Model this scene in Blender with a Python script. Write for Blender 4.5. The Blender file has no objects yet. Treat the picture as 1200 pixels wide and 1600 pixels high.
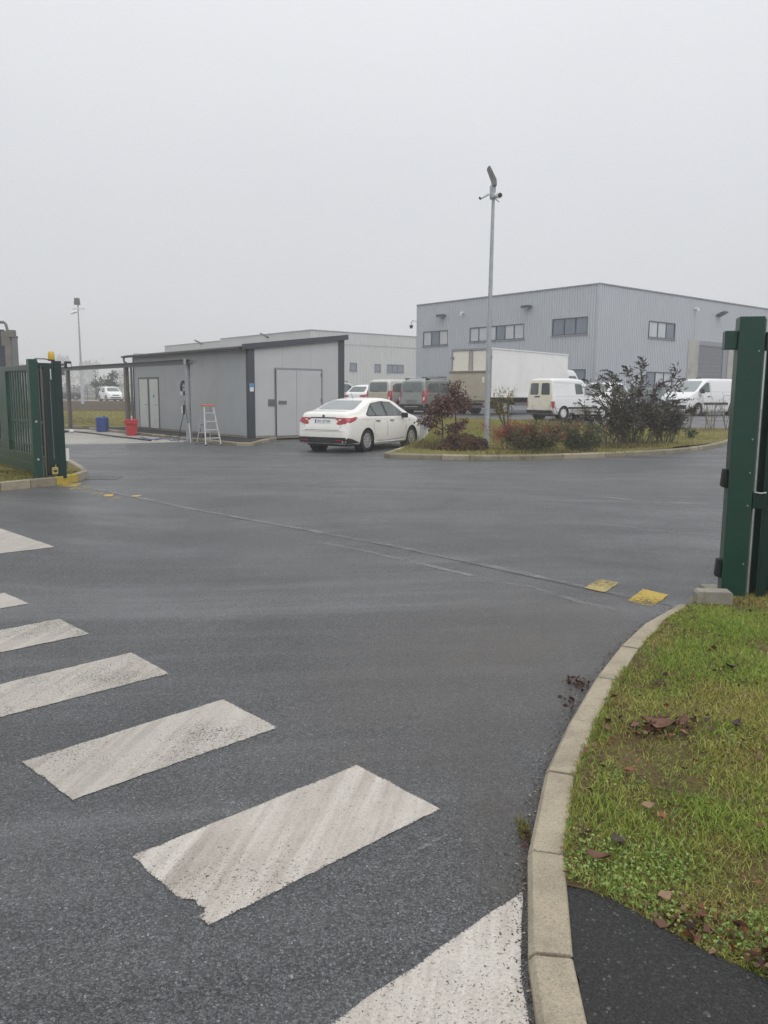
import bpy, bmesh, math, random
import numpy as np
from mathutils import Vector, Matrix
from mathutils.bvhtree import BVHTree

random.seed(7)
RNG = np.random.default_rng(11)
SC = bpy.context.scene
COL = SC.collection
R = math.radians

# ------------------------------------------------------------------ camera
F_PX, CAM_H, HORIZON, ROLL = 1250.0, 1.62, 615.0, 0.4
cam_data = bpy.data.cameras.new("camera")
cam_data.sensor_fit = 'VERTICAL'
cam_data.sensor_height = 24.0
cam_data.sensor_width = 18.0
cam_data.lens = 24.0 * F_PX / 1600.0
cam_data.clip_start = 0.05
cam_data.clip_end = 4000
cam = bpy.data.objects.new("camera", cam_data)
COL.objects.link(cam)
pitch = math.atan((800 - HORIZON) / F_PX)
cam.matrix_world = (Matrix.Translation((0, 0, CAM_H)) @ Matrix.Rotation(R(90) - pitch, 4, 'X')
                    @ Matrix.Rotation(R(ROLL), 4, 'Z'))
SC.camera = cam

# ------------------------------------------------------------------ overcast sky and soft sun
SUN_EL, SUN_AZ = R(48), R(150)          # azimuth clockwise from +Y
SKY_STRENGTH = 0.1
world = bpy.data.worlds.new("World")
SC.world = world
world.use_nodes = True
wn, wl = world.node_tree.nodes, world.node_tree.links
bg = wn["Background"]
bg.inputs["Strength"].default_value = SKY_STRENGTH
sky = wn.new("ShaderNodeTexSky")
sky.sky_type = 'NISHITA'
sky.sun_disc = False
sky.sun_elevation = SUN_EL
sky.sun_rotation = SUN_AZ
sky.dust_density = 4.0
sky.air_density = 1.5
hs = wn.new("ShaderNodeHueSaturation")
hs.inputs["Saturation"].default_value = 0.12
hs.inputs["Value"].default_value = 1.0
wl.new(sky.outputs[0], hs.inputs["Color"])
tc = wn.new("ShaderNodeTexCoord")
sx = wn.new("ShaderNodeSeparateXYZ")
wl.new(tc.outputs["Generated"], sx.inputs[0])
mr = wn.new("ShaderNodeMapRange")       # cloud deck: brighter to the zenith, as an overcast sky is
mr.inputs["From Min"].default_value = 0.0
mr.inputs["From Max"].default_value = 1.0
wl.new(sx.outputs["Z"], mr.inputs["Value"])
ramp = wn.new("ShaderNodeValToRGB")
K = 1 / SKY_STRENGTH
ramp.color_ramp.elements[0].position = 0.0
ramp.color_ramp.elements[0].color = (0.652, 0.668, 0.702, 1)
ramp.color_ramp.elements[1].position = 1.0
ramp.color_ramp.elements[1].color = (1.50, 1.50, 1.50, 1)
e = ramp.color_ramp.elements.new(0.22)
e.color = (0.695, 0.712, 0.748, 1)
e = ramp.color_ramp.elements.new(0.45)
e.color = (0.828, 0.845, 0.880, 1)
wl.new(mr.outputs[0], ramp.inputs[0])
vn = wn.new("ShaderNodeTexNoise")
vn.inputs["Scale"].default_value = 1.6
vn.inputs["Detail"].default_value = 4
wl.new(tc.outputs["Generated"], vn.inputs["Vector"])
vm = wn.new("ShaderNodeMapRange")
vm.inputs["From Min"].default_value = 0.3
vm.inputs["From Max"].default_value = 0.7
vm.inputs["To Min"].default_value = 0.975 * K
vm.inputs["To Max"].default_value = 1.025 * K
wl.new(vn.outputs["Fac"], vm.inputs["Value"])
vs = wn.new("ShaderNodeVectorMath")
vs.operation = 'SCALE'
wl.new(ramp.outputs["Color"], vs.inputs[0])
wl.new(vm.outputs[0], vs.inputs["Scale"])
mx = wn.new("ShaderNodeMix")
mx.data_type = 'RGBA'
mx.inputs["Factor"].default_value = 0.93
wl.new(hs.outputs[0], mx.inputs["A"])
wl.new(vs.outputs[0], mx.inputs["B"])
wl.new(mx.outputs["Result"], bg.inputs["Color"])

sd = bpy.data.lights.new("sun", 'SUN')
sd.energy = 0.9
sd.angle = R(60)
sd.color = (1.0, 0.97, 0.93)
sun = bpy.data.objects.new("sun", sd)
COL.objects.link(sun)
sdir = Vector((math.sin(SUN_AZ) * math.cos(SUN_EL), math.cos(SUN_AZ) * math.cos(SUN_EL), math.sin(SUN_EL)))
sun.rotation_euler = sdir.to_track_quat('Z', 'Y').to_euler()
sun.location = (0, 0, 40)

SC.view_settings.view_transform = 'Standard'
SC.view_settings.look = 'None'
SC.view_settings.exposure = 0.08
SC.view_settings.gamma = 1.0
SC.view_settings.use_curve_mapping = False
SC.render.engine = 'CYCLES'
SC.cycles.use_denoising = True
SC.cycles.denoising_prefilter = 'NONE'
SC.cycles.max_bounces = 6
SC.cycles.diffuse_bounces = 3
SC.cycles.glossy_bounces = 3
SC.cycles.transmission_bounces = 4
SC.cycles.transparent_max_bounces = 8
SC.cycles.volume_bounces = 1
SC.cycles.caustics_reflective = False
SC.cycles.caustics_refractive = False


# ------------------------------------------------------------------ helpers
def ss(a, b, x):
    t = min(1.0, max(0.0, (x - a) / (b - a)))
    return t * t * (3 - 2 * t)


def H(x, y):                              # asphalt level: the parking rises towards the big building
    return .58 * ss(23, 39, y) * max(ss(-2, 1, x), ss(33, 39, y) * ss(-9, -3, x))


def tag(o, label=None, cat=None, group=None, kind=None):
    if label:
        o["label"] = label
    if cat:
        o["category"] = cat
    if group:
        o["group"] = group
    if kind:
        o["kind"] = kind
    return o


def thing(name, label, cat, loc=(0, 0, 0), rz=0.0, group=None):
    o = bpy.data.objects.new(name, None)
    o.empty_display_size = 0.2
    COL.objects.link(o)
    o.location = loc
    o.rotation_euler = (0, 0, rz)
    return tag(o, label, cat, group)


def link(name, me, parent=None):
    o = bpy.data.objects.new(name, me)
    COL.objects.link(o)
    if parent:
        o.parent = parent
    return o


class MB:
    """collects shapes, builds ONE mesh object"""
    def __init__(s):
        s.v, s.f = [], []

    def add(s, vs, fs):
        n = len(s.v)
        s.v += [tuple(p) for p in vs]
        s.f += [tuple(i + n for i in f) for f in fs]
        return s

    def box(s, a, b, m=None):
        x0, y0, z0 = a
        x1, y1, z1 = b
        vs = [(x0, y0, z0), (x1, y0, z0), (x1, y1, z0), (x0, y1, z0), (x0, y0, z1), (x1, y0, z1), (x1, y1, z1), (x0, y1, z1)]
        if m is not None:
            vs = [m @ Vector(p) for p in vs]
        return s.add(vs, [(0, 3, 2, 1), (4, 5, 6, 7), (0, 1, 5, 4), (1, 2, 6, 5), (2, 3, 7, 6), (3, 0, 4, 7)])

    def cbox(s, c, d, m=None):
        return s.box([c[i] - d[i] / 2 for i in range(3)], [c[i] + d[i] / 2 for i in range(3)], m)

    def prism(s, poly, z0, z1, m=None):
        """poly in xy, ccw"""
        n = len(poly)
        vs = [(p[0], p[1], z0) for p in poly] + [(p[0], p[1], z1) for p in poly]
        if m is not None:
            vs = [m @ Vector(p) for p in vs]
        fs = [tuple(reversed(range(n))), tuple(range(n, 2 * n))] + [(i, (i + 1) % n, n + (i + 1) % n, n + i) for i in range(n)]
        return s.add(vs, fs)

    def tube(s, pts, r, n=8, cap=True, r1=None):
        pts = [Vector(p) for p in pts]
        k = len(pts)
        rs = [r + ((r1 if r1 is not None else r) - r) * i / max(1, k - 1) for i in range(k)]
        vs, fs = [], []
        ref = None
        for i, p in enumerate(pts):
            d = (pts[min(i + 1, k - 1)] - pts[max(i - 1, 0)]).normalized()
            if ref is None:
                ref = Vector((0, 0, 1)) if abs(d.z) < .9 else Vector((1, 0, 0))
            a = d.cross(ref)
            if a.length < 1e-5:
                a = d.orthogonal()
            a.normalize()
            b = d.cross(a)
            ref = b.cross(d) if False else ref
            for j in range(n):
                t = 2 * math.pi * j / n
                vs.append(p + (a * math.cos(t) + b * math.sin(t)) * rs[i])
        for i in range(k - 1):
            for j in range(n):
                fs.append((i * n + j, i * n + (j + 1) % n, (i + 1) * n + (j + 1) % n, (i + 1) * n + j))
        if cap:
            fs.append(tuple(range(n - 1, -1, -1)))
            fs.append(tuple(range((k - 1) * n, k * n)))
        return s.add(vs, fs)

    def lathe(s, prof, n=20, m=None, caps=True):
        """prof: (r, z) pairs round z"""
        k = len(prof)
        vs = []
        for r_, z in prof:
            for j in range(n):
                t = 2 * math.pi * j / n
                vs.append((r_ * math.cos(t), r_ * math.sin(t), z))
        if m is not None:
            vs = [m @ Vector(p) for p in vs]
        fs = [(i * n + j, i * n + (j + 1) % n, (i + 1) * n + (j + 1) % n, (i + 1) * n + j) for i in range(k - 1) for j in range(n)]
        if caps:
            fs += [tuple(range(n - 1, -1, -1)), tuple(range((k - 1) * n, k * n))]
        return s.add(vs, fs)

    def build(s, name, mat, parent=None, smooth=False, bevel=0.0, kind=None):
        me = bpy.data.meshes.new(name)
        me.from_pydata(s.v, [], s.f)
        if bevel:
            bm = bmesh.new()
            bm.from_mesh(me)
            es = [ed for ed in bm.edges if len(ed.link_faces) == 2 and ed.calc_face_angle(0) > .6]
            bmesh.ops.bevel(bm, geom=es, offset=bevel, segments=2, affect='EDGES', profile=.6, clamp_overlap=True)
            bm.to_mesh(me)
            bm.free()
        me.update()
        if mat:
            me.materials.append(mat)
        if smooth:
            me.polygons.foreach_set("use_smooth", [True] * len(me.polygons))
        o = link(name, me, parent)
        if smooth == 'auto':
            me.set_sharp_from_angle(angle=R(35))
        if kind:
            o["kind"] = kind
        return o


def copy_tree(o, parent=None):
    c = o.copy()
    COL.objects.link(c)
    if parent:
        c.parent = parent
    for ch in list(o.children):
        copy_tree(ch, c)
    return c


# ------------------------------------------------------------------ materials
def lin(r, g, b):
    f = lambda c: (c / 255 / 12.92) if c <= 10 else ((c / 255 + .055) / 1.055) ** 2.4
    return (f(r), f(g), f(b))


def newmat(name):
    m = bpy.data.materials.new(name)
    m.use_nodes = True
    nt = m.node_tree
    return m, nt, nt.nodes, nt.links, nt.nodes["Principled BSDF"]


def node(N, typ, **kw):
    n = N.new(typ)
    for k, v in kw.items():
        if k in n.inputs:
            n.inputs[k].default_value = v
        else:
            setattr(n, k, v)
    return n


def rampn(N, L, src, stops):
    r = N.new("ShaderNodeValToRGB")
    el = r.color_ramp.elements
    while len(el) < len(stops):
        el.new(.5)
    for e_, (p, c) in zip(el, stops):
        e_.position = p
        e_.color = (c, c, c, 1) if isinstance(c, (int, float)) else (*c, 1)
    L.new(src, r.inputs[0])
    return r


def pm(name, col, rough=.5, metal=0.0, spec=.5, var=.12, scale=3.0, bump=0.0, bscale=60., dirt=None, dirt_amt=.35, coat=0.0):
    """painted / plain surface with soft tone variation, optional dirt patches and fine relief"""
    m, nt, N, L, P = newmat(name)
    P.inputs["Roughness"].default_value = rough
    P.inputs["Metallic"].default_value = metal
    P.inputs["Specular IOR Level"].default_value = spec
    P.inputs["Coat Weight"].default_value = coat
    P.inputs["Coat Roughness"].default_value = .08
    co = N.new("ShaderNodeTexCoord")
    no = node(N, "ShaderNodeTexNoise", Scale=scale, Detail=6.0, Roughness=.6)
    L.new(co.outputs["Object"], no.inputs["Vector"])
    r = rampn(N, L, no.outputs["Fac"], [(.25, 1 - var), (.75, 1 + var * .6)])
    mu = node(N, "ShaderNodeMix", data_type='RGBA', blend_type='MULTIPLY')
    mu.inputs["Factor"].default_value = 1
    mu.inputs["A"].default_value = (*col, 1)
    L.new(r.outputs[0], mu.inputs["B"])
    out = mu.outputs["Result"]
    if dirt:
        n2 = node(N, "ShaderNodeTexNoise", Scale=scale * .8, Detail=8.0, Roughness=.7)
        n2.inputs["Distortion"].default_value = .6
        L.new(co.outputs["Object"], n2.inputs["Vector"])
        r2 = rampn(N, L, n2.outputs["Fac"], [(.42, 0), (.7, dirt_amt)])
        m2 = node(N, "ShaderNodeMix", data_type='RGBA')
        L.new(r2.outputs[0], m2.inputs["Factor"])
        L.new(out, m2.inputs["A"])
        m2.inputs["B"].default_value = (*dirt, 1)
        out = m2.outputs["Result"]
    L.new(out, P.inputs["Base Color"])
    if bump:
        n3 = node(N, "ShaderNodeTexNoise", Scale=bscale, Detail=4.0, Roughness=.6)
        L.new(co.outputs["Object"], n3.inputs["Vector"])
        b = node(N, "ShaderNodeBump", Strength=.6, Distance=bump)
        L.new(n3.outputs["Fac"], b.inputs["Height"])
        L.new(b.outputs[0], P.inputs["Normal"])
    return m


def attr_mat(name, rough=.6, spec=.3, attr="tint", transl=0.0):
    m, nt, N, L, P = newmat(name)
    a = node(N, "ShaderNodeAttribute", attribute_name=attr)
    L.new(a.outputs["Color"], P.inputs["Base Color"])
    P.inputs["Roughness"].default_value = rough
    P.inputs["Specular IOR Level"].default_value = spec
    if transl:
        t = N.new("ShaderNodeBsdfTranslucent")
        L.new(a.outputs["Color"], t.inputs["Color"])
        mx_ = node(N, "ShaderNodeMixShader")
        mx_.inputs[0].default_value = transl
        L.new(P.outputs[0], mx_.inputs[1])
        L.new(t.outputs[0], mx_.inputs[2])
        L.new(mx_.outputs[0], N["Material Output"].inputs["Surface"])
    return m


def asphalt_mat(name, lo, hi, light, stone=75., light_share=.955, tracks=True, rough=.52, bumpd=.006, tint=(1, 1.01, 1.05), stains=False):
    m, nt, N, L, P = newmat(name)
    co = N.new("ShaderNodeTexCoord")
    vec = co.outputs["Object"]
    warp = node(N, "ShaderNodeTexNoise", Scale=stone * .7, Detail=1.0)
    L.new(vec, warp.inputs["Vector"])
    wv = node(N, "ShaderNodeVectorMath", operation='SCALE')
    wv.inputs["Scale"].default_value = .012
    L.new(warp.outputs["Color"], wv.inputs[0])
    wa = node(N, "ShaderNodeVectorMath", operation='ADD')
    L.new(vec, wa.inputs[0])
    L.new(wv.outputs[0], wa.inputs[1])
    v1 = node(N, "ShaderNodeTexVoronoi", Scale=stone)
    L.new(wa.outputs[0], v1.inputs["Vector"])
    v2 = node(N, "ShaderNodeTexVoronoi", Scale=stone * 2.3)
    L.new(wa.outputs[0], v2.inputs["Vector"])
    se = N.new("ShaderNodeSeparateColor")
    L.new(v1.outputs["Color"], se.inputs[0])
    r1 = rampn(N, L, se.outputs[0], [(0, lo), (.75, hi), (light_share, hi * 1.25), (min(.999, light_share + .012), light)])
    se2 = N.new("ShaderNodeSeparateColor")
    L.new(v2.outputs["Color"], se2.inputs[0])
    r2 = rampn(N, L, se2.outputs[1], [(0, .5), (.9, 1.2), (.985, 1.7)])
    mu = node(N, "ShaderNodeMix", data_type='RGBA', blend_type='MULTIPLY')
    mu.inputs["Factor"].default_value = 1
    L.new(r1.outputs[0], mu.inputs["A"])
    L.new(r2.outputs[0], mu.inputs["B"])
    # darker bitumen between the stones
    gap = rampn(N, L, v1.outputs["Distance"], [(.35, 1.0), (.75, .45)])
    mg = node(N, "ShaderNodeMix", data_type='RGBA', blend_type='MULTIPLY')
    mg.inputs["Factor"].default_value = 1
    L.new(mu.outputs["Result"], mg.inputs["A"])
    L.new(gap.outputs[0], mg.inputs["B"])
    big = node(N, "ShaderNodeTexNoise", Scale=.55, Detail=8.0, Roughness=.62, Distortion=.7)
    L.new(vec, big.inputs["Vector"])
    rb = rampn(N, L, big.outputs["Fac"], [(.3, (.80 * tint[0], .80 * tint[1], .80 * tint[2])), (.72, (1.22 * tint[0], 1.2 * tint[1], 1.17 * tint[2]))])
    mb = node(N, "ShaderNodeMix", data_type='RGBA', blend_type='MULTIPLY')
    mb.inputs["Factor"].default_value = 1
    L.new(mg.outputs["Result"], mb.inputs["A"])
    L.new(rb.outputs[0], mb.inputs["B"])
    out = mb.outputs["Result"]
    rough_src = None
    if tracks:
        for k, (ang, sc_, seed, amt, lo_, hi_) in enumerate([(62, (.10, 1.1, 1), 3., .55, .50, .74), (20, (.09, .9, 1), 17., .42, .52, .76), (46, (.16, 2.6, 1), 29., .42, .54, .74), (74, (.06, 3.4, 1), 41., .22, .53, .70), (30, (.05, 2.9, 1), 53., .20, .54, .72)]):
            mp = N.new("ShaderNodeMapping")
            mp.inputs["Rotation"].default_value = (0, 0, R(-ang))
            mp.inputs["Scale"].default_value = sc_
            mp.inputs["Location"].default_value = (seed, seed * .7, 0)
            # gentle bending of the tyre tracks
            bn = node(N, "ShaderNodeTexNoise", Scale=.08, Detail=1.0)
            L.new(vec, bn.inputs["Vector"])
            bs = node(N, "ShaderNodeVectorMath", operation='SCALE')
            bs.inputs["Scale"].default_value = 9.0
            L.new(bn.outputs["Color"], bs.inputs[0])
            ba = node(N, "ShaderNodeVectorMath", operation='ADD')
            L.new(vec, ba.inputs[0])
            L.new(bs.outputs[0], ba.inputs[1])
            L.new(ba.outputs[0], mp.inputs["Vector"])
            tn = node(N, "ShaderNodeTexNoise", Scale=1.0, Detail=5.0, Roughness=.6)
            L.new(mp.outputs[0], tn.inputs["Vector"])
            tr = rampn(N, L, tn.outputs["Fac"], [(lo_, 0), (hi_, amt)])
            mt = node(N, "ShaderNodeMix", data_type='RGBA', blend_type='MIX')
            L.new(tr.outputs[0], mt.inputs["Factor"])
            L.new(out, mt.inputs["A"])
            g = N.new("ShaderNodeMix")
            g.data_type = 'RGBA'
            g.blend_type = 'ADD'
            g.inputs["Factor"].default_value = 1
            L.new(out, g.inputs["A"])
            g.inputs["B"].default_value = (.085, .085, .088, 1)
            L.new(g.outputs["Result"], mt.inputs["B"])
            out = mt.outputs["Result"]
    if stains:
        # brownish silt swept to the kerb side, and darker damp patches, both with ragged outlines
        for cx, cy, rx_, ry_, colr, amt in ((.85, 5.0, 1.3, 2.4, (.115, .100, .082), .5), (-6.8, 12.6, 1.6, .6, (.15, .14, .12), .6), (.45, 2.9, .22, 1.6, (.07, .06, .048), .5)):
            mp = N.new("ShaderNodeMapping")
            mp.vector_type = 'TEXTURE'
            mp.inputs["Location"].default_value = (cx, cy, 0)
            mp.inputs["Rotation"].default_value = (0, 0, R(-32 if rx_ > 1 else 0))
            mp.inputs["Scale"].default_value = (rx_, ry_, 1)
            L.new(vec, mp.inputs["Vector"])
            ln = node(N, "ShaderNodeVectorMath", operation='LENGTH')
            L.new(mp.outputs[0], ln.inputs[0])
            dn_ = node(N, "ShaderNodeTexNoise", Scale=2.6, Detail=8.0, Roughness=.7)
            L.new(vec, dn_.inputs["Vector"])
            ad_ = node(N, "ShaderNodeMath", operation='MULTIPLY_ADD')
            L.new(dn_.outputs["Fac"], ad_.inputs[0])
            ad_.inputs[1].default_value = 1.5
            L.new(ln.outputs["Value"], ad_.inputs[2])
            mr_ = node(N, "ShaderNodeMapRange")
            mr_.inputs["From Min"].default_value = .7
            mr_.inputs["From Max"].default_value = 1.75
            mr_.inputs["To Min"].default_value = amt
            mr_.inputs["To Max"].default_value = 0
            L.new(ad_.outputs[0], mr_.inputs["Value"])
            mst = node(N, "ShaderNodeMix", data_type='RGBA')
            L.new(mr_.outputs[0], mst.inputs["Factor"])
            L.new(out, mst.inputs["A"])
            mst.inputs["B"].default_value = (*colr, 1)
            out = mst.outputs["Result"]
        da = node(N, "ShaderNodeTexNoise", Scale=.42, Detail=9.0, Roughness=.6, Distortion=1.4)
        L.new(vec, da.inputs["Vector"])
        rda = rampn(N, L, da.outputs["Fac"], [(.52, 1.0), (.64, .84)])
        mda = node(N, "ShaderNodeMix", data_type='RGBA', blend_type='MULTIPLY')
        mda.inputs["Factor"].default_value = 1
        L.new(out, mda.inputs["A"])
        L.new(rda.outputs[0], mda.inputs["B"])
        out = mda.outputs["Result"]
    L.new(out, P.inputs["Base Color"])
    wet = node(N, "ShaderNodeTexNoise", Scale=.35, Detail=6.0, Roughness=.6, Distortion=.5)
    L.new(vec, wet.inputs["Vector"])
    rr = rampn(N, L, wet.outputs["Fac"], [(.3, rough - .12), (.7, rough + .12)])
    L.new(rr.outputs[0], P.inputs["Roughness"])
    P.inputs["Specular IOR Level"].default_value = .5
    hm = node(N, "ShaderNodeMath", operation='MULTIPLY_ADD')
    hm.inputs[1].default_value = -1.0
    hm.inputs[2].default_value = 1.0
    L.new(v1.outputs["Distance"], hm.inputs[0])
    hh = node(N, "ShaderNodeMath", operation='MULTIPLY_ADD')
    L.new(se.outputs[1], hh.inputs[0])
    hh.inputs[1].default_value = .55
    L.new(hm.outputs[0], hh.inputs[2])
    b = node(N, "ShaderNodeBump", Strength=.75, Distance=bumpd)
    L.new(hh.outputs[0], b.inputs["Height"])
    L.new(b.outputs[0], P.inputs["Normal"])
    return m


def paint_mat(name, col, worn=.5, streak=(.2, 1.0), streak_amt=.5, dirt=(.16, .14, .12), chip_scale=105., thick_wear=.5):
    """road paint: dirty tyre streaks, chips that let the road show through"""
    m, nt, N, L, P = newmat(name)
    co = N.new("ShaderNodeTexCoord")
    oi = N.new("ShaderNodeObjectInfo")
    off = node(N, "ShaderNodeVectorMath", operation='SCALE')
    off.inputs[0].default_value = (17, 31, 0)
    L.new(oi.outputs["Random"], off.inputs["Scale"])
    ad = node(N, "ShaderNodeVectorMath", operation='ADD')
    L.new(co.outputs["Object"], ad.inputs[0])
    L.new(off.outputs[0], ad.inputs[1])
    mp = N.new("ShaderNodeMapping")
    a = math.degrees(math.atan2(streak[1], streak[0]))
    mp.vector_type = 'TEXTURE'
    mp.inputs["Rotation"].default_value = (0, 0, R(a))
    mp.inputs["Scale"].default_value = (2.6, .10, 1)
    L.new(co.outputs["Object"], mp.inputs["Vector"])
    st = node(N, "ShaderNodeTexNoise", Scale=1.0, Detail=10.0, Roughness=.66, Distortion=.5)
    L.new(mp.outputs[0], st.inputs["Vector"])
    rs = rampn(N, L, st.outputs["Fac"], [(.34, 0), (.72, streak_amt)])
    bn = node(N, "ShaderNodeTexNoise", Scale=1.7, Detail=4.0, Roughness=.6)
    L.new(ad.outputs[0], bn.inputs["Vector"])
    rbn = rampn(N, L, bn.outputs["Fac"], [(.34, .35), (.6, 1.0)])
    mm = node(N, "ShaderNodeMath", operation='MULTIPLY')
    L.new(rs.outputs[0], mm.inputs[0])
    L.new(rbn.outputs[0], mm.inputs[1])
    mi = node(N, "ShaderNodeMix", data_type='RGBA')
    L.new(mm.outputs[0], mi.inputs["Factor"])
    fine = node(N, "ShaderNodeTexNoise", Scale=90., Detail=3.0)
    L.new(co.outputs["Object"], fine.inputs["Vector"])
    rf = rampn(N, L, fine.outputs["Fac"], [(.3, tuple(c * .84 for c in col)), (.7, tuple(c * 1.06 for c in col))])
    L.new(rf.outputs[0], mi.inputs["A"])
    mi.inputs["B"].default_value = (*dirt, 1)
    L.new(mi.outputs["Result"], P.inputs["Base Color"])
    P.inputs["Roughness"].default_value = .6
    # pits between the stones below, gathered in worn zones, and a few larger chips
    vz = node(N, "ShaderNodeTexNoise", Scale=chip_scale, Detail=6.0, Roughness=.75, Distortion=.8)
    L.new(co.outputs["Object"], vz.inputs["Vector"])
    zone = node(N, "ShaderNodeTexNoise", Scale=1.3, Detail=3.0)
    L.new(ad.outputs[0], zone.inputs["Vector"])
    zr = rampn(N, L, zone.outputs["Fac"], [(.36, .02), (.62, thick_wear * .15)])
    s2 = node(N, "ShaderNodeMath", operation='ADD')
    L.new(vz.outputs["Fac"], s2.inputs[0])
    L.new(zr.outputs[0], s2.inputs[1])
    chip = node(N, "ShaderNodeTexNoise", Scale=6.0, Detail=9.0, Roughness=.75)
    L.new(ad.outputs[0], chip.inputs["Vector"])
    rc = rampn(N, L, chip.outputs["Fac"], [(.80 - worn * .22, 0), (.82 - worn * .22, 1)])
    st_ = node(N, "ShaderNodeTexVoronoi", Scale=125.)
    L.new(co.outputs["Object"], st_.inputs["Vector"])
    gapr = rampn(N, L, st_.outputs["Distance"], [(.42, 0), (.72, .12)])
    gz_ = node(N, "ShaderNodeMath", operation='MULTIPLY')
    L.new(gapr.outputs[0], gz_.inputs[0])
    zr2 = rampn(N, L, zone.outputs["Fac"], [(.40, .25), (.58, thick_wear)])
    L.new(zr2.outputs[0], gz_.inputs[1])
    rim = node(N, "ShaderNodeAttribute", attribute_name="rim")
    rimr = rampn(N, L, rim.outputs["Fac"], [(0, .11), (.3, .0)])
    s3 = node(N, "ShaderNodeMath", operation='ADD')
    L.new(s2.outputs[0], s3.inputs[0])
    L.new(gz_.outputs[0], s3.inputs[1])
    s4 = node(N, "ShaderNodeMath", operation='ADD')
    L.new(s3.outputs[0], s4.inputs[0])
    L.new(rimr.outputs[0], s4.inputs[1])
    al0 = rampn(N, L, s4.outputs[0], [(.655, 0), (.70, 1)])
    al = node(N, "ShaderNodeMath", operation='MAXIMUM')
    L.new(al0.outputs[0], al.inputs[0])
    L.new(rc.outputs[0], al.inputs[1])
    tr = N.new("ShaderNodeBsdfTransparent")
    ms = N.new("ShaderNodeMixShader")
    L.new(al.outputs[0], ms.inputs[0])
    L.new(P.outputs[0], ms.inputs[1])
    L.new(tr.outputs[0], ms.inputs[2])
    L.new(ms.outputs[0], N["Material Output"].inputs["Surface"])
    b = node(N, "ShaderNodeBump", Strength=.6, Distance=.004)
    inv = node(N, "ShaderNodeMath", operation='MULTIPLY')
    inv.inputs[1].default_value = -1
    L.new(st_.outputs["Distance"], inv.inputs[0])
    L.new(inv.outputs[0], b.inputs["Height"])
    L.new(b.outputs[0], P.inputs["Normal"])
    return m


def concrete_mat(name, col, stain=(.10, .09, .07), moss=None, scale=2.5):
    m, nt, N, L, P = newmat(name)
    co = N.new("ShaderNodeTexCoord")
    g = N.new("ShaderNodeNewGeometry")
    v = g.outputs["Position"]
    a = node(N, "ShaderNodeTexNoise", Scale=scale, Detail=8.0, Roughness=.65, Distortion=.3)
    L.new(v, a.inputs["Vector"])
    r1 = rampn(N, L, a.outputs["Fac"], [(.28, tuple(c * .68 for c in col)), (.5, col), (.75, tuple(c * 1.18 for c in col))])
    gr = node(N, "ShaderNodeTexNoise", Scale=160., Detail=3.0, Roughness=.7)
    L.new(v, gr.inputs["Vector"])
    r2 = rampn(N, L, gr.outputs["Fac"], [(.3, .72), (.7, 1.2)])
    mu = node(N, "ShaderNodeMix", data_type='RGBA', blend_type='MULTIPLY')
    mu.inputs["Factor"].default_value = 1
    L.new(r1.outputs[0], mu.inputs["A"])
    L.new(r2.outputs[0], mu.inputs["B"])
    pit = node(N, "ShaderNodeTexVoronoi", Scale=230.)
    L.new(v, pit.inputs["Vector"])
    sp = N.new("ShaderNodeSeparateColor")
    L.new(pit.outputs["Color"], sp.inputs[0])
    rp = rampn(N, L, sp.outputs[0], [(.9, 0), (.93, .45)])
    m1 = node(N, "ShaderNodeMix", data_type='RGBA')
    L.new(rp.outputs[0], m1.inputs["Factor"])
    L.new(mu.outputs["Result"], m1.inputs["A"])
    m1.inputs["B"].default_value = (*stain, 1)
    out = m1.outputs["Result"]
    if moss:
        n4 = node(N, "ShaderNodeTexNoise", Scale=5.0, Detail=8.0, Roughness=.7)
        L.new(v, n4.inputs["Vector"])
        r4 = rampn(N, L, n4.outputs["Fac"], [(.52, 0), (.68, .75)])
        m4 = node(N, "ShaderNodeMix", data_type='RGBA')
        L.new(r4.outputs[0], m4.inputs["Factor"])
        L.new(out, m4.inputs["A"])
        m4.inputs["B"].default_value = (*moss, 1)
        out = m4.outputs["Result"]
    L.new(out, P.inputs["Base Color"])
    P.inputs["Roughness"].default_value = .78
    b = node(N, "ShaderNodeBump", Strength=.55, Distance=.002)
    L.new(gr.outputs["Fac"], b.inputs["Height"])
    L.new(b.outputs[0], P.inputs["Normal"])
    return m


def soil_mat(name, cols, scale=2.0):
    m, nt, N, L, P = newmat(name)
    g = N.new("ShaderNodeNewGeometry")
    a = node(N, "ShaderNodeTexNoise", Scale=scale, Detail=9.0, Roughness=.68, Distortion=.4)
    L.new(g.outputs["Position"], a.inputs["Vector"])
    st = [(.25 + .5 * i / (len(cols) - 1), c) for i, c in enumerate(cols)]
    r1 = rampn(N, L, a.outputs["Fac"], st)
    f = node(N, "ShaderNodeTexNoise", Scale=45., Detail=5.0, Roughness=.7)
    L.new(g.outputs["Position"], f.inputs["Vector"])
    r2 = rampn(N, L, f.outputs["Fac"], [(.3, .55), (.7, 1.3)])
    mu = node(N, "ShaderNodeMix", data_type='RGBA', blend_type='MULTIPLY')
    mu.inputs["Factor"].default_value = 1
    L.new(r1.outputs[0], mu.inputs["A"])
    L.new(r2.outputs[0], mu.inputs["B"])
    L.new(mu.outputs["Result"], P.inputs["Base Color"])
    P.inputs["Roughness"].default_value = .9
    P.inputs["Specular IOR Level"].default_value = .15
    b = node(N, "ShaderNodeBump", Strength=.8, Distance=.02)
    L.new(f.outputs["Fac"], b.inputs["Height"])
    L.new(b.outputs[0], P.inputs["Normal"])
    return m


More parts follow.
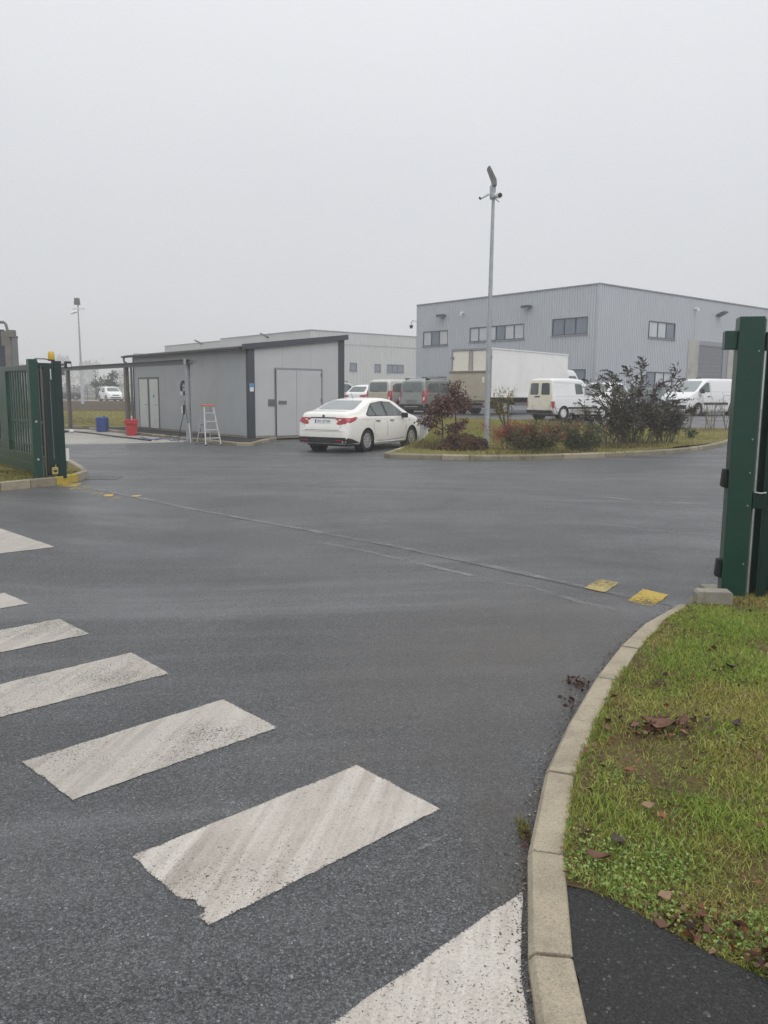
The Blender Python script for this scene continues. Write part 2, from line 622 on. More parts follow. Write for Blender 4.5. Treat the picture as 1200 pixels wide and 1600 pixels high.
M = {}
M['road'] = asphalt_mat("asphalt_road", .036, .122, .25, stone=135., light_share=.978, tint=(.95, 1.0, 1.08), bumpd=.006, rough=.40, stains=True)
M['path'] = asphalt_mat("asphalt_new", .011, .026, .11, stone=120., light_share=.972, tracks=False, rough=.62, bumpd=.008, tint=(1, 1.03, 1.1))
M['white_line'] = paint_mat("crossing_paint", (.47, .445, .40), worn=.2, thick_wear=.62, streak_amt=.8, dirt=(.20, .17, .145))
M['white_fresh'] = paint_mat("crossing_paint_fresh", (.56, .525, .48), worn=.10, streak_amt=.95, thick_wear=.5, dirt=(.20, .165, .14))
M['yellow'] = paint_mat("yellow_paint", (.50, .36, .045), worn=.30, streak_amt=.5, thick_wear=1.1, chip_scale=70., dirt=(.16, .13, .07))
M['yellow_faint'] = paint_mat("yellow_paint_worn", (.42, .33, .10), worn=.65, streak_amt=.6, thick_wear=1.2, chip_scale=35.)


def trace_mat(name, col, dens, scale):
    m, nt, N, L, P = newmat(name)
    co = N.new("ShaderNodeTexCoord")
    a = node(N, "ShaderNodeTexNoise", Scale=scale, Detail=8.0, Roughness=.72, Distortion=.5)
    L.new(co.outputs["Object"], a.inputs["Vector"])
    b = node(N, "ShaderNodeTexNoise", Scale=60., Detail=5.0, Roughness=.75)
    L.new(co.outputs["Object"], b.inputs["Vector"])
    mu = node(N, "ShaderNodeMath", operation='MULTIPLY')
    ra = rampn(N, L, a.outputs["Fac"], [(.40, 0), (.62, 1)])
    rb = rampn(N, L, b.outputs["Fac"], [(.38, 0), (.62, dens)])
    L.new(ra.outputs[0], mu.inputs[0])
    L.new(rb.outputs[0], mu.inputs[1])
    P.inputs["Base Color"].default_value = (*col, 1)
    P.inputs["Roughness"].default_value = .55
    tr = N.new("ShaderNodeBsdfTransparent")
    ms = N.new("ShaderNodeMixShader")
    L.new(mu.outputs[0], ms.inputs[0])
    L.new(tr.outputs[0], ms.inputs[1])
    L.new(P.outputs[0], ms.inputs[2])
    L.new(ms.outputs[0], N["Material Output"].inputs["Surface"])
    return m


M['trace'] = trace_mat("light_scuff", (.33, .33, .335), .85, 1.6)
M['tar'] = pm("tar_joint", (.02, .02, .02), .6, var=.3)
M['kerb'] = concrete_mat("kerb_concrete", (.335, .29, .215), scale=4.5)
M['kerb_moss'] = concrete_mat("kerb_concrete_mossy", (.25, .225, .16), moss=(.10, .095, .04))
M['kerb_yellow'] = paint_mat("kerb_yellow_paint", (.55, .41, .05), worn=.4, streak_amt=.3)
M['block'] = concrete_mat("footing_concrete", (.27, .255, .215), moss=(.15, .13, .08))
M['apron'] = concrete_mat("apron_concrete", (.36, .345, .315), scale=.5, moss=(.15, .145, .135))
M['soil'] = soil_mat("verge_soil", [(.07, .042, .026), (.14, .11, .05), (.10, .065, .035), (.17, .17, .045)], 3.5)
M['lawn'] = soil_mat("lawn_ground", [(.13, .085, .042), (.17, .15, .05), (.20, .20, .055)], .9)
M['bank'] = soil_mat("bank_ground", [(.16, .15, .045), (.22, .20, .07), (.24, .23, .07)], .5)
M['field'] = soil_mat("field_ground", [(.07, .06, .035), (.09, .085, .04), (.11, .10, .05)], .05)
M['earth'] = soil_mat("bare_earth", [(.06, .045, .03), (.08, .06, .04), (.09, .075, .045)], .6)
M['gravel'] = soil_mat("dark_gravel", [(.03, .03, .03), (.05, .05, .05), (.07, .07, .07)], 4.)
M['green'] = pm("green_paint", (.008, .052, .036), .35, var=.25, scale=4., dirt=(.03, .045, .02), dirt_amt=.35)
M['green_dark'] = pm("green_paint_shiny", (.005, .028, .023), .3, var=.25, scale=5.)
M['green_light'] = pm("green_paint_pale", (.10, .15, .11), .45, var=.25, scale=5.)  # paler, greyer version of the green
M['rubber'] = pm("black_rubber", (.012, .012, .013), .55, var=.3)
M['black'] = pm("black_plastic", (.018, .018, .02), .45, var=.25)
M['tyre'] = pm("tyre_rubber", (.016, .016, .017), .8, var=.35, scale=9., dirt=(.05, .045, .04), dirt_amt=.4)
M['amber'] = pm("amber_lens", (.60, .38, .03), .3, var=.1)
M['steel'] = pm("galvanised_steel", (.40, .42, .44), .5, metal=.35, var=.18, scale=6.)
M['steel_dark'] = pm("grey_painted_steel", (.16, .165, .175), .5, metal=.1, var=.2, scale=4., dirt=(.12, .09, .06), dirt_amt=.4)
M['steel_brown'] = pm("weathered_post", (.19, .18, .165), .6, var=.25, scale=4., dirt=(.11, .08, .05), dirt_amt=.5)
M['alu'] = pm("aluminium", (.62, .63, .62), .4, metal=.3, var=.15)
M['orange'] = pm("orange_plastic", (.60, .15, .05), .5, var=.2)
M['red'] = pm("red_plastic", (.50, .035, .04), .5, var=.2, scale=5., dirt=(.2, .04, .04), dirt_amt=.4)
M['blue'] = pm("blue_plastic", (.035, .075, .26), .5, var=.2, scale=4., dirt=(.06, .08, .18), dirt_amt=.4)
M['clad'] = pm("silver_cladding", (.50, .525, .565), .45, metal=.15, var=.05, scale=.5)
M['clad_flat'] = pm("flat_grey_panel", (.43, .45, .485), .5, var=.05, scale=.5)
M['clad_far'] = pm("pale_cladding", (.46, .475, .48), .55, var=.04, scale=.3)
M['trim'] = pm("grey_trim", (.26, .275, .30), .5, var=.1)
M['frame'] = pm("window_frame_grey", (.06, .066, .08), .45, var=.1)
M['pane'] = pm("window_glass", (.14, .175, .225), .04, spec=1.0, var=.25, scale=.8)
M['blind'] = pm("blind_behind_glass", (.52, .54, .57), .08, spec=.8, var=.12, scale=1.2)
M['conc_panel'] = concrete_mat("precast_concrete", (.42, .41, .38), scale=1.2)
M['shutter'] = pm("door_shutter_grey", (.165, .175, .195), .5, var=.08)
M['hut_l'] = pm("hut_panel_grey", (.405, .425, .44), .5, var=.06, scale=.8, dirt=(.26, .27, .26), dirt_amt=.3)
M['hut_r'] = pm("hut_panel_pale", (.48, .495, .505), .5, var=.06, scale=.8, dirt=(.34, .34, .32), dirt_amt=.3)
M['anthracite'] = pm("anthracite_trim", (.055, .06, .075), .45, var=.12)
M['white_door'] = pm("white_door", (.62, .64, .62), .45, var=.08, dirt=(.42, .42, .36), dirt_amt=.4)
M['white'] = pm("white_plastic", (.72, .72, .71), .45, var=.08)
M['sign_blue'] = pm("sign_blue", (.05, .28, .55), .5, var=.2, scale=20.)
M['car_white'] = pm("white_car_paint", (.82, .81, .775), .32, var=.04, coat=.6, dirt=(.60, .56, .47), dirt_amt=.22, scale=1.5)
M['van_white'] = pm("white_van_paint", (.78, .79, .80), .35, var=.04, coat=.4, dirt=(.60, .60, .58), dirt_amt=.25, scale=1.2)
M['cream'] = pm("yellowed_cream_paint", (.83, .79, .67), .45, var=.06, dirt=(.58, .52, .38), dirt_amt=.35)
M['truck_box'] = pm("truck_box_white", (.83, .83, .81), .45, var=.05, dirt=(.55, .55, .52), dirt_amt=.3, scale=.8)
M['tail_lift'] = pm("dirty_tail_lift", (.46, .41, .32), .6, var=.12, dirt=(.32, .27, .19), dirt_amt=.5)
M['truck_door'] = pm("dirty_truck_door", (.82, .79, .70), .5, var=.06, dirt=(.62, .56, .44), dirt_amt=.4)
M['grey_green'] = pm("grey_green_car_paint", (.24, .265, .25), .3, metal=.3, var=.1, coat=.5, dirt=(.20, .18, .14), dirt_amt=.4)
M['silver'] = pm("silver_car_paint", (.58, .58, .56), .32, metal=.3, var=.08, coat=.4, dirt=(.36, .30, .20), dirt_amt=.5)
M['beige_dirt'] = pm("road_grime_on_tailgate", (.46, .41, .31), .55, var=.15)
M['dark_paint'] = pm("dark_blue_car_paint", (.03, .04, .06), .3, metal=.2, var=.15, coat=.6)
M['glass'] = pm("car_glass", (.065, .085, .082), .04, spec=1.0, var=.4, scale=2.5)
M['glass_mid'] = pm("car_glass_reflection_tint", (.10, .125, .12), .04, spec=1.0, var=.3, scale=2.)  # base colour lifted to carry the reflections on the glass
M['glass_pale'] = pm("car_glass_sky_tint", (.20, .235, .235), .05, spec=1.0, var=.12, scale=2.)  # paler still: the sky's reflection is painted into the base colour
M['lamp_red'] = pm("red_lamp", (.38, .018, .025), .2, var=.25, scale=9., spec=.8)
M['lamp_clear'] = pm("clear_lamp", (.70, .72, .74), .12, var=.2, spec=.9)
M['chrome'] = pm("chrome", (.6, .6, .6), .15, metal=.9, var=.05)
M['rim'] = pm("silver_wheel", (.46, .46, .46), .35, metal=.4, var=.2)
M['plate'] = pm("plate_white", (.70, .72, .74), .5, var=.04)
M['plate_blue'] = pm("plate_blue", (.02, .09, .40), .5, var=.04)
M['ink'] = pm("plate_black", (.02, .02, .025), .5, var=.02)
M['bark'] = pm("bark", (.055, .042, .034), .85, var=.3, scale=20.)
M['bark_pale'] = pm("pale_twigs", (.17, .14, .10), .85, var=.3, scale=20.)
M['leaf'] = attr_mat("leaves", .55, .35, transl=.2)
M['grass'] = attr_mat("grass_blades", .5, .3, transl=.25)
M['dead'] = attr_mat("dead_leaves", .6, .3)
M['hose_blue'] = pm("blue_hose", (.10, .17, .33), .5, var=.1)


# ------------------------------------------------------------------ numpy mesh helpers
def fast_mesh(name, V, faces_flat, loop_counts, mat, col=None, parent=None):
    me = bpy.data.meshes.new(name)
    V = np.asarray(V, np.float32)
    faces_flat = np.asarray(faces_flat, np.int32)
    loop_counts = np.asarray(loop_counts, np.int32)
    me.vertices.add(len(V))
    me.vertices.foreach_set("co", V.ravel())
    me.loops.add(len(faces_flat))
    me.loops.foreach_set("vertex_index", faces_flat)
    me.polygons.add(len(loop_counts))
    st = np.concatenate([[0], np.cumsum(loop_counts)[:-1]]).astype(np.int32)
    me.polygons.foreach_set("loop_start", st)
    me.update(calc_edges=True)
    me.validate()
    if col is not None:
        ca = me.color_attributes.new("tint", 'FLOAT_COLOR', 'POINT')
        c4 = np.ones((len(V), 4), np.float32)
        c4[:, :3] = col
        ca.data.foreach_set("color", c4.ravel())
    me.materials.append(mat)
    return link(name, me, parent)


def blades(name, P, hgt, wid, lean, col, mat, parent=None):
    """grass blades: 5 verts each (a quad and a tip)"""
    n = len(P)
    az = RNG.uniform(0, 2 * np.pi, n)
    az2 = RNG.uniform(0, 2 * np.pi, n)
    side = np.stack([np.cos(az), np.sin(az), np.zeros(n)], 1) * (wid / 2)[:, None]
    out = np.stack([np.cos(az2), np.sin(az2), np.zeros(n)], 1)
    up = np.array([0, 0, 1.0])
    ln = (lean * hgt)[:, None]
    zz = np.sqrt(np.maximum(.05, 1 - lean ** 2)) * hgt
    mid = P + out * ln * .35 + up * (zz * .6)[:, None]
    tip = P + out * ln * 1.1 + up * zz[:, None]
    V = np.stack([P - side, P + side, mid + side * .8, mid - side * .8, tip], 1).reshape(-1, 3)
    b = (np.arange(n) * 5)[:, None]
    fl = np.concatenate([b + np.array([0, 1, 2, 3]), b + np.array([3, 2, 4])], 1).ravel()
    lc = np.tile([4, 3], n)
    C = np.repeat(col, 5, axis=0)
    C = C.reshape(n, 5, 3) * np.array([.9, .9, 1.0, 1.0, 1.08])[None, :, None]
    return fast_mesh(name, V, fl, lc, mat, C.reshape(-1, 3), parent)


def leaf_quads(P, D, length, width, col):
    """diamond leaves at P pointing along D"""
    n = len(P)
    D = D / (np.linalg.norm(D, axis=1, keepdims=True) + 1e-9)
    rnd = RNG.normal(size=(n, 3))
    S = np.cross(D, rnd)
    S /= (np.linalg.norm(S, axis=1, keepdims=True) + 1e-9)
    U = np.cross(D, S)
    L_ = length[:, None]
    W_ = width[:, None]
    a = P
    b = P + D * L_ * .45 + S * W_ * .5 + U * L_ * .05
    c = P + D * L_ - U * L_ * .12
    d = P + D * L_ * .45 - S * W_ * .5 + U * L_ * .05
    V = np.stack([a, b, c, d], 1).reshape(-1, 3)
    fl = np.arange(4 * n)
    lc = np.full(n, 4)
    return V, fl, lc, np.repeat(col, 4, axis=0)


def palette(n, cols, jit=.2):
    cols = np.array(cols)
    c = cols[RNG.integers(0, len(cols), n)]
    return c * RNG.uniform(1 - jit, 1 + jit, (n, 1))


def in_poly(x, y, poly):
    poly = np.array(poly)
    c = np.zeros(len(x), bool)
    j = len(poly) - 1
    for i in range(len(poly)):
        xi, yi = poly[i]
        xj, yj = poly[j]
        cond = ((yi > y) != (yj > y)) & (x < (xj - xi) * (y - yi) / (yj - yi + 1e-12) + xi)
        c ^= cond
        j = i
    return c


def sample_poly(poly, n):
    p = np.array(poly)
    lo, hi = p.min(0), p.max(0)
    out = np.zeros((0, 2))
    while len(out) < n:
        q = RNG.uniform(lo, hi, (n * 2, 2))
        out = np.concatenate([out, q[in_poly(q[:, 0], q[:, 1], poly)]])
    return out[:n]


def vnoise(x, y, f, seed=0):
    """cheap smooth value noise"""
    x = np.asarray(x) * f + seed * 13.7
    y = np.asarray(y) * f - seed * 7.3
    xi, yi = np.floor(x).astype(int), np.floor(y).astype(int)
    tx, ty = x - xi, y - yi
    tx, ty = tx * tx * (3 - 2 * tx), ty * ty * (3 - 2 * ty)

    def hsh(a, b):
        v = np.sin(a * 127.1 + b * 311.7) * 43758.5453
        return v - np.floor(v)
    return (hsh(xi, yi) * (1 - tx) + hsh(xi + 1, yi) * tx) * (1 - ty) + (hsh(xi, yi + 1) * (1 - tx) + hsh(xi + 1, yi + 1) * tx) * ty


Hv = np.vectorize(H)


def sheet(name, poly, zf, mat, step=.5, parent=None, kind='structure', sub=True):
    """a draped ground sheet with the outline poly"""
    bm = bmesh.new()
    vs = [bm.verts.new((p[0], p[1], 0)) for p in poly]
    bm.faces.new(vs)
    xs = [p[0] for p in poly]
    ys = [p[1] for p in poly]
    if sub:
        nx = int((max(xs) - min(xs)) / step)
        ny = int((max(ys) - min(ys)) / step)
        for i in range(1, nx + 1):
            g = bm.verts[:] + bm.edges[:] + bm.faces[:]
            bmesh.ops.bisect_plane(bm, geom=g, plane_co=(min(xs) + i * step, 0, 0), plane_no=(1, 0, 0))
        for i in range(1, ny + 1):
            g = bm.verts[:] + bm.edges[:] + bm.faces[:]
            bmesh.ops.bisect_plane(bm, geom=g, plane_co=(0, min(ys) + i * step, 0), plane_no=(0, 1, 0))
    for v in bm.verts:
        v.co.z = zf(v.co.x, v.co.y)
    for f in bm.faces:
        if f.normal.z < 0:
            f.normal_flip()
        f.smooth = True
    me = bpy.data.meshes.new(name)
    bm.to_mesh(me)
    bm.free()
    me.materials.append(mat)
    o = link(name, me, parent)
    if kind and not parent:
        o["kind"] = kind
    return o


def jag(poly, step=.05, amp=.004):
    """outline with slightly uneven edges"""
    out = []
    for i, a in enumerate(poly):
        b = poly[(i + 1) % len(poly)]
        d = math.hypot(b[0] - a[0], b[1] - a[1])
        n = max(1, int(d / step))
        for k in range(n):
            t = k / n
            out.append((a[0] + (b[0] - a[0]) * t + random.uniform(-amp, amp), a[1] + (b[1] - a[1]) * t + random.uniform(-amp, amp)))
    return out


# ------------------------------------------------------------------ ground, road
U = (math.sin(R(-39.5)), math.cos(R(39.5)))      # building direction: away to the left
V_ = (U[1], -U[0])                                # building direction: away to the right


def uv(A, u, v):
    return (A[0] + U[0] * u + V_[0] * v, A[1] + U[1] * u + V_[1] * v)


def yard_low(x, y):
    return H(x, y) - .12


ground = sheet("ground", [(-700, -60), (700, -60), (700, 1400), (-700, 1400)], lambda x, y: -.08 + .53 * ss(40, 64, y), M['field'], 30.)
road = sheet("road", [(-75, -30), (90, -30), (90, 75), (-75, 75)], H, M['road'], 1.5)

def marking(name, poly, z, mat):
    """thin paint film with a 'rim' attribute: 0 at the outline, 1 well inside"""
    o = sheet(name, poly, lambda x, y: z, mat, .03, road)
    me = o.data
    p = np.array(poly)
    q = np.roll(p, -1, 0)
    v = np.zeros(len(me.vertices) * 3, np.float32)
    me.vertices.foreach_get("co", v)
    v = v.reshape(-1, 3)[:, :2].astype(float)
    d = np.full(len(v), 9.0)
    for a_, b_ in zip(p, q):
        e_ = b_ - a_
        t = np.clip(((v - a_) @ e_) / (e_ @ e_ + 1e-12), 0, 1)
        d = np.minimum(d, np.hypot(*(v - a_ - t[:, None] * e_).T))
    at = me.attributes.new("rim", 'FLOAT', 'POINT')
    at.data.foreach_set("value", np.clip(d / .03, 0, 1).astype(np.float32))
    return o


# --- crossing stripes
S_DEF = [
    [(.465, 2.425), (-.16, 1.83), (.18, 1.46), (.365, 1.63), (.40, 2.05)],
    [(-.88, 2.61), (-.11, 3.32), (.23, 2.95), (-.53, 2.24), (-.575, 2.285), (-.555, 2.30), (-.56, 2.325), (-.59, 2.335), (-.60, 2.365), (-.635, 2.37), (-.645, 2.36)],
    [(-1.59, 3.33), (-.85, 4.07), (-.51, 3.71), (-1.24, 3.0)],
    [(-2.30, 4.10), (-1.58, 4.84), (-1.24, 4.46), (-1.97, 3.76)],
    [(-3.04, 4.88), (-2.33, 5.58), (-1.98, 5.22), (-2.70, 4.52)],
    [(-3.78, 5.62), (-3.07, 6.32), (-2.73, 5.99), (-3.45, 5.27)],
    [(-4.56, 9.38), (-3.45, 8.26), (-3.86, 7.9), (-4.25, 7.55), (-5.36, 8.70)],
]
for i, pl in enumerate(S_DEF):
    marking("crossing_stripe", jag(pl), .003, M['white_fresh'] if i in (0, 1) else M['white_line'])
sheet("paint_trace", jag([(.245, 2.775), (.105, 2.645), (.118, 2.632), (.255, 2.762)], .02, .005), lambda x, y: .004, M['trace'], parent=road, sub=False)
# --- yellow keep-clear blocks at the gate line
for k, (pl, mt) in enumerate([
        ([(1.93, 6.18), (2.19, 6.59), (2.34, 6.39), (2.07, 5.99)], 'yellow'),
        ([(1.70, 6.62), (1.92, 6.96), (2.06, 6.80), (1.83, 6.46)], 'yellow_faint'),
        ([(2.41, 6.22), (2.58, 6.42), (2.66, 6.33), (2.50, 6.14)], 'yellow'),
        ([(-5.6, 13.6), (-5.68, 14.1), (-5.36, 14.13), (-5.29, 13.61)], 'yellow'),
        ([(-5.26, 13.25), (-5.3, 13.66), (-4.98, 13.68), (-4.95, 13.26)], 'yellow_faint'),
        ([(-4.67, 12.6), (-4.69, 12.84), (-4.51, 12.85), (-4.5, 12.61)], 'yellow'),
        ([(-4.39, 12.37), (-4.44, 12.65), (-4.30, 12.66), (-4.25, 12.38)], 'yellow'),
        ([(-4.18, 12.10), (-4.20, 12.31), (-4.05, 12.31), (-4.04, 12.12)], 'yellow_faint'),
        ([(-3.95, 12.32), (-3.97, 12.56), (-3.83, 12.56), (-3.81, 12.33)], 'yellow_faint')]):
    marking("yellow_marking", jag(pl), .005, M[mt])
# --- joint along the gate line and pale traces
gl = [(-5.3, 13.71), (-4.0, 12.38), (-2.67, 11.0), (-1.2, 9.62), (.14, 8.35), (1.07, 7.30), (1.99, 6.28), (2.25, 6.05)]


def ribbon(name, pts, w0, w1, z, mat, amp=.01, sub=6):
    P = []
    for i in range(len(pts) - 1):
        for k in range(sub):
            t = k / sub
            P.append((pts[i][0] * (1 - t) + pts[i + 1][0] * t, pts[i][1] * (1 - t) + pts[i + 1][1] * t))
    P.append(pts[-1])
    Lf, Rt = [], []
    for i, p in enumerate(P):
        q = P[min(i + 1, len(P) - 1)]
        o_ = P[max(i - 1, 0)]
        d = (q[0] - o_[0], q[1] - o_[1])
        n = math.hypot(*d)
        nx, ny = -d[1] / n, d[0] / n
        w = (w0 + (w1 - w0) * i / len(P)) / 2
        a, b = random.uniform(-amp, amp), random.uniform(-amp, amp)
        Lf.append((p[0] + nx * (w + a), p[1] + ny * (w + a), z(p[0], p[1]) if callable(z) else z))
        Rt.append((p[0] - nx * (w + b), p[1] - ny * (w + b), z(p[0], p[1]) if callable(z) else z))
    n = len(P)
    mb = MB()
    mb.add(Lf + Rt, [(n + i, n + i + 1, i + 1, i) for i in range(n - 1)])
    return mb.build(name, mat, road)


ribbon("joint_sealing", gl, .009, .009, .0045, M['tar'], .003)
ribbon("light_joint", [(a + .035, b + .035) for a, b in gl], .12, .09, .004, M['trace'], .03)
ribbon("light_joint", [(a - .26, b - .26) for a, b in gl[3:-2]], .03, .06, .004, M['trace'], .02)
ribbon("paint_trace", [(.86, 6.73), (1.05, 6.78), (1.26, 6.62), (1.53, 6.17), (1.86, 5.86)], .04, .08, .005, M['trace'], .015)
ribbon("paint_trace", [(3.1, 12.9), (3.6, 12.7), (4.2, 12.1), (4.9, 12.0)], .05, .26, .004, M['trace'], .03)
ribbon("paint_trace", [(2.6, 10.2), (3.2, 9.6), (3.9, 9.2)], .03, .06, .004, M['trace'], .02)
ribbon("parking_line", [(11.9, 38.2), (18.6, 42.2)], .12, .12, lambda x, y: H(x, y) + .006, M['white_line'], .004)

# --- drain grate by the kerb
dg = thing("drain_grate", "slotted cast iron drain grate set in the road beside the yellow kerb", "drain", (-5.45, 15.1, 0), R(4))
MB().box((-.42, -.26, -.05), (.42, .26, -.02)).build("sump", M['tar'], dg)
fr = MB()
for a, b in [((-.42, -.26, -.02), (.42, -.22, .012)), ((-.42, .22, -.02), (.42, .26, .012)), ((-.42, -.22, -.02), (-.39, .22, .012)), ((.39, -.22, -.02), (.42, .22, .012))]:
    fr.box(a, b)
fr.build("frame", M['steel_dark'], dg)
g0 = None
for i in range(11):
    x = -.35 + i * .07
    if g0 is None:
        g0 = MB().box((-.016, -.22, -.015), (.016, .22, .008)).build("bar", M['steel_dark'], dg)
        g0.location.x = x
    else:
        c = g0.copy()
        COL.objects.link(c)
        c.location.x = x

# ------------------------------------------------------------------ right verge: kerb, path, lawn
KL = [(2.26, 5.96), (1.83, 5.43), (1.5, 4.9), (1.2, 4.34), (.92, 3.74), (.69, 3.19), (.51, 2.59), (.42, 2.07), (.375, 1.50), (.38, .9), (.42, .3), (.5, -.3), (.6, -.9)]
KW = .125


def offs(pts, w):
    out = []
    for i, p in enumerate(pts):
        q = pts[min(i + 1, len(pts) - 1)]
        o_ = pts[max(i - 1, 0)]
        d = (q[0] - o_[0], q[1] - o_[1])
        n = math.hypot(*d)
        out.append((p[0] - d[1] / n * w, p[1] + d[0] / n * w))
    return out


KSTONES = []


def kerb_run(name, outer, w, top, mats, gap=.012, low=-.15, face=.02, zf=None, reach=None):
    """kerb of separate stones; 'outer' is the road side, width to its left"""
    k = bpy.data.objects.new(name, None)
    COL.objects.link(k)
    k["kind"] = 'structure'
    KSTONES.append([])
    inner = offs(outer, w)
    for i in range(len(outer) - 1):
        a, b, c, d = (Vector((*p, 0)) for p in (outer[i], outer[i + 1], inner[i + 1], inner[i]))
        l = (b - a).length
        t = gap / 2 / l
        a2, b2 = a.lerp(b, t), b.lerp(a, t)
        d2, c2 = d.lerp(c, t), c.lerp(d, t)
        z0 = zf(*outer[i]) if zf else 0.0
        z1 = zf(*outer[i + 1]) if zf else 0.0
        tp = top + random.uniform(-.003, .003)
        mb = MB()
        ring = []
        for (o_, n_, zz) in ((a2, d2, z0), (b2, c2, z1)):
            s = (n_ - o_).normalized()
            ring.append([o_ + Vector((0, 0, zz + low)), o_ + Vector((0, 0, zz + tp - face)), o_ + s * face * .8 + Vector((0, 0, zz + tp)),
                         n_ - s * .006 + Vector((0, 0, zz + tp)), n_ + Vector((0, 0, zz + tp - .008)), n_ + Vector((0, 0, zz + low))])
        n = 6
        mb.add(ring[0] + ring[1], [(j, (j + 1) % n, n + (j + 1) % n, n + j) for j in range(n)] + [tuple(range(n - 1, -1, -1)), tuple(range(n, 2 * n))])
        o = mb.build("kerb_stone", mats[i % len(mats)], k, bevel=.004)
        KSTONES[-1].append(o)
        bm = bmesh.new()
        bm.from_mesh(o.data)
        bmesh.ops.recalc_face_normals(bm, faces=bm.faces)
        bm.to_mesh(o.data)
        bm.free()
    return k


kerb_run("kerb", KL, KW, .05, [M['kerb']])
KR = offs(KL, KW)
PATH = [(KR[7][0] + .001, 2.36)] + [(.67, 2.375), (.76, 2.29), (.85, 2.18), (.93, 2.1), (1.06, 1.98), (1.5, 1.7), (2.2, 1.35), (3.2, .9), (3.2, -1.2), (.74, -1.2)] + [KR[11], KR[10], KR[9], KR[8], KR[7]]
PATH = [(.575, 2.40)] + PATH[1:11] + [(KR[11][0], KR[11][1]), KR[10], KR[9], KR[8], KR[7]]
sheet("pavement", jag(PATH, .08, .008), lambda x, y: .042, M['path'], .15)


def verge_z(x, y):
    return .034 + .05 * ss(0, 1.2, x - 1.0) + .018 * math.sin(x * 5.1 + y * 2.3) * math.sin(y * 3.7 - x)


LAWN = [KR[0], (2.42, 6.05), (3.1, 6.25), (6.5, 8.0), (6.5, 0.0), (3.4, .82), (2.2, 1.35), (1.5, 1.7), (1.06, 1.98), (.93, 2.1), (.85, 2.18), (.76, 2.29), (.67, 2.37), (.575, 2.40)] + [KR[i] for i in (6, 5, 4, 3, 2, 1)]
sheet("verge", LAWN, verge_z, M['soil'], .12)
verge_v = np.vectorize(verge_z)
# grass over the verge (dense where seen)
VIS = [KR[0], (2.42, 6.05), (3.1, 6.2), (4.2, 6.5), (3.0, 1.2), (2.2, 1.35), (1.5, 1.7), (1.06, 1.98), (.93, 2.1), (.85, 2.18), (.76, 2.29), (.67, 2.37), (.60, 2.42)] + [KR[i] for i in (6, 5, 4, 3, 2, 1)]
pts = sample_poly(VIS, 300000)
dn = vnoise(pts[:, 0], pts[:, 1], 2.6, 1) * .6 + vnoise(pts[:, 0], pts[:, 1], 7., 2) * .4
bare = vnoise(pts[:, 0], pts[:, 1], 3.3, 5)
# thinner close to the kerb and path edge, brown gaps
dk = np.min([np.hypot(pts[:, 0] - (a[0] * (1 - t) + b[0] * t), pts[:, 1] - (a[1] * (1 - t) + b[1] * t)) for a, b in zip(KR[:7], KR[1:8]) for t in np.linspace(0, 1, 8)], axis=0)
keep = RNG.uniform(size=len(pts)) < np.clip((dn - .16) * 2.6, .12, 1) * np.clip((bare - .08) * 4, .2, 1) * np.clip(.35 + dk * 2.2, .3, 1)
pts = pts[keep]
dn = dn[keep]
n = len(pts)
P = np.column_stack([pts, verge_v(pts[:, 0], pts[:, 1])])
tuft = vnoise(pts[:, 0], pts[:, 1], 4.5, 9)
hg = RNG.uniform(.012, .031, n) * (.55 + 1.2 * tuft)
hg[RNG.uniform(size=n) < .03] *= 1.7
cw = vnoise(pts[:, 0], pts[:, 1], 1.8, 4)
green = palette(n, [(.25, .345, .055), (.32, .41, .07), (.20, .30, .05), (.37, .41, .08), (.14, .23, .05)], .3)
straw = palette(n, [(.42, .37, .11), (.38, .35, .07), (.48, .41, .19), (.27, .19, .08)], .25)
f = np.clip((cw * .6 + vnoise(pts[:, 0], pts[:, 1], 5.5, 12) * .5 - .44) * 2.8 + RNG.normal(0, .28, n), 0, 1)[:, None]
blades("grass", P, hg, RNG.uniform(.0022, .0048, n), RNG.uniform(.45, .98, n), green * (1 - f) + straw * f, M['grass'])["kind"] = "stuff"
pts = sample_poly([(3.1, 6.25), (6.5, 8.0), (6.5, 0.0), (3.4, .82), (3.0, 1.2), (4.2, 6.5)], 60000)
n = len(pts)
blades("grass", np.column_stack([pts, verge_v(pts[:, 0], pts[:, 1])]), RNG.uniform(.02, .045, n), RNG.uniform(.004, .008, n), RNG.uniform(.45, .98, n), palette(n, [(.21, .35, .048), (.28, .38, .062), (.30, .30, .07), (.38, .33, .10)], .3), M['grass'])["kind"] = "stuff"
# clover and small weeds along the path edge
edge = [(.60, 2.45), (.70, 2.46), (.80, 2.38), (.90, 2.26), (1.0, 2.14), (1.12, 2.04), (1.3, 1.95), (1.55, 1.8), (1.0, 2.55), (.75, 2.6), (.66, 2.72), (.9, 2.5), (1.15, 2.2), (1.5, 2.4), (1.0, 3.1), (1.3, 3.6), (1.6, 3.4), (1.9, 4.2)]
cp, cd = [], []
for (x, y) in edge:
    m_ = 190 if y < 2.7 else 60
    s_ = .065 if y < 2.7 else .05
    q = RNG.normal(0, s_, (m_, 2)) + (x, y)
    cp.append(q)
cp = np.concatenate(cp)
ok = in_poly(cp[:, 0], cp[:, 1], VIS)
cp = cp[ok]
n = len(cp)
P = np.column_stack([cp, verge_v(cp[:, 0], cp[:, 1]) + RNG.uniform(.006, .034, n)])
D = np.column_stack([RNG.normal(size=(n, 2)), RNG.uniform(-.1, .35, n)])
V, fl, lc, C = leaf_quads(P, D, RNG.uniform(.008, .018, n), RNG.uniform(.007, .013, n), palette(n, [(.20, .31, .08), (.26, .37, .10), (.15, .25, .06), (.30, .38, .11)], .25))
fast_mesh("ground_cover", V, fl, lc, M['grass'], C)["kind"] = "stuff"


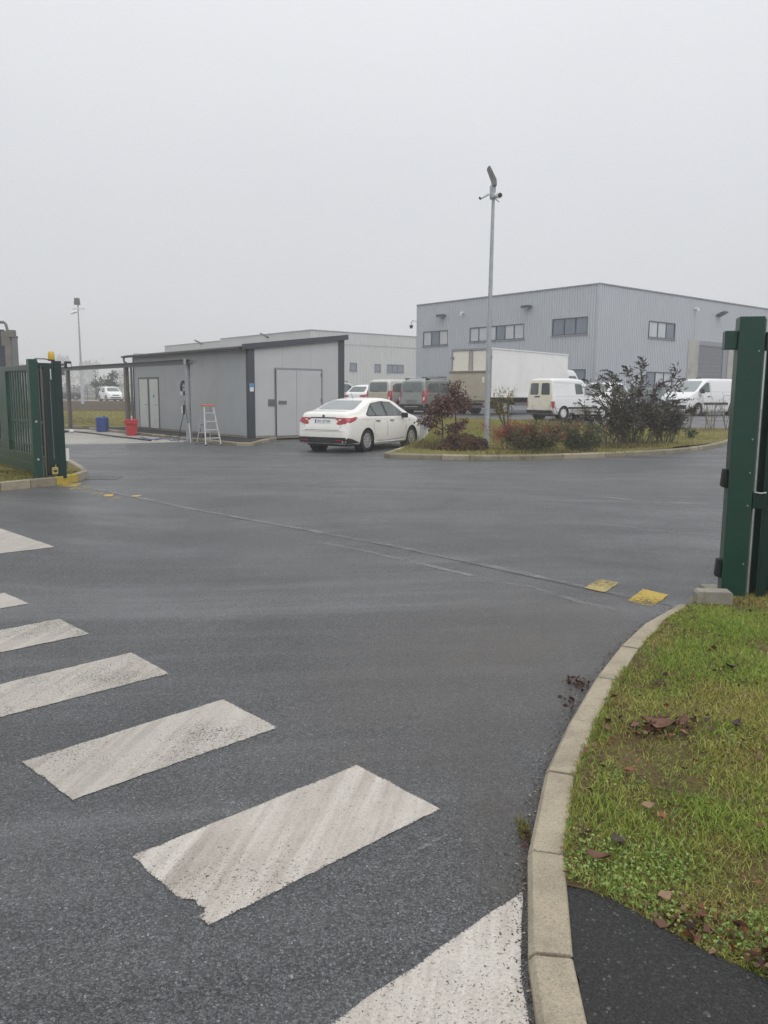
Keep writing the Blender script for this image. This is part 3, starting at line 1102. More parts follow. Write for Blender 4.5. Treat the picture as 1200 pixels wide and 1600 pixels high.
def leaf_mesh(l, w, curl, seed):
    """a crumpled broad leaf, about 24 triangles"""
    rg = random.Random(seed)
    mb = MB()
    nx, ny = 6, 3
    vs = []
    for i in range(nx + 1):
        t = i / nx
        ww = w * math.sin(math.pi * min(.97, max(.04, t)) ** .85) * rg.uniform(.85, 1.1)
        for j in range(ny):
            s_ = (j - 1)
            vs.append(((t - .5) * l, s_ * ww / 2, curl * (t - .5) ** 2 * l + abs(s_) * curl * .35 * w + rg.uniform(-.06, .06) * w))
    fs = [(i * ny + j, (i + 1) * ny + j, (i + 1) * ny + j + 1, i * ny + j + 1) for i in range(nx) for j in range(ny - 1)]
    return mb.add(vs, fs)


brownA = pm("dead_leaf_brown", (.13, .055, .03), .55, var=.4, scale=40.)
brownB = pm("dead_leaf_pale", (.24, .15, .09), .6, var=.35, scale=40.)
brownC = pm("dead_leaf_dark", (.045, .028, .022), .6, var=.4, scale=40.)
rust = pm("dead_leaf_rust", (.20, .065, .03), .55, var=.35, scale=40.)
DL = [  # x, y, length, width, rot, material, label
    (.74, 2.52, .085, .038, -40, brownA, "large curled brown dead leaf in clover just above the tarmac path corner"),
    (.90, 2.33, .050, .032, 20, brownB, "pale tan dead leaf on the clover at the path edge"),
    (.97, 2.22, .055, .03, 60, brownA, "brown dead leaf lying against the curved path edge"),
    (1.13, 2.02, .11, .05, -35, rust, "big reddish brown leaf at the path edge by the picture's right side"),
    (1.19, 1.97, .08, .045, 10, brownA, "broad brown leaf half under the big reddish leaf"),
    (1.05, 2.80, .045, .025, 80, rust, "small bright rust leaf upright in the tall grass"),
    (1.02, 2.87, .05, .03, 0, brownB, "tan folded leaf in the grass above the rust leaf"),
    (1.04, 3.17, .05, .035, 30, rust, "rust and brown leaf in the middle of the verge"),
    (.84, 2.65, .06, .035, 100, brownC, "dark wet leaf in the clover near the kerb"),
    (1.32, 3.62, .16, .07, 140, brownA, "long reddish leaf patch flat on the grass mid verge"),
    (1.65, 3.55, .06, .035, 45, brownC, "dark leaf on grass right of the long reddish leaf"),
    (1.95, 4.30, .08, .03, 15, brownC, "dark narrow leaf in the upper verge towards the gate post"),
    (1.45, 2.55, .06, .035, -20, brownA, "brown leaf on thick grass at the picture's right border"),
    (1.30, 2.25, .06, .04, 70, brownC, "dark brown leaf in long grass over the path bend"),
]
for i, (x, y, l, w, rz, mt, lb) in enumerate(DL):
    o = leaf_mesh(l * 1.05, w * 1.25, random.uniform(.3, .8), i).build("dead_leaf", mt, None, smooth=True)
    o.location = (x, y, verge_z(x, y) + .028)
    o.rotation_euler = (random.uniform(-.25, .25), random.uniform(-.3, .3), R(rz))
    tag(o, lb, "leaf", "dead leaves on the verge")
# leaf litter: too many to count
lp = np.concatenate([sample_poly(VIS, 700), RNG.normal(0, 1, (90, 2)) * (.09, .05) + (1.33, 3.62), RNG.normal(0, .05, (120, 2)) + (1.12, 2.02), RNG.normal(0, .06, (60, 2)) + (.95, 2.2)])
lp = lp[in_poly(lp[:, 0], lp[:, 1], VIS)]
n = len(lp)
P = np.column_stack([lp, verge_v(lp[:, 0], lp[:, 1]) + RNG.uniform(.010, .034, n)])
D = np.column_stack([RNG.normal(size=(n, 2)), RNG.uniform(-.2, .3, n)])
V, fl, lc, C = leaf_quads(P, D, RNG.uniform(.014, .042, n), RNG.uniform(.010, .026, n), palette(n, [(.10, .05, .03), (.05, .03, .02), (.16, .10, .06), (.14, .05, .02)], .3))
fast_mesh("leaf_litter", V, fl, lc, M['dead'], C)["kind"] = "stuff"
lp = np.concatenate([RNG.normal(0, 1, (46, 2)) * (.13, .03) + (1.22, 2.03), RNG.normal(0, 1, (16, 2)) * (.07, .025) + (.93, 2.18), RNG.normal(0, 1, (26, 2)) * (.12, .05) + (1.32, 3.62), sample_poly(VIS, 60)])
lp = lp[in_poly(lp[:, 0], lp[:, 1], VIS)]
n = len(lp)
P = np.column_stack([lp, verge_v(lp[:, 0], lp[:, 1]) + RNG.uniform(.016, .04, n)])
D = np.column_stack([RNG.normal(size=(n, 2)), RNG.uniform(-.35, .35, n)])
V, fl, lc, C = leaf_quads(P, D, RNG.uniform(.03, .065, n), RNG.uniform(.018, .036, n), palette(n, [(.13, .06, .04), (.09, .045, .03), (.17, .085, .06), (.05, .03, .025)], .3))
fast_mesh("leaf_litter", V, fl, lc, M['dead'], C)["kind"] = "stuff"
# wet red leaves in the gutter by the kerb
lp = np.concatenate([RNG.normal(0, 1, (60, 2)) * (.035, .04) + (1.10, 4.33), RNG.normal(0, 1, (26, 2)) * (.02, .08) + (1.0, 4.08), RNG.normal(0, 1, (8, 2)) * (.012, .05) + (.535, 2.70)])
lp = lp[~in_poly(lp[:, 0], lp[:, 1], KL + [(6, -.9), (6, 6)])]
n = len(lp)
P = np.column_stack([lp, RNG.uniform(.006, .03, n)])
D = np.column_stack([RNG.normal(size=(n, 2)), RNG.uniform(-.2, .3, n)])
V, fl, lc, C = leaf_quads(P, D, RNG.uniform(.015, .04, n), RNG.uniform(.010, .024, n), palette(n, [(.05, .016, .014), (.03, .016, .014), (.08, .03, .02)], .3))
fast_mesh("gutter_leaves", V, fl, lc, M['dead'], C)["kind"] = "stuff"
# grit swept against the kerb and turf creeping over its back edge
gq = []
for a_, b_ in zip(KL[:8], KL[1:9]):
    for _ in range(150):
        t = random.random()
        d_ = abs(random.gauss(0, .035)) + .004
        nx_, ny2_ = (b_[1] - a_[1]), -(b_[0] - a_[0])
        l_ = math.hypot(nx_, ny2_)
        gq.append((a_[0] + (b_[0] - a_[0]) * t + nx_ / l_ * d_, a_[1] + (b_[1] - a_[1]) * t + ny2_ / l_ * d_))
gq = np.array(gq)
gq = gq[~in_poly(gq[:, 0], gq[:, 1], KL + [(6, -.9), (6, 6)])]
n = len(gq)
P = np.column_stack([gq, RNG.uniform(.002, .006, n)])
D = np.column_stack([RNG.normal(size=(n, 2)), RNG.uniform(-.1, .1, n)])
V, fl, lc, C = leaf_quads(P, D, RNG.uniform(.004, .014, n), RNG.uniform(.003, .009, n), palette(n, [(.20, .17, .13), (.10, .08, .06), (.30, .27, .23), (.07, .045, .03)], .3))
fast_mesh("grit", V, fl, lc, M['dead'], C)["kind"] = "stuff"
gq = []
for a_, b_ in zip(KR[:6], KR[1:7]):
    for _ in range(420):
        t = random.random()
        nx_, ny2_ = (b_[1] - a_[1]), -(b_[0] - a_[0])
        l_ = math.hypot(nx_, ny2_)
        d_ = random.uniform(-.012, .025)
        gq.append((a_[0] + (b_[0] - a_[0]) * t - nx_ / l_ * d_, a_[1] + (b_[1] - a_[1]) * t - ny2_ / l_ * d_))
gq = np.array(gq)
gq = gq[vnoise(gq[:, 0], gq[:, 1], 6., 31) > .35]
n = len(gq)
blades("grass", np.column_stack([gq, np.full(n, .045)]), RNG.uniform(.015, .05, n), RNG.uniform(.002, .005, n), RNG.uniform(.5, .98, n), palette(n, [(.24, .30, .05), (.30, .30, .07), (.17, .24, .04), (.30, .24, .10)], .3), M['grass'])["kind"] = "stuff"
# weed tuft growing at the kerb foot
wd = thing("weed", "small yellow green weed tuft at the foot of the near kerb", "weed", (.552, 2.79, 0))
n = 130
P = np.column_stack([RNG.normal(0, .010, n) - .02, RNG.normal(0, .03, n), np.zeros(n)])
blades("foliage", P, RNG.uniform(.015, .05, n), RNG.uniform(.003, .006, n), RNG.uniform(.3, .95, n), palette(n, [(.22, .20, .05), (.17, .18, .04), (.14, .09, .04)], .25), M['grass'], wd)["kind"] = "stuff"

# ------------------------------------------------------------------ left gate island
LK = [(-12.2, 9.2), (-10.4, 10.2), (-8.9, 11.1), (-7.7, 11.95), (-6.95, 12.5), (-6.36, 13.06), (-6.08, 13.5), (-5.83, 13.9), (-5.70, 14.5), (-5.74, 15.05), (-6.02, 15.66), (-6.45, 16.5), (-7.0, 17.5), (-8.0, 19.), (-9.5, 21.)]
lk = kerb_run("kerb", list(reversed(LK)), .13, .14, [M['kerb'], M['kerb_moss'], M['kerb']], face=.03)
LKI = offs(list(reversed(LK)), .13)
KSTONES[-1][len(LK) - 2 - 7].data.materials[0] = pm("yellow_kerb_stone", (.50, .37, .04), .65, var=.3, scale=8., dirt=(.30, .27, .17), dirt_amt=.7)
gz = lambda x, y: .115 + .01 * math.sin(3 * x) * math.cos(2.5 * y)
GI = LKI + [(-17, 11), (-15, 22)]
sheet("verge", GI, gz, M['lawn'], .5)
pts = sample_poly(LKI[5:] + [(-13, 13), (-9.6, 16), (-7.2, 15.2)], 16000)
n = len(pts)
P = np.column_stack([pts, np.full(n, .11)])
blades("grass", P, RNG.uniform(.03, .08, n), RNG.uniform(.006, .012, n), RNG.uniform(.2, .9, n), palette(n, [(.10, .12, .02), (.16, .15, .035), (.20, .17, .06), (.08, .11, .02)], .3), M['grass'])["kind"] = "stuff"

# sliding gate, leaf parked along the fence line behind the portal
GA = (-6.0, 13.87)
grz = math.atan2(U[1], U[0])               # local +x runs along the leaf, away to the left
ny_ = (-V_[0], -V_[1])                     # local +y of the gate: towards the road outside
gt = thing("sliding_gate", "open dark green sliding gate leaf with upright bars left of the entrance", "gate", (GA[0] - .18 * ny_[0], GA[1] - .18 * ny_[1], .1), grz)
LEAF = 6.2
MB().box((.08, -.06, .06), (LEAF, .06, .22)).build("bottom_rail", M['green'], gt, bevel=.006)
MB().box((.08, -.052, .222), (LEAF, .052, .38)).build("middle_rail", M['green'], gt, bevel=.006)
MB().box((.08, -.045, 1.89), (LEAF, .045, 1.99)).build("top_rail", M['green'], gt, bevel=.006)
MB().box((-.06, -.07, .06), (.078, .06, 2.0)).build("end_post", M['green_dark'], gt, bevel=.006)
bar0 = None
for i in range(36):
    x = .18 + i * .165
    if 2.22 < x < 2.95:
        continue
    if bar0 is None:
        bar0 = MB().box((-.03, -.012, .382), (.03, .012, 1.888)).build("bar", M['green'], gt)
        bar0.location.x = x
    else:
        c = bar0.copy()
        COL.objects.link(c)
        c.location.x = x
for z0_, z1_ in ((.382, .76), (.764, 1.14), (1.144, 1.52), (1.524, 1.888)):
    MB().box((2.32, -.05, z0_), (2.86, .05, z1_)).build("infill_panel", M['green'], gt, bevel=.004)
MB().box((.08, -.012, .95), (LEAF, .012, 1.0)).build("cross_bar", M['green'], gt)
MB().box((.08, -.012, .52), (LEAF, .012, .55)).build("cross_bar", M['green'], gt)
mb = MB()
mb.cbox((.55, .02, 2.01), (.30, .06, .05))
for q in (.45, .55, .65):
    mb.lathe([(.035, 2.02), (.035, 2.07)], 8, Matrix.Translation((q, .02, 0)))
mb.build("roller_guide", M['black'], gt)

pt = thing("gate_portal", "green steel guide portal with two posts and yellow beacon at the open gate", "gate portal", (GA[0], GA[1], .1), grz)
p1 = MB().box((-.07, -.04, 0), (.07, .10, 2.06)).build("post", M['green'], pt, bevel=.006)
p2 = MB().box((-.07, -.44, 0), (.07, -.31, 2.04)).build("post", M['green_dark'], pt, bevel=.006)
MB().box((-.05, -.308, 1.90), (.05, -.042, 2.0)).build("crossbeam", M['green_dark'], pt, bevel=.004)
MB().box((-.10, -.30, .25), (-.075, -.13, 1.9)).build("receiver_plate", M['green_dark'], pt, bevel=.004)
MB().box((-.13, -.145, .1), (-.076, -.125, 1.92)).build("safety_edge", M['black'], pt)
MB().box((-.105, -.25, 1.72), (-.1005, -.235, 1.9)).build("cable_clip", M['white'], pt)
MB().tube([(-.085, -.09, 1.95), (-.085, -.095, 1.1), (-.085, -.09, .05)], .008, 6).build("cable", M['steel_dark'], pt)
MB().tube([(-.108, -.22, 1.7), (-.108, -.225, .35)], .008, 6).build("cable", M['steel_dark'], pt)
MB().tube([(0, -.31, 2.05), (0, -.2, 2.07), (0, -.02, 2.07)], .012, 6).build("top_bar", M['steel_dark'], pt)
MB().box((-.03, -.066, .05), (.03, -.042, 1.9)).build("seal_strip", M['steel_brown'], pt)
bea = MB().lathe([(.052, 2.06), (.055, 2.11), (.05, 2.18), (.035, 2.20)], 14, Matrix.Translation((0, -.30, 0))).build("beacon", M['amber'], pt, smooth='auto')
MB().lathe([(.056, 2.04), (.056, 2.062)], 14, Matrix.Translation((0, -.30, 0))).build("beacon_base", M['black'], bea)
fl_ = MB().box((-.06, -.62, 1.92), (.04, -.52, 2.04)).build("photocell", M['black'], pt, bevel=.01)
MB().box((-.063, -.605, 1.94), (-.0605, -.54, 2.0)).build("lens", M['white'], fl_)
MB().box((-.02, -.52, 1.96), (.02, -.442, 2.0)).build("bracket", M['steel_dark'], pt)
MB().box((-.05, -.50, 1.80), (.03, -.442, 1.87)).build("junction_box", M['steel_brown'], pt)
es_ = MB().box((-.16, -.27, .09), (-.105, -.17, .21)).build("end_stop", pm('faded_yellow', (.42, .36, .12), .6, var=.3), pt, bevel=.006)
MB().box((-.164, -.25, .13), (-.161, -.19, .165)).build("end_stop_mark", M['black'], es_)
MB().box((-.06, -.50, .30), (-.0, -.442, .52)).build("photocell", M['white'], pt, bevel=.006)
MB().box((-.02, -.48, .16), (.04, -.442, .30)).build("rust_bracket", M['steel_brown'], pt)
for z in (1.0, .35):
    MB().lathe([(.02, 0), (.02, .012), (.008, .02)], 10, Matrix.Translation((-.07, .03, z)) @ Matrix.Rotation(R(-90), 4, 'Y')).build("bolt", M['steel'], p1)
tag(MB().box((.0, -.42, -.2), (.42, .10, -.006)).build("footing_slab", M['apron'], None), "pale concrete footing slab under the open gate portal", "footing")
bpy.data.objects["footing_slab"].location = (GA[0], GA[1], .115)
bpy.data.objects["footing_slab"].rotation_euler = (0, 0, grz)

# fence that the leaf slides along
fc = thing("fence", "green mesh fence panels running on behind the parked gate leaf", "fence", (GA[0], GA[1], .1), grz)
for k in range(4):
    x = 5.6 + k * 2.5
    MB().box((x - .03, -.43, 0), (x + .03, -.37, 1.9)).build("post", M['green'], fc)
    w = MB()
    for j in range(25):
        w.box((x + .05 + j * .096, -.403, .05), (x + .056 + j * .096, -.397, 1.85))
    for j in range(9):
        w.box((x + .03, -.404, .1 + j * .2), (x + 2.47, -.396, .106 + j * .2))
    w.build("wire_panel", M['green'], fc)

# ------------------------------------------------------------------ right gate post
gp = thing("gate_post", "tall dark green receiving post of the gate at the near right kerb end", "gate post", (2.74, 6.08, 0), R(-14))
MB().box((-.115, -.08, -.05), (.06, .10, 2.2)).build("post", M['green'], gp, bevel=.006)
MB().box((.062, .0, -.05), (.085, .10, 2.19)).build("flange", M['green_light'], gp, bevel=.004)
MB().box((-.205, -.05, 1.965), (-.116, .07, 2.10)).build("guide_arm", M['green'], gp, bevel=.005)
MB().box((.087, -.03, 1.955), (.30, .06, 2.09)).build("guide_arm", M['green'], gp, bevel=.005)
MB().box((.15, -.05, -.05), (.21, .02, 2.15)).build("post", M['green_dark'], gp, bevel=.005)
MB().box((.12, .10, -.05), (.30, .13, 2.1)).build("backing_plate", M['green_dark'], gp, bevel=.004)
cl = MB().box((.062, -.09, .78), (.149, -.03, .90)).build("clamp", M['green_dark'], gp, bevel=.006)
MB().tube([(.075, -.095, .905), (.11, -.10, .899), (.15, -.095, .905)], .006, 6).build("clamp_bolt", M['steel'], cl)
for z in (.92, .22):
    st = MB()
    st.prism([(-.045, .015), (0, 0), (0, .145), (-.035, .15)], -.04, .04, Matrix.Translation((-.116, 0, z)) @ Matrix.Rotation(R(90), 4, 'X'))
    st.build("rubber_stop", M['rubber'], gp, bevel=.006)
rv = None
for z in (.35, .8, 1.05, 1.3, 1.95):
    if rv is None:
        rv = MB().lathe([(.006, 0), (.005, .005)], 8, Matrix.Translation((.03, -.08, 0)) @ Matrix.Rotation(R(90), 4, 'X')).build("rivet", M['steel'], gp)
        rv.location.z = z
    else:
        c = rv.copy()
        COL.objects.link(c)
        c.location.z = z
b1 = MB()
b1.prism([(0, -.16), (.26, -.16), (.26, .145), (.245, .165), (.015, .165), (0, .145)], -.06, .06, Matrix.Rotation(R(90), 4, 'X'))
o = b1.build("concrete_block", M['block'], None, bevel=.008)
tag(o, "upright grey concrete kerb block at the foot of the green gate post", "block")
o.location = (2.345, 5.87, .015)
o.rotation_euler = (0, 0, R(-6))
b2 = MB().box((0, 0, -.1), (.14, .25, .09)).build("concrete_block", M['block'], None, bevel=.008)
tag(b2, "small grey concrete block mostly hidden behind the green gate post", "block")
b2.location = (2.60, 6.18, .0)
fp = thing("fence", "green wire fence panel joining the receiving gate post and leaving the frame", "fence", (2.98, 6.02, .04), R(8))
w = MB()
for j in range(30):
    w.box((.08 + j * .1, -.003, .05), (.086 + j * .1, .003, 1.9))
for j in range(10):
    w.box((.05, -.004, .1 + j * .2), (3.1, .004, .106 + j * .2))
w.build("wire_panel", M['green'], fp)
MB().box((3.1, -.03, -.04), (3.16, .03, 2.0)).build("post", M['green'], fp)
bo = thing("bollard", "short white bollard by the island end, mostly behind the green post", "bollard", (9.95, 22.95, 0))
MB().lathe([(.11, 0), (.11, .46), (.09, .50), (.0, .51)], 14).build("body", M['white'], bo, smooth='auto')
MB().lathe([(.113, .38), (.113, .43)], 14).build("band", M['steel_dark'], bo)

# ------------------------------------------------------------------ central island
IK = [(2.05, 35.6), (1.7, 31.0), (1.35, 27.6), (1.0, 24.9), (.45, 22.6), (-.02, 20.42), (.12, 20.2), (1.42, 19.86), (2.1, 19.75), (2.83, 19.75), (3.7, 19.95), (4.57, 20.4), (5.8, 21.0), (6.94, 21.7), (8.0, 22.5), (8.96, 23.4), (10.2, 24.8), (11.2, 26.1), (12.1, 27.6), (12.9, 29.0), (13.3, 30.2)]
IKd = [IK[0]]
for a, b in zip(IK, IK[1:]):
    n = max(1, round(math.hypot(b[0] - a[0], b[1] - a[1]) / 1.0))
    IKd += [(a[0] + (b[0] - a[0]) * k / n, a[1] + (b[1] - a[1]) * k / n) for k in range(1, n + 1)]
kerb_run("kerb", IKd, .13, .13, [M['kerb_moss'], M['kerb'], M['kerb_moss'], M['kerb_moss']], zf=H, face=.03)
II = offs(IKd, .13)


def isl_z(x, y):
    return H(x, y) + .118 + .06 * math.sin(x * .8 + 1) * math.sin(y * .6) * ss(20.5, 24, y) + .01 * math.sin(4 * x + y)


isl_v = np.vectorize(isl_z)
ISL = II + [(11.5, 30.4), (9.6, 31.2), (7.6, 32.6), (5.5, 34.5)]
sheet("lawn", ISL, isl_z, M['lawn'], .6)
pts = sample_poly(ISL, 62000)
front = np.min([np.hypot(pts[:, 0] - a[0], pts[:, 1] - a[1]) for a in II[14:36]], axis=0)
dn = vnoise(pts[:, 0], pts[:, 1], .7, 3) * .6 + vnoise(pts[:, 0], pts[:, 1], 2.1, 8) * .4
keep = RNG.uniform(size=len(pts)) < np.clip(.12 + front * .32, .1, 1) * np.clip((dn - .15) * 2.2, .1, 1)
pts, dn = pts[keep], dn[keep]
n = len(pts)
P = np.column_stack([pts, isl_v(pts[:, 0], pts[:, 1])])
f = np.clip((vnoise(pts[:, 0], pts[:, 1], .5, 6) - .4) * 2 + RNG.normal(0, .3, n), 0, 1)[:, None]
c1 = palette(n, [(.27, .29, .055), (.31, .32, .065), (.21, .25, .05)], .25)
c2 = palette(n, [(.29, .24, .085), (.23, .16, .075), (.31, .27, .11)], .25)
blades("grass", P, RNG.uniform(.03, .10, n), RNG.uniform(.008, .018, n), RNG.uniform(.3, .95, n), c1 * (1 - f) + c2 * f, M['grass'])["kind"] = "stuff"


# ------------------------------------------------------------------ lamp masts
def floodlight_head(parent, z):
    hd = thing("floodlight", None, None)
    return hd


lp_ = thing("lamp_post", "tall galvanised lamp mast with two cameras standing in the planted island", "lamp post", (2.98, 23.45, isl_z(2.98, 23.45) - .02))
MB().tube([(0, 0, 0), (0, 0, 3.6), (.02, 0, 7.15)], .088, 14, r1=.042).build("pole", M['steel'], lp_, smooth='auto')
MB().lathe([(.14, 0), (.14, .02), (.1, .03)], 14).build("base_plate", M['steel'], lp_)
MB().box((.08, -.04, .5), (.092, .04, .85)).build("hatch", M['steel_dark'], lp_)
MB().lathe([(.075, 6.95), (.085, 7.0), (.085, 7.28), (.06, 7.32)], 12).build("collar", M['steel'], lp_)
hd = MB()
hd.prism([(-.05, 0), (.07, 0), (.06, .16), (-.13, .52), (-.19, .50), (-.05, .16)], -.17, .17, Matrix.Translation((.02, 0, 7.28)) @ Matrix.Rotation(R(90), 4, 'X'))
hd.build("floodlight", M['steel_dark'], lp_, bevel=.01)
cm = MB().tube([(-.06, 0, 7.08), (-.16, -.03, 7.06)], .02, 8)
c1_ = cm.build("camera_arm", M['white'], lp_)
k1 = MB().tube([(-.14, -.03, 7.08), (-.36, -.10, 6.95)], .05, 10).build("camera", M['white'], lp_)
MB().tube([(-.355, -.098, 6.953), (-.375, -.104, 6.942)], .042, 10).build("lens", M['black'], k1)
k2 = MB().tube([(.05, 0, 7.05), (.14, -.12, 7.02), (.17, -.24, 7.0)], .075, 12).build("camera", M['white'], lp_)
MB().tube([(.17, -.235, 7.0), (.172, -.262, 6.998)], .06, 10).build("lens", M['black'], k2)
MB().tube([(.05, .05, 7.0), (.2, .1, 6.9)], .02, 8).build("camera_arm", M['white'], lp_)

lq = thing("lamp_post", "slim distant lamp mast with floodlight on the grass bank at left", "lamp post", (-23.2, 62., .60))
MB().tube([(0, 0, 0), (0, 0, 3.2)], .12, 10).build("base_sleeve", M['clad'], lq)
MB().tube([(0, 0, 3.2), (-.02, 0, 7.4)], .075, 10, r1=.045).build("pole", M['steel'], lq)
MB().prism([(-.18, 0), (.23, 0), (.18, .48), (-.13, .48)], -.15, .12, Matrix.Translation((-.1, 0, 7.5)) @ Matrix.Rotation(R(90), 4, 'X')).build("floodlight", M['steel_dark'], lq)
MB().tube([(0, 0, 7.35), (0, 0, 7.55)], .06, 8).build("bracket", M['steel'], lq)
MB().cbox((.05, 0, 7.2), (.95, .1, .09)).build("crossbar", M['white'], lq)
MB().tube([(-.15, 0, 7.0), (-.5, -.2, 6.85)], .09, 8).build("camera", M['white'], lq)

# ------------------------------------------------------------------ grey hut with plinth
HA = (-4.58, 27.3)
HZ = .10
hrz = math.atan2(V_[1], V_[0])     # local +x along the right face, local +y into the hut along U
hut = thing("workshop_hut", "low grey panelled hut with anthracite corner trims and sloping roof", "hut", (HA[0], HA[1], HZ), hrz)
HL, HW, HT0, HT1 = 9.7, 3.95, 2.95, 3.42
# left wall: upright sandwich panels
npan = 9
for i in range(npan):
    a, b = i * HL / npan, (i + 1) * HL / npan
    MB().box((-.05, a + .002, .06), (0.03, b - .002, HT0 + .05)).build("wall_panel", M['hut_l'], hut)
edges = [.20, 1.0, 2.6, 3.70]
edges = [.20, 1.32, 2.50, 3.70]
for i in range(3):
    a, b = edges[i], edges[i + 1]
    z0 = HT0 + (HT1 - HT0) * a / HW
    z1 = HT0 + (HT1 - HT0) * b / HW
    m_ = MB()
    vs = [(a + .003, -.03, .06), (b - .003, -.03, .06), (b - .003, -.03, z1 + .055), (a + .003, -.03, z0 + .055)]
    m_.add(vs + [(x, .05, z) for x, y, z in vs], [(0, 1, 2, 3), (7, 6, 5, 4), (0, 4, 5, 1), (1, 5, 6, 2), (2, 6, 7, 3), (3, 7, 4, 0)])
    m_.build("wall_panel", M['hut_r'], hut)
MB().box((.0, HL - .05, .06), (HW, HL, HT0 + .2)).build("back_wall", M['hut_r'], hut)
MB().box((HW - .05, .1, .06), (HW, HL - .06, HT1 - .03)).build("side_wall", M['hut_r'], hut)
MB().box((-.055, -.045, 0), (.20, .1, HT0 + .01)).build("corner_trim", M['anthracite'], hut)
MB().box((3.70, -.045, 0), (HW + .02, .1, HT1 + .02)).build("corner_trim", M['anthracite'], hut)
MB().box((-.055, HL - .10, 0), (.08, HL + .01, HT0)).build("corner_trim", M['anthracite'], hut)
# plinth
MB().box((-.045, .1, -.05), (.1, HL, .058)).build("plinth", M['block'], hut)
MB().box((.2, -.04, -.05), (3.7, .04, .058)).build("plinth", M['block'], hut)
# roof: sheet, fascia, gutter and downpipe
rf = MB()
sl_ = (HT1 - HT0) / HW
x0, x1 = -.30, HW + .12
za = HT0 + sl_ * x0
zb = HT0 + sl_ * x1
rf.add([(x0, -.10, za + .06), (x1, -.10, zb + .06), (x1, HL + .3, zb + .06), (x0, HL + .3, za + .06), (x0, -.10, za + .14), (x1, -.10, zb + .14), (x1, HL + .3, zb + .14), (x0, HL + .3, za + .14)],
       [(0, 3, 2, 1), (4, 5, 6, 7), (0, 1, 5, 4), (1, 2, 6, 5), (2, 3, 7, 6), (3, 0, 4, 7)])
roof = rf.build("roof", M['steel_dark'], hut)
fa = MB()
fa.add([(x0, -.16, za + .02), (x1, -.16, zb + .02), (x1, -.101, zb + .02), (x0, -.101, za + .02), (x0, -.16, za + .20), (x1, -.16, zb + .20), (x1, -.101, zb + .20), (x0, -.101, za + .20)],
       [(0, 3, 2, 1), (4, 5, 6, 7), (0, 1, 5, 4), (1, 2, 6, 5), (2, 3, 7, 6), (3, 0, 4, 7)])
fa.build("fascia", M['anthracite'], roof)
gu = MB()
pr = [(math.cos(t) * .075, math.sin(t) * .075) for t in np.linspace(math.pi, 2 * math.pi, 9)]
vs = [(x0 - .07 + a, yy, za + .10 + b) for yy in (-.16, HL + .3) for a, b in pr]
gu.add(vs, [(i, i + 1, 9 + i + 1, 9 + i) for i in range(8)])
gu.box((x0 - .15, -.16, za + .095), (x0, HL + .3, za + .105))
gu.build("gutter", M['steel_dark'], roof)
MB().tube([(x0 - .07, HL + .15, za + .05), (x0 - .07, HL + .15, za - .12), (-.11, HL + .05, za - .30), (-.11, HL + .05, .05)], .045, 10).build("downpipe", M['steel_dark'], hut, smooth='auto')
# double door on the pale face
dz = 2.32
df = MB()
df.box((.98, -.065, .03), (1.04, -.032, dz + .06)).box((2.93, -.065, .03), (2.99, -.032, dz + .06)).box((1.04, -.065, dz), (2.93, -.032, dz + .06))
df.build("door_frame", M['trim'], hut)
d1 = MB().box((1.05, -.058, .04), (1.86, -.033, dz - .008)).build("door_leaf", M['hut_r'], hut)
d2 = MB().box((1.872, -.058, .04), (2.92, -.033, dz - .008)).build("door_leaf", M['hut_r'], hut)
MB().box((1.0, -.07, .03), (1.03, -.066, dz)).build("door_seal", M['rubber'], hut)
MB().box((1.12, -.085, 1.14), (1.44, -.059, 1.25)).build("latch_bar", M['steel_dark'], d1)
MB().box((.72, -.06, 1.08), (.97, -.032, 1.30)).build("latch_plate", M['steel_dark'], hut)
for z in (.3, 1.2, 2.1):
    MB().box((2.90, -.075, z), (2.95, -.059, z + .12)).build("hinge", M['steel_dark'], d2)
sg = MB().box((.0, -.052, 1.56), (.15, -.0455, 1.82)).build("notice", M['white'], hut)
MB().box((.006, -.0545, 1.70), (.144, -.0525, 1.814)).build("notice_header", M['sign_blue'], sg)
# two white doors on the left face
for y0_, y1_ in ((7.18, 8.02), (8.20, 9.06)):
    fr = MB().box((-.075, y0_ - .07, .04), (-.052, y0_, 2.12)).box((-.075, y1_, .04), (-.052, y1_ + .07, 2.12)).box((-.075, y0_, 2.05), (-.052, y1_, 2.12))
    fr.build("door_frame", M['steel_dark'], hut)
    d_ = MB().box((-.07, y0_ + .006, .05), (-.053, y1_ - .006, 2.044)).build("door", M['white_door'], hut)
    hd_ = MB().tube([(-.07, y0_ + .10, 1.0), (-.115, y0_ + .10, 1.0), (-.115, y0_ + .22, 1.0)], .012, 6).build("handle", M['steel_dark'], d_)
    if y0_ < 8:
        MB().lathe([(.0, 0), (.07, .001), (.07, .004)], 14, Matrix.Translation((-.0705, 7.62, 1.35)) @ Matrix.Rotation(R(-90), 4, 'Y')).build("door_sticker", M['sign_blue'], d_)

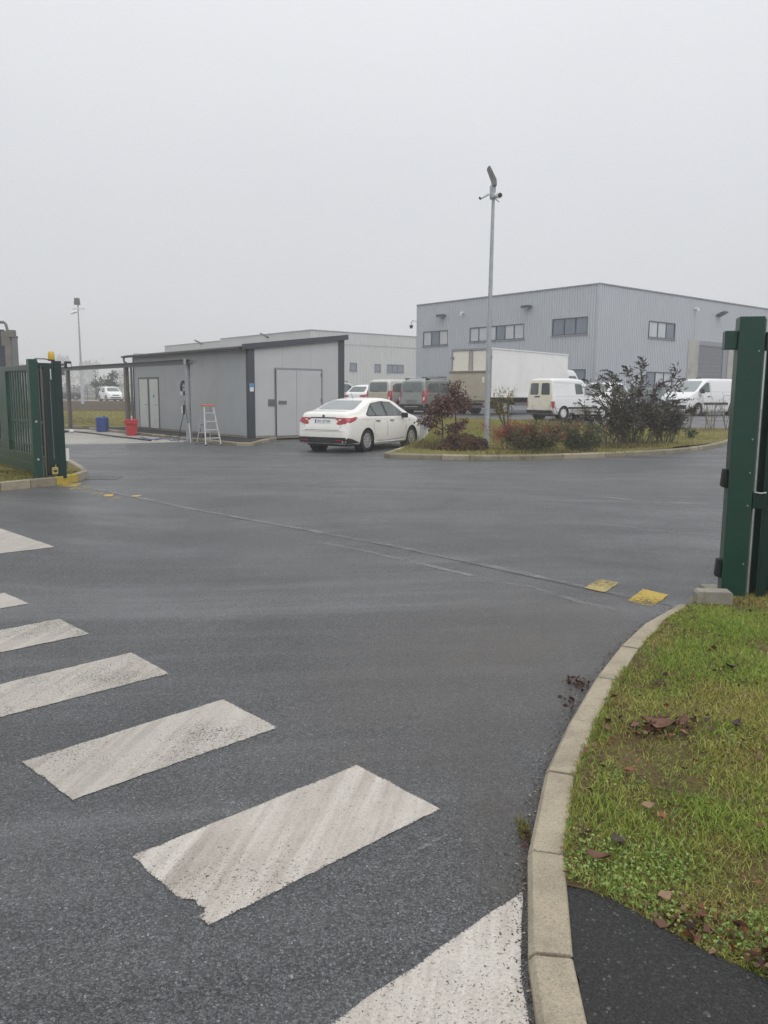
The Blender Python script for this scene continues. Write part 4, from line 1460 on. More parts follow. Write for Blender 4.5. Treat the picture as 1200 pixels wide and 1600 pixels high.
# slab and kerb in front of the hut
PADK = [uv(HA, 10.5, -1.75), uv(HA, 4.0, -1.75), uv(HA, -2.2, -1.75), uv(HA, -2.55, -1.35), uv(HA, -1.6, -.5), uv(HA, -.35, .85)]
PADd = [PADK[0]]
for a, b in zip(PADK, PADK[1:]):
    n = max(1, round(math.hypot(b[0] - a[0], b[1] - a[1]) / 1.0))
    PADd += [(a[0] + (b[0] - a[0]) * k / n, a[1] + (b[1] - a[1]) * k / n) for k in range(1, n + 1)]
kerb_run("kerb", PADd, .12, .11, [M['kerb'], M['kerb_moss']], face=.02)
sheet("hut_apron", offs(PADd, .12) + [uv(HA, -.03, .9), uv(HA, -.03, .0), uv(HA, 10.5, 0)], lambda x, y: .085, M['gravel'], .8)
APR = [uv(HA, -.2, -1.76), uv(HA, 16.0, -1.76), uv(HA, 16.0, -8.5), uv(HA, 2.2, -8.2), uv(HA, .3, -4.0)]
APR = [(-6.35, 26.35), (-8.32, 25.2), (-9.8, 24.55), (-18, 20.5), (-24, 27.5), (-17.6, 37.2), uv(HA, 11.3, -2.2), uv(HA, 10.5, -1.76), uv(HA, .8, -1.76)]
sheet("apron", APR, lambda x, y: .006, M['apron'], 1.2)

# fan-like hose reel fixed to the hut wall
rl = thing("hose_reel", "round dark hose reel fixed on the hut's long grey wall", "hose reel", (*uv(HA, 4.85, -.06), HZ + 1.70), hrz + R(-90))
m_ = MB()
for k in range(20):
    t0, t1 = 2 * math.pi * k / 20, 2 * math.pi * (k + 1) / 20
m_.lathe([(.16, -.08), (.27, -.08), (.27, .02), (.16, .02), (.16, -.08)], 20, Matrix.Rotation(R(90), 4, 'X'), False)
m_.build("drum", M['black'], rl)
MB().box((-.26, -.0, -.03), (.26, .03, .03)).build("bracket", M['steel_dark'], rl)
MB().cbox((.05, -.11, -.22), (.12, .06, .14)).build("nozzle", M['white'], rl)

# ------------------------------------------------------------------ wash bay beam on posts
wb0 = (-6.43, 26.45)
wb = thing("gantry_frame", "long grey steel beam on three posts beside the hut", "gantry", (wb0[0], wb0[1], 0), math.atan2(U[1], U[0]))
zs = 2.52
bm_ = MB()
bm_.box((-.25, -.09, zs), (19., .09, zs + .015)).box((-.25, -.012, zs + .015), (19., .012, zs + .145)).box((-.25, -.09, zs + .145), (19., .09, zs + .16))
bm_.build("beam", M['steel_dark'], wb)
for x, mt in ((0.02, 'steel'), (5.15, 'steel_brown'), (11.7, 'steel_brown')):
    p_ = MB()
    p_.box((x - .08, -.07, .0), (x + .08, -.055, zs - .002)).box((x - .08, .055, .0), (x + .08, .07, zs - .002)).box((x - .01, -.055, 0), (x + .01, .055, zs - .002))
    ps = p_.build("post", M[mt], wb)
    MB().box((x - .15, -.14, 0), (x + .15, .14, .02)).build("base_plate", M['steel_dark'], ps)
pl0 = None
for x in (0., 2.3, 4.1, 6.2, 8.4, 10.4, 13.0):
    if pl0 is None:
        pl0 = MB().box((-.09, -.095, zs - .01), (.09, -.0915, zs + .17)).build("plate", M['steel'], wb)
        pl0.location.x = x
    else:
        c = pl0.copy()
        COL.objects.link(c)
        c.location.x = x
pl1 = pl0.copy()
COL.objects.link(pl1)
pl1.location = (0, .187, 0)
MB().box((-.55, -.05, zs + .03), (-.26, .05, zs + .12)).build("beam_end", M['steel_dark'], wb)
# things about the wash bay
dr = thing("plastic_drum", "blue plastic drum standing on the wet concrete apron", "drum", (-11.5, 32.75, .006))
MB().lathe([(.22, 0), (.245, .03), (.25, .15), (.235, .17), (.25, .19), (.25, .40), (.235, .42), (.25, .44), (.245, .56), (.20, .60), (.19, .60)], 20).build("body", M['blue'], dr, smooth='auto')
MB().lathe([(.05, .60), (.05, .63), (.04, .635)], 10, Matrix.Translation((.1, -.05, 0))).build("cap", M['blue'], dr)
bn_ = thing("bin", "red plastic bin with a stick in it at the gantry's middle post", "bin", (-9.45, 30.0, .006), R(20))
b_ = MB()
sq = lambda s_, z: [(-s_, -s_, z), (s_, -s_, z), (s_, s_, z), (-s_, s_, z)]
vs = sq(.17, 0) + sq(.205, .42) + sq(.235, .43) + sq(.24, .60) + sq(.215, .60) + sq(.16, .1)
b_.add(vs, [(3, 2, 1, 0)] + [(4 * i + j, 4 * i + (j + 1) % 4, 4 * i + 4 + (j + 1) % 4, 4 * i + 4 + j) for i in range(5) for j in range(4)] + [(20, 21, 22, 23)])
b_.build("body", M['red'], bn_, bevel=.012)
MB().box((-.1, -.245, .46), (.1, -.239, .56)).build("front_grip", M['red'], bn_)
stk = thing("broom", "thin broom stick standing in the red bin against the post", "broom", (-9.42, 30.0, .12), R(10))
MB().tube([(.0, 0, 0), (-.07, .08, 1.5)], .014, 7).build("handle", M['bark'], stk)
MB().tube([(.001, 0, .3), (-.012, .016, .62)], .022, 7).build("grip", M['white'], stk)
pp = tag(MB().tube([(-13.2, 32.9, .03), (-11.5, 31.2, .03), (-9.6, 28.8, .03), (-7.75, 26.6, .03)], .028, 8).build("pipe", M['black'], None), "long thin black pipe lying across the concrete apron", "pipe")
wp = thing("spray_gun", "white ended hose nozzle lying on the apron near the green gate", "hose", (-12.3, 31.5, .05))
MB().tube([(-.9, .3, -.02), (-.3, .1, -.01), (0, 0, .02)], .03, 8).build("hose", M['black'], wp)
MB().lathe([(.04, 0), (.10, .03), (.10, .10), (.05, .13)], 10, Matrix.Translation((.02, 0, -.03))).build("nozzle", M['white'], wp)
hb = MB()
rr_ = random.Random(5)
pts_ = []
for k in range(60):
    t = k / 59
    pts_.append((-8.6 + 1.9 * t + .12 * math.sin(t * 21), 27.9 - .95 * t + .34 * math.sin(t * 33 + 1), .03 + .012 * math.sin(t * 50)))
hb.tube(pts_, .016, 6)
tag(hb.build("hose", M['hose_blue'], None, smooth=True), "tangled pale blue hose lying between hut and ladder", "hose")
hb2 = MB()
hb2.tube([(-8.9 + .1 * k, 28.6 - .085 * k + .12 * math.sin(k * .9), .10 + .05 * max(0, math.sin(k * 1.3))) for k in range(22)], .012, 6)
tag(hb2.build("hose", M['black'], None, smooth=True), "black hose loop lying along the hut's kerb", "hose")
ls = thing("hose_stand", "dark wash lance and holder hanging at the near gantry post", "wash lance", (-6.30, 26.05, .006), R(15))
MB().tube([(-.02, 0, .0), (-.05, .02, .55), (-.16, .04, 1.35)], .02, 7).build("lance", M['steel_dark'], ls)
MB().cbox((-.19, .03, 1.05), (.08, .06, .30)).build("holder", M['black'], ls)
MB().cbox((-.24, .0, 1.06), (.03, .04, .25)).build("bottle", M['white'], ls)
MB().tube([(-.2, .02, .9), (-.32, .03, .4), (-.38, .05, .02)], .012, 6).build("hose", M['black'], ls)
MB().tube([(.0, -.05, .0), (-.04, 0, .62)], .022, 7).build("tube", M['alu'], ls)
tr_ = thing("hand_truck", "small dark tubular trolley handle behind the stepladder", "trolley", (-5.85, 25.65, .006), R(20))
MB().tube([(0, 0, 0.0), (-.05, 0, .55), (-.02, 0, .60), (.12, 0, .60), (.14, 0, .52)], .018, 7).build("frame", M['steel_dark'], tr_)
MB().box((-.02, -.15, 0), (.1, .15, .02)).build("toe_plate", M['steel_dark'], tr_)

ld = thing("stepladder", "aluminium stepladder with orange top platform in front of the hut", "ladder", (-5.50, 25.05, 0), R(34))
LT = 1.24
MB().box((-.19, -.13, LT - .04), (.19, .14, LT)).build("platform", M['orange'], ld, bevel=.012)
for s in (-1, 1):
    MB().tube([(s * .145, -.08, LT - .045), (s * .25, -.40, 0.02)], .021, 4).build("rail", M['alu'], ld)
    MB().tube([(s * .125, .09, LT - .08), (s * .22, .42, 0.02)], .016, 4).build("rear_leg", M['alu'], ld)
for k in range(4):
    t = (k + 1) / 4.9
    x = .145 + .105 * t
    y = -.08 - .32 * t
    MB().box((-x, y - .04, LT * (1 - t) - .012), (x, y + .04, LT * (1 - t) + .012)).build("tread", M['alu'], ld)
MB().box((-.20, .325, .36), (.20, .34, .385)).build("brace", M['alu'], ld)
for (x, y) in ((.25, -.40), (-.25, -.40), (.22, .42), (-.22, .42)):
    MB().cbox((x, y, .015), (.05, .05, .03)).build("foot", M['black'], ld)
wc = tag(MB().prism([(-.14, 0), (.14, 0), (.0, .20)], -.1, .1, Matrix.Rotation(R(90), 4, 'X')).build("wheel_chock", pm("orange_chock", (.55, .22, .03), .5, var=.2), None, bevel=.01),
         "small orange wheel chock by the hut door behind the white saloon", "wheel chock")
wc.location = (-2.7, 28.05, .1)

# dark tanks and pipe frame behind the parked gate
tk = thing("storage_tank", "dark grey panelled tank rising behind the parked gate leaf", "tank", (-13.95, 30., 0), R(25))
MB().box((-3.0, 0, .1), (-.02, 2.2, 3.85)).build("shell", M['dark_paint'], tk, bevel=.02)
for k in range(4):
    MB().box((-2.8 + k * .75, -.06, .12), (-2.7 + k * .75, -.003, 3.8)).build("stiffener", M['steel_dark'], tk)
tk2 = thing("storage_tank", "lower slate grey tank end beside the steel pylon behind the gate", "tank", (-13.60, 30.2, 0), R(25))
MB().box((-.60, 0, .1), (0, 1.6, 3.58)).build("shell", M['shutter'], tk2, bevel=.02)
MB().box((-.61, -.02, 3.585), (.02, 1.62, 3.63)).build("lid", M['steel_dark'], tk2)
pf = thing("steel_pylon", "grey steel post with bent pipe and box head before the dark tanks", "pylon", (-13.35, 28.9, 0))
MB().box((-.10, -.08, 0), (.10, .08, 3.72)).build("post", M['steel_brown'], pf)
MB().box((.04, -.12, 3.50), (.26, .10, 3.75)).build("box_head", M['steel_brown'], pf, bevel=.02)
MB().tube([(-1.4, 0, 4.02), (-.12, 0, 4.02), (-.05, 0, 3.95), (0, 0, 3.72)], .05, 9).build("pipe", M['steel_dark'], pf, smooth='auto')
MB().box((-.12, -.10, 2.35), (.14, -.082, 2.42)).build("clamp", M['steel_dark'], pf)
MB().box((-.22, -.05, 3.2), (-.102, .05, 3.7)).build("valve", M['steel_brown'], pf)


# ------------------------------------------------------------------ buildings
def clad_face(uu, z0, z1, holes, pitch=.2, depth=.04):
    """trapezoid-ribbed upright sheet in local (u, z), ribs towards -y, with rectangular openings"""
    us = sorted({uu[0], uu[1]} | {h[0] for h in holes} | {h[1] for h in holes})
    mb = MB()

    def strip(a, b, za, zb):
        xs = [a]
        k = math.floor(a / pitch) - 1
        prof = [(0, 0), (.3, 0), (.4, 1), (.9, 1)]
        while k * pitch < b:
            for t, _ in prof:
                x = (k + t) * pitch
                if a < x < b:
                    xs.append(x)
            k += 1
        xs.append(b)

        def dep(x):
            t = (x / pitch) % 1.0
            if t < .3:
                return 0
            if t < .4:
                return (t - .3) / .1
            if t < .9:
                return 1
            return (1 - t) / .1
        n = len(xs)
        fa_, fb_ = (za, zb) if not callable(zb) else (za, zb)
        vs = [(x, -depth * dep(x), za) for x in xs] + [(x, -depth * dep(x), zb(x) if callable(zb) else zb) for x in xs]
        mb.add(vs, [(i, i + 1, n + i + 1, n + i) for i in range(n - 1)])
    for a, b in zip(us, us[1:]):
        m = (a + b) / 2
        hs = sorted([(h[2], h[3]) for h in holes if h[0] <= m <= h[1]])
        z = z0
        for h0, h1 in hs:
            if h0 > z + .01:
                strip(a, b, z, h0)
            z = h1
        strip(a, b, z, z1)
    return mb


def window(parent, u0, u1, z0, z1, panes, sill=True, y=0.0, frame_mat='frame', fw=.06):
    """window frame with panes (children) set into an opening; panes: list of material keys"""
    f = MB()
    f.box((u0, y - .05, z0), (u0 + fw, y + .06, z1)).box((u1 - fw, y - .05, z0), (u1, y + .06, z1))
    f.box((u0 + fw, y - .05, z1 - fw), (u1 - fw, y + .06, z1)).box((u0 + fw, y - .05, z0), (u1 - fw, y + .06, z0 + fw))
    n = len(panes)
    w = (u1 - u0 - 2 * fw) / n
    for i in range(1, n):
        x = u0 + fw + i * w
        f.box((x - .03, y - .045, z0 + fw), (x + .03, y + .055, z1 - fw))
    fo = f.build("window", M[frame_mat], parent)
    for i, p in enumerate(panes):
        x = u0 + fw + i * w
        MB().box((x + .03 * (i > 0), y, z0 + fw), (x + w - .03 * (i < n - 1), y + .02, z1 - fw)).build("pane", M[p], fo)
    if sill:
        MB().box((u0 - .08, y - .10, z0 - .06), (u1 + .08, y + .02, z0 - .002)).build("sill", M['trim'], fo)
    return fo


BC = (12.98, 50.0)
GZ = .55
frz = math.atan2(-U[1], -U[0])    # facade frame: local +x from the far left end towards the corner, -y is outside
wh = thing("warehouse", "big silver ribbed warehouse with office windows behind the parked vehicles", "warehouse", (BC[0], BC[1], 0), frz)
LLEN, RLEN, TOP = 16.52, 34.0, 8.28
hl = [(-15.82, -13.12, 5.2, 6.28), (-10.88, -5.83, 5.3, 6.30), (-3.48, -.72, 5.36, 6.42), (-1.84, -.75, 2.2, 3.22), (-15.9, -13.2, 2.0, 2.9)]
clad_face((-LLEN, -.12), GZ - .2, TOP, hl).build("cladding", M['clad'], wh)
window(wh, *hl[0], ['blind', 'pane', 'blind'])
window(wh, *hl[1], ['blind', 'blind', 'blind', 'pane', 'blind', 'blind'][:6])
window(wh, *hl[2], ['pane', 'pane', 'pane'])
window(wh, *hl[3], ['pane'])
window(wh, *hl[4], ['pane', 'pane', 'pane'])
# right face: rotated quarter turn about the corner; local y axis runs along it
class RM(MB):
    """builds in the right face's own frame (x along the face to the right, -y outside)"""
    def build(s, name, mat, parent=None, **k):
        # frame: right face x -> parent's +y, outside (-y) -> parent's +x
        s.v = [(-y, x, z) for x, y, z in s.v]
        s.f = [f for f in s.f]
        return MB.build(s, name, mat, parent, **k)


hr = [(5.45, 8.60, 5.38, 6.45), (5.45, 8.60, 2.2, 3.18)]
cf = clad_face((.12, 11.1), GZ - .2, TOP, hr)
q = RM()
q.v, q.f = cf.v, cf.f
q.build("cladding", M['clad'], wh)
cf = clad_face((17.4, RLEN), GZ - .2, TOP, [])
q = RM()
q.v, q.f = cf.v, cf.f
q.build("cladding", M['clad'], wh)


def rwindow(u0, u1, z0, z1, panes):
    f = window(wh, u0, u1, z0, z1, panes)
    f.rotation_euler = (0, 0, R(90))
    return f


rwindow(*hr[0], ['blind', 'blind', 'pane'])
rwindow(*hr[1], ['pane', 'blind', 'blind'])
for i in range(3):
    RM().box((11.13 + i * 2.09, -.02, 5.45), (11.13 + (i + 1) * 2.09 - .006, .05, TOP)).build("flat_panel", M['clad_flat'], wh)
for a, b in ((10.35, 11.75), (15.95, 17.38)):
    for z0_, z1_ in ((GZ - .2, 2.2), (2.21, 3.85), (3.86, 5.44)):
        RM().box((a, -.06 if a > 11 else -.08, z0_), (b, .05, z1_)).build("concrete_panel", M['conc_panel'], wh)
sh = None
for i in range(16):
    z0_ = GZ + i * .29
    RM().box((11.76, .06, z0_), (15.94, .09, z0_ + .285)).build("shutter_slat", M['shutter'], wh)
RM().box((15.3, .0, GZ), (15.94, .058, 5.1)).build("door_track", M['trim'], wh)
RM().box((11.76, -.02, 5.2), (15.94, .058, 5.44)).build("lintel", M['trim'], wh)
# corner trims, parapet caps, back and roof
MB().box((-.12, -.06, GZ - .2), (.06, .0, TOP)).build("corner_trim", M['clad_flat'], wh)
RM().box((.001, -.06, GZ - .2), (.12, .0, TOP)).build("corner_trim", M['clad_flat'], wh)
MB().box((-LLEN - .05, -.06, GZ - .2), (-LLEN, .3, TOP)).build("corner_trim", M['clad_flat'], wh)
MB().box((-LLEN - .06, -.09, TOP), (.09, .12, TOP + .07)).build("parapet_cap", M['trim'], wh)
RM().box((.121, -.09, TOP), (RLEN, .12, TOP + .07)).build("parapet_cap", M['trim'], wh)
MB().box((-LLEN, .3, GZ - .2), (-LLEN + .2, 24., TOP - .02)).build("end_wall", M['clad_flat'], wh)
MB().box((-LLEN + .2, .13, TOP - .5), (-.13, RLEN, TOP - .3)).build("roof", M['clad_flat'], wh)
for (u, z) in ((-13.65, 7.28), (-5.5, 7.3)):
    l_ = MB().box((u - .3, -.5, z - .06), (u + .3, -.05, z + .12)).build("wall_lamp", M['frame'], wh, bevel=.02)
    MB().box((u - .26, -.49, z - .075), (u + .26, -.1, z - .061)).build("lens", M['white'], l_)
l_ = RM().prism([(0, 0), (-.55, .22), (-.6, .12), (0, -.15)], -.3, .3, Matrix.Translation((14.2, -.03, 7.4)) @ Matrix.Rotation(R(90), 4, 'Z') @ Matrix.Rotation(R(90), 4, 'X')).build("wall_lamp", M['frame'], wh)
MB().tube([(-11.6, -.06, 7.4), (-11.6, -.25, 7.35), (-11.6, -.25, 7.2)], .09, 8).build("alarm_box", M['white'], wh)
RM().tube([(10.9, -.06, 7.55), (10.9, -.3, 7.55), (10.9, -.32, 7.4)], .09, 8).build("camera", M['white'], wh)
c_ = MB().tube([(-LLEN - .05, -.05, 7.1), (-LLEN - .35, -.2, 7.2), (-LLEN - .5, -.2, 7.0), (-LLEN - .5, -.2, 6.8)], .05, 8).build("camera_arm", M['white'], wh)
MB().lathe([(.12, 6.85), (.15, 6.75), (.09, 6.62), (.01, 6.58)], 10, Matrix.Translation((-LLEN - .5, -.2, 0))).build("dome_camera", M['black'], c_)

BC2 = (-8.59, 95.0)
w2 = thing("factory_hall", "paler grey hall seen through the mist behind the hut roof", "hall", (BC2[0], BC2[1], 0), frz)
T2, L2A, L2B, R2 = 8.84, 21.9, 40.0, 60.0
clad_face((-L2A, 0), .2, T2, [], pitch=.5).build("cladding", M['clad_far'], w2)
clad_face((-L2B, -L2A - .01), .2, T2 - .25, [], pitch=.5).build("cladding", M['clad_far'], w2)
h2 = [(5.6, 6.65, 4.3, 5.3), (9.4, 10.4, 4.3, 5.25), (11.4, 14.2, 4.25, 5.25)]
cf = clad_face((0.01, R2), .2, 7.42, h2, pitch=.5)
q = RM()
q.v, q.f = cf.v, cf.f
q.build("cladding", M['clad_far'], w2)
cf = clad_face((0.01, R2), 7.46, T2, [], pitch=.5)
q = RM()
q.v, q.f = cf.v, cf.f
q.build("cladding", M['clad_far'], w2)
for h_ in h2:
    f_ = window(w2, *h_, ['pane'] * (1 if h_[1] - h_[0] < 2 else 3), fw=.09)
    f_.rotation_euler = (0, 0, R(90))
RM().box((0.01, -.07, 7.42), (R2, .0, 7.46)).build("joint_strip", M['trim'], w2)
RM().box((0.15, -.1, T2), (R2, .3, T2 + .1)).build("parapet_cap", M['trim'], w2)
MB().box((-L2A - .1, -.1, T2), (.1, .3, T2 + .1)).build("parapet_cap", M['trim'], w2)
MB().box((-L2B, -.1, T2 - .25), (-L2A - .11, .3, T2 - .17)).build("parapet_cap", M['trim'], w2)
MB().box((-L2B + .1, .31, T2 - .9), (-.1, 55., T2 - .7)).build("roof", M['clad_flat'], w2)
MB().box((-L2B, .01, .2), (-L2B + .2, 55., T2 - .9)).build("end_wall", M['clad_far'], w2)
for u in (-27.5, -9.5):
    MB().tube([(u, -.05, T2 - .4), (u, -.7, T2 - .1), (u - .3, -1.0, T2 + .1)], .12, 6).build("wall_lamp", M['frame'], w2)


# ------------------------------------------------------------------ vehicles
def pchip(xs, ys, xq):
    xs, ys = np.array(xs, float), np.array(ys, float)
    h = np.diff(xs)
    d = np.diff(ys) / h
    m = np.zeros_like(ys)
    m[0], m[-1] = d[0], d[-1]
    for i in range(1, len(xs) - 1):
        if d[i - 1] * d[i] > 0:
            w1, w2_ = 2 * h[i] + h[i - 1], h[i] + 2 * h[i - 1]
            m[i] = (w1 + w2_) / (w1 / d[i - 1] + w2_ / d[i])
    k = np.clip(np.searchsorted(xs, xq) - 1, 0, len(h) - 1)
    t = (xq - xs[k]) / h[k]
    return ((2 * t ** 3 - 3 * t ** 2 + 1) * ys[k] + (t ** 3 - 2 * t ** 2 + t) * h[k] * m[k] + (-2 * t ** 3 + 3 * t ** 2) * ys[k + 1] + (t ** 3 - t ** 2) * h[k] * m[k + 1])


class Car:
    """a lofted body with glass, lamps and trim projected on to its skin; x from the tail (0) to the nose (L)"""
    def __init__(s, root, spec, paint):
        s.root, s.sp = root, spec
        st = np.array(spec['st'], float)
        L = st[-1, 0]
        s.L = L
        xq = np.unique(np.concatenate([np.linspace(0, L, spec.get('n', 56)), st[:, 0], np.linspace(0, .25, 7), np.linspace(L - .25, L, 7)]))
        g = [pchip(st[:, 0], st[:, k], xq) for k in range(1, 5)]
        tum = spec.get('tumble', .30)
        rr = spec.get('roofr', .16)
        ring_n = None
        vs, fs = [], []
        for x, zt, zb, hw, z0 in zip(xq, *g):
            zb = min(zb, zt - .03)
            hh = zt - zb
            e = min(1, hh / .45)
            t_ = tum * hh
            rad = min(rr, hh * .55)
            zl = zb - z0
            side = [(0, z0), (hw * .6, z0), (hw - .09, z0), (hw - .035, z0 + .02 + .03 * zl), (hw - .008, z0 + .20 * zl), (hw, z0 + .45 * zl), (hw - .004, z0 + .72 * zl),
                    (hw - .018, z0 + .92 * zl), (hw - .03, zb)]
            wb_ = hw - .03
            up = []
            wt = wb_ - t_ * .9
            up.append((wb_ - (wb_ - wt) * .36 - .004, zb + (hh - rad) * .36))
            up.append((wb_ - (wb_ - wt) * .72, zb + (hh - rad) * .72))
            up.append((wt, zb + hh - rad))
            for a in (30, 58):
                up.append((wt - rad * (1 - math.cos(R(a))) * 1.0, zb + hh - rad + rad * math.sin(R(a)) * .93))
            wf = wt - rad * .85
            up.append((wf * .82, zt - rad * .035))
            up.append((wf * .42, zt - rad * .008))
            up.append((0, zt))
            half = side + up
            ring = [(x - L / 2, y, z) for y, z in half] + [(x - L / 2, -y, z) for y, z in reversed(half[1:-1])]
            ring_n = len(ring)
            vs += ring
        n = len(xq)
        for i in range(n - 1):
            for j in range(ring_n):
                a, b = i * ring_n + j, i * ring_n + (j + 1) % ring_n
                fs.append((a, a + ring_n, b + ring_n, b))
        fs.append(tuple(range(ring_n)))
        fs.append(tuple(range(n * ring_n - 1, (n - 1) * ring_n - 1, -1)))
        me = bpy.data.meshes.new("body")
        me.from_pydata(vs, [], fs)
        me.update()
        bm = bmesh.new()
        bm.from_mesh(me)
        bmesh.ops.recalc_face_normals(bm, faces=bm.faces)
        bm.to_mesh(me)
        s.bvh = BVHTree.FromBMesh(bm)
        bm.free()
        me.materials.append(paint)
        body = link("body", me, root)
        # wheel arches cut out of the body
        cut = MB()
        for ax in spec['axles']:
            for sg in (-1, 1):
                m_ = Matrix.Translation((ax - L / 2, sg * (spec['W'] / 2 - .10), spec['wr'])) @ Matrix.Rotation(R(90), 4, 'X')
                cut.lathe([(spec['ar'], -.16), (spec['ar'], .16)], 28, m_)
        co = cut.build("cutter", None, root)
        bm = bmesh.new()
        bm.from_mesh(co.data)
        bmesh.ops.recalc_face_normals(bm, faces=bm.faces)
        bm.to_mesh(co.data)
        bm.free()
        md = body.modifiers.new("b", 'BOOLEAN')
        md.operation = 'DIFFERENCE'
        md.object = co
        md.solver = 'EXACT'
        dg_ = bpy.context.evaluated_depsgraph_get()
        nm = bpy.data.meshes.new_from_object(body.evaluated_get(dg_))
        body.modifiers.clear()
        body.data = nm
        if not nm.materials:
            nm.materials.append(paint)
        bpy.data.objects.remove(co)
        nm.polygons.foreach_set("use_smooth", [True] * len(nm.polygons))
        nm.set_sharp_from_angle(angle=R(38))
        s.body = body
        li = MB()
        for ax in spec['axles']:
            for sg in (-1, 1):
                m_ = Matrix.Translation((ax - L / 2, sg * (spec['W'] / 2 - .10), spec['wr'])) @ Matrix.Rotation(R(90), 4, 'X')
                k_, rl__ = 24, spec['ar'] - .004
                vs_ = [m_ @ Vector((rl__ * math.cos(2 * math.pi * j / k_), rl__ * math.sin(2 * math.pi * j / k_), z_)) for z_ in (.155 * sg, -.085 * sg) for j in range(k_)]
                li.add(vs_, [(j, (j + 1) % k_, k_ + (j + 1) % k_, k_ + j) for j in range(k_)] + [tuple(range(k_))])
        # underside
        li.box((.25 - L / 2, -spec['W'] * .36, spec['wr'] * .55), (L / 2 - .3, spec['W'] * .36, spec['wr'] * 1.2))
        li.build("underbody", M['black'], root)
        for ax in spec['axles']:
            for sg in (-1, 1):
                s.wheel(ax - L / 2, sg)

    def wheel(s, x, sg):
        sp = s.sp
        r_, w = sp['wr'], .20
        y = sg * (sp['W'] / 2 - .015)
        m_ = Matrix.Translation((x, y, r_)) @ Matrix.Rotation(R(-90 * sg), 4, 'X')   # local z points outwards
        rr = r_ * .66
        t = MB().lathe([(rr, -w), (r_ - .03, -w), (r_, -w + .04), (r_, -.05), (r_ - .012, -.02), (r_ - .05, -.004), (rr, -.012), (rr - .004, -.04), (.02, -.045)], 30, m_)
        to = t.build("wheel", M['tyre'], s.root, smooth='auto')
        rm = MB()
        rm.lathe([(rr, -.014), (rr - .022, -.006), (rr - .03, -.03), (rr - .001, -.032)], 30, m_, False)
        ns = sp.get('spokes', 5)
        for k in range(ns):
            a = 2 * math.pi * k / ns
            mm = m_ @ Matrix.Rotation(a, 4, 'Z')
            ww = sp.get('spoke_w', .05)
            rm.add([mm @ Vector(p) for p in [(.03, -ww * .35, -.02), (rr - .02, -ww * .5, -.014), (rr - .02, ww * .5, -.014), (.03, ww * .35, -.02), (.03, -ww * .35, -.04), (rr - .02, -ww * .5, -.036), (rr - .02, ww * .5, -.036), (.03, ww * .35, -.04)]],
                   [(0, 1, 2, 3), (0, 4, 5, 1), (1, 5, 6, 2), (2, 6, 7, 3), (3, 7, 4, 0)])
        rm.lathe([(.055, -.035), (.055, -.016), (.03, -.008), (.0, -.008)], 14, m_)
        rm.build("rim", M[sp.get('rim', 'rim')], to)

    def cast(s, view, a, b):
        """a, b: plane coordinates (x or y, z); returns skin point"""
        L = s.L
        if view in ('L', 'R'):
            sg = 1 if view == 'L' else -1
            h = s.bvh.ray_cast(Vector((a - L / 2, sg * 3, b)), Vector((0, -sg, 0)))
        elif view == 'T':
            h = s.bvh.ray_cast(Vector((a - L / 2, b, 4)), Vector((0, 0, -1)))
        else:
            sg = -1 if view == 'B' else 1
            h = s.bvh.ray_cast(Vector((sg * (L / 2 + 2), a, b)), Vector((-sg, 0, 0)))
        return h[0]

    def skin(s, mb, view, poly, off=.006, step=.09, r=0.0):
        """a convex outline wrapped on the skin, standing off by 'off', closed edges"""
        if r:
            q = []
            n = len(poly)
            for i in range(n):
                p0, p1, p2 = Vector(poly[i - 1]), Vector(poly[i]), Vector(poly[(i + 1) % n])
                d0, d2 = (p0 - p1), (p2 - p1)
                rr = min(r, d0.length * .45, d2.length * .45)
                a, b = p1 + d0.normalized() * rr, p1 + d2.normalized() * rr
                q += [tuple(a), tuple((a + b) * .25 + p1 * .5), tuple(b)]
            poly = q
        area = sum(poly[i - 1][0] * poly[i][1] - poly[i][0] * poly[i - 1][1] for i in range(len(poly)))
        if area < 0:
            poly = poly[::-1]
        bm = bmesh.new()
        bm.faces.new([bm.verts.new((p[0], p[1], 0)) for p in poly])
        for ax in (0, 1):
            lo, hi = min(p[ax] for p in poly), max(p[ax] for p in poly)
            n = max(1, int((hi - lo) / step))
            for i in range(1, n):
                c = [0, 0, 0]
                c[ax] = lo + (hi - lo) * i / n
                d = [0, 0, 0]
                d[ax] = 1
                bmesh.ops.bisect_plane(bm, geom=bm.verts[:] + bm.edges[:] + bm.faces[:], plane_co=c, plane_no=d)
        out = {'L': Vector((0, 1, 0)), 'R': Vector((0, -1, 0)), 'B': Vector((-1, 0, 0)), 'F': Vector((1, 0, 0)), 'T': Vector((0, 0, 1))}[view]
        miss = []
        for v in bm.verts:
            h = s.cast(view, v.co.x, v.co.y)
            if h is None:
                miss.append(v)
            else:
                v.co = h
        if miss:
            bmesh.ops.delete(bm, geom=miss, context='VERTS')
        if not bm.faces:
            bm.free()
            return mb
        bm.normal_update()
        tot = Vector()
        for f in bm.faces:
            tot += f.normal * f.calc_area()
        if tot.dot(out) < 0:
            bmesh.ops.reverse_faces(bm, faces=bm.faces[:])
        bm.normal_update()
        nrm = {v.index: None for v in bm.verts}
        bm.verts.index_update()
        base = [v.co - v.normal * .012 for v in bm.verts]
        top = [v.co + v.normal * off for v in bm.verts]
        n = len(base)
        fs = [tuple(n + v.index for v in f.verts) for f in bm.faces]
        for ed in bm.edges:
            if len(ed.link_faces) == 1:
                lp = ed.link_loops[0]
                a, b = lp.vert.index, lp.link_loop_next.vert.index
                fs.append((a, b, n + b, n + a))
        mb.add(base + top, fs)
        bm.free()
        return mb

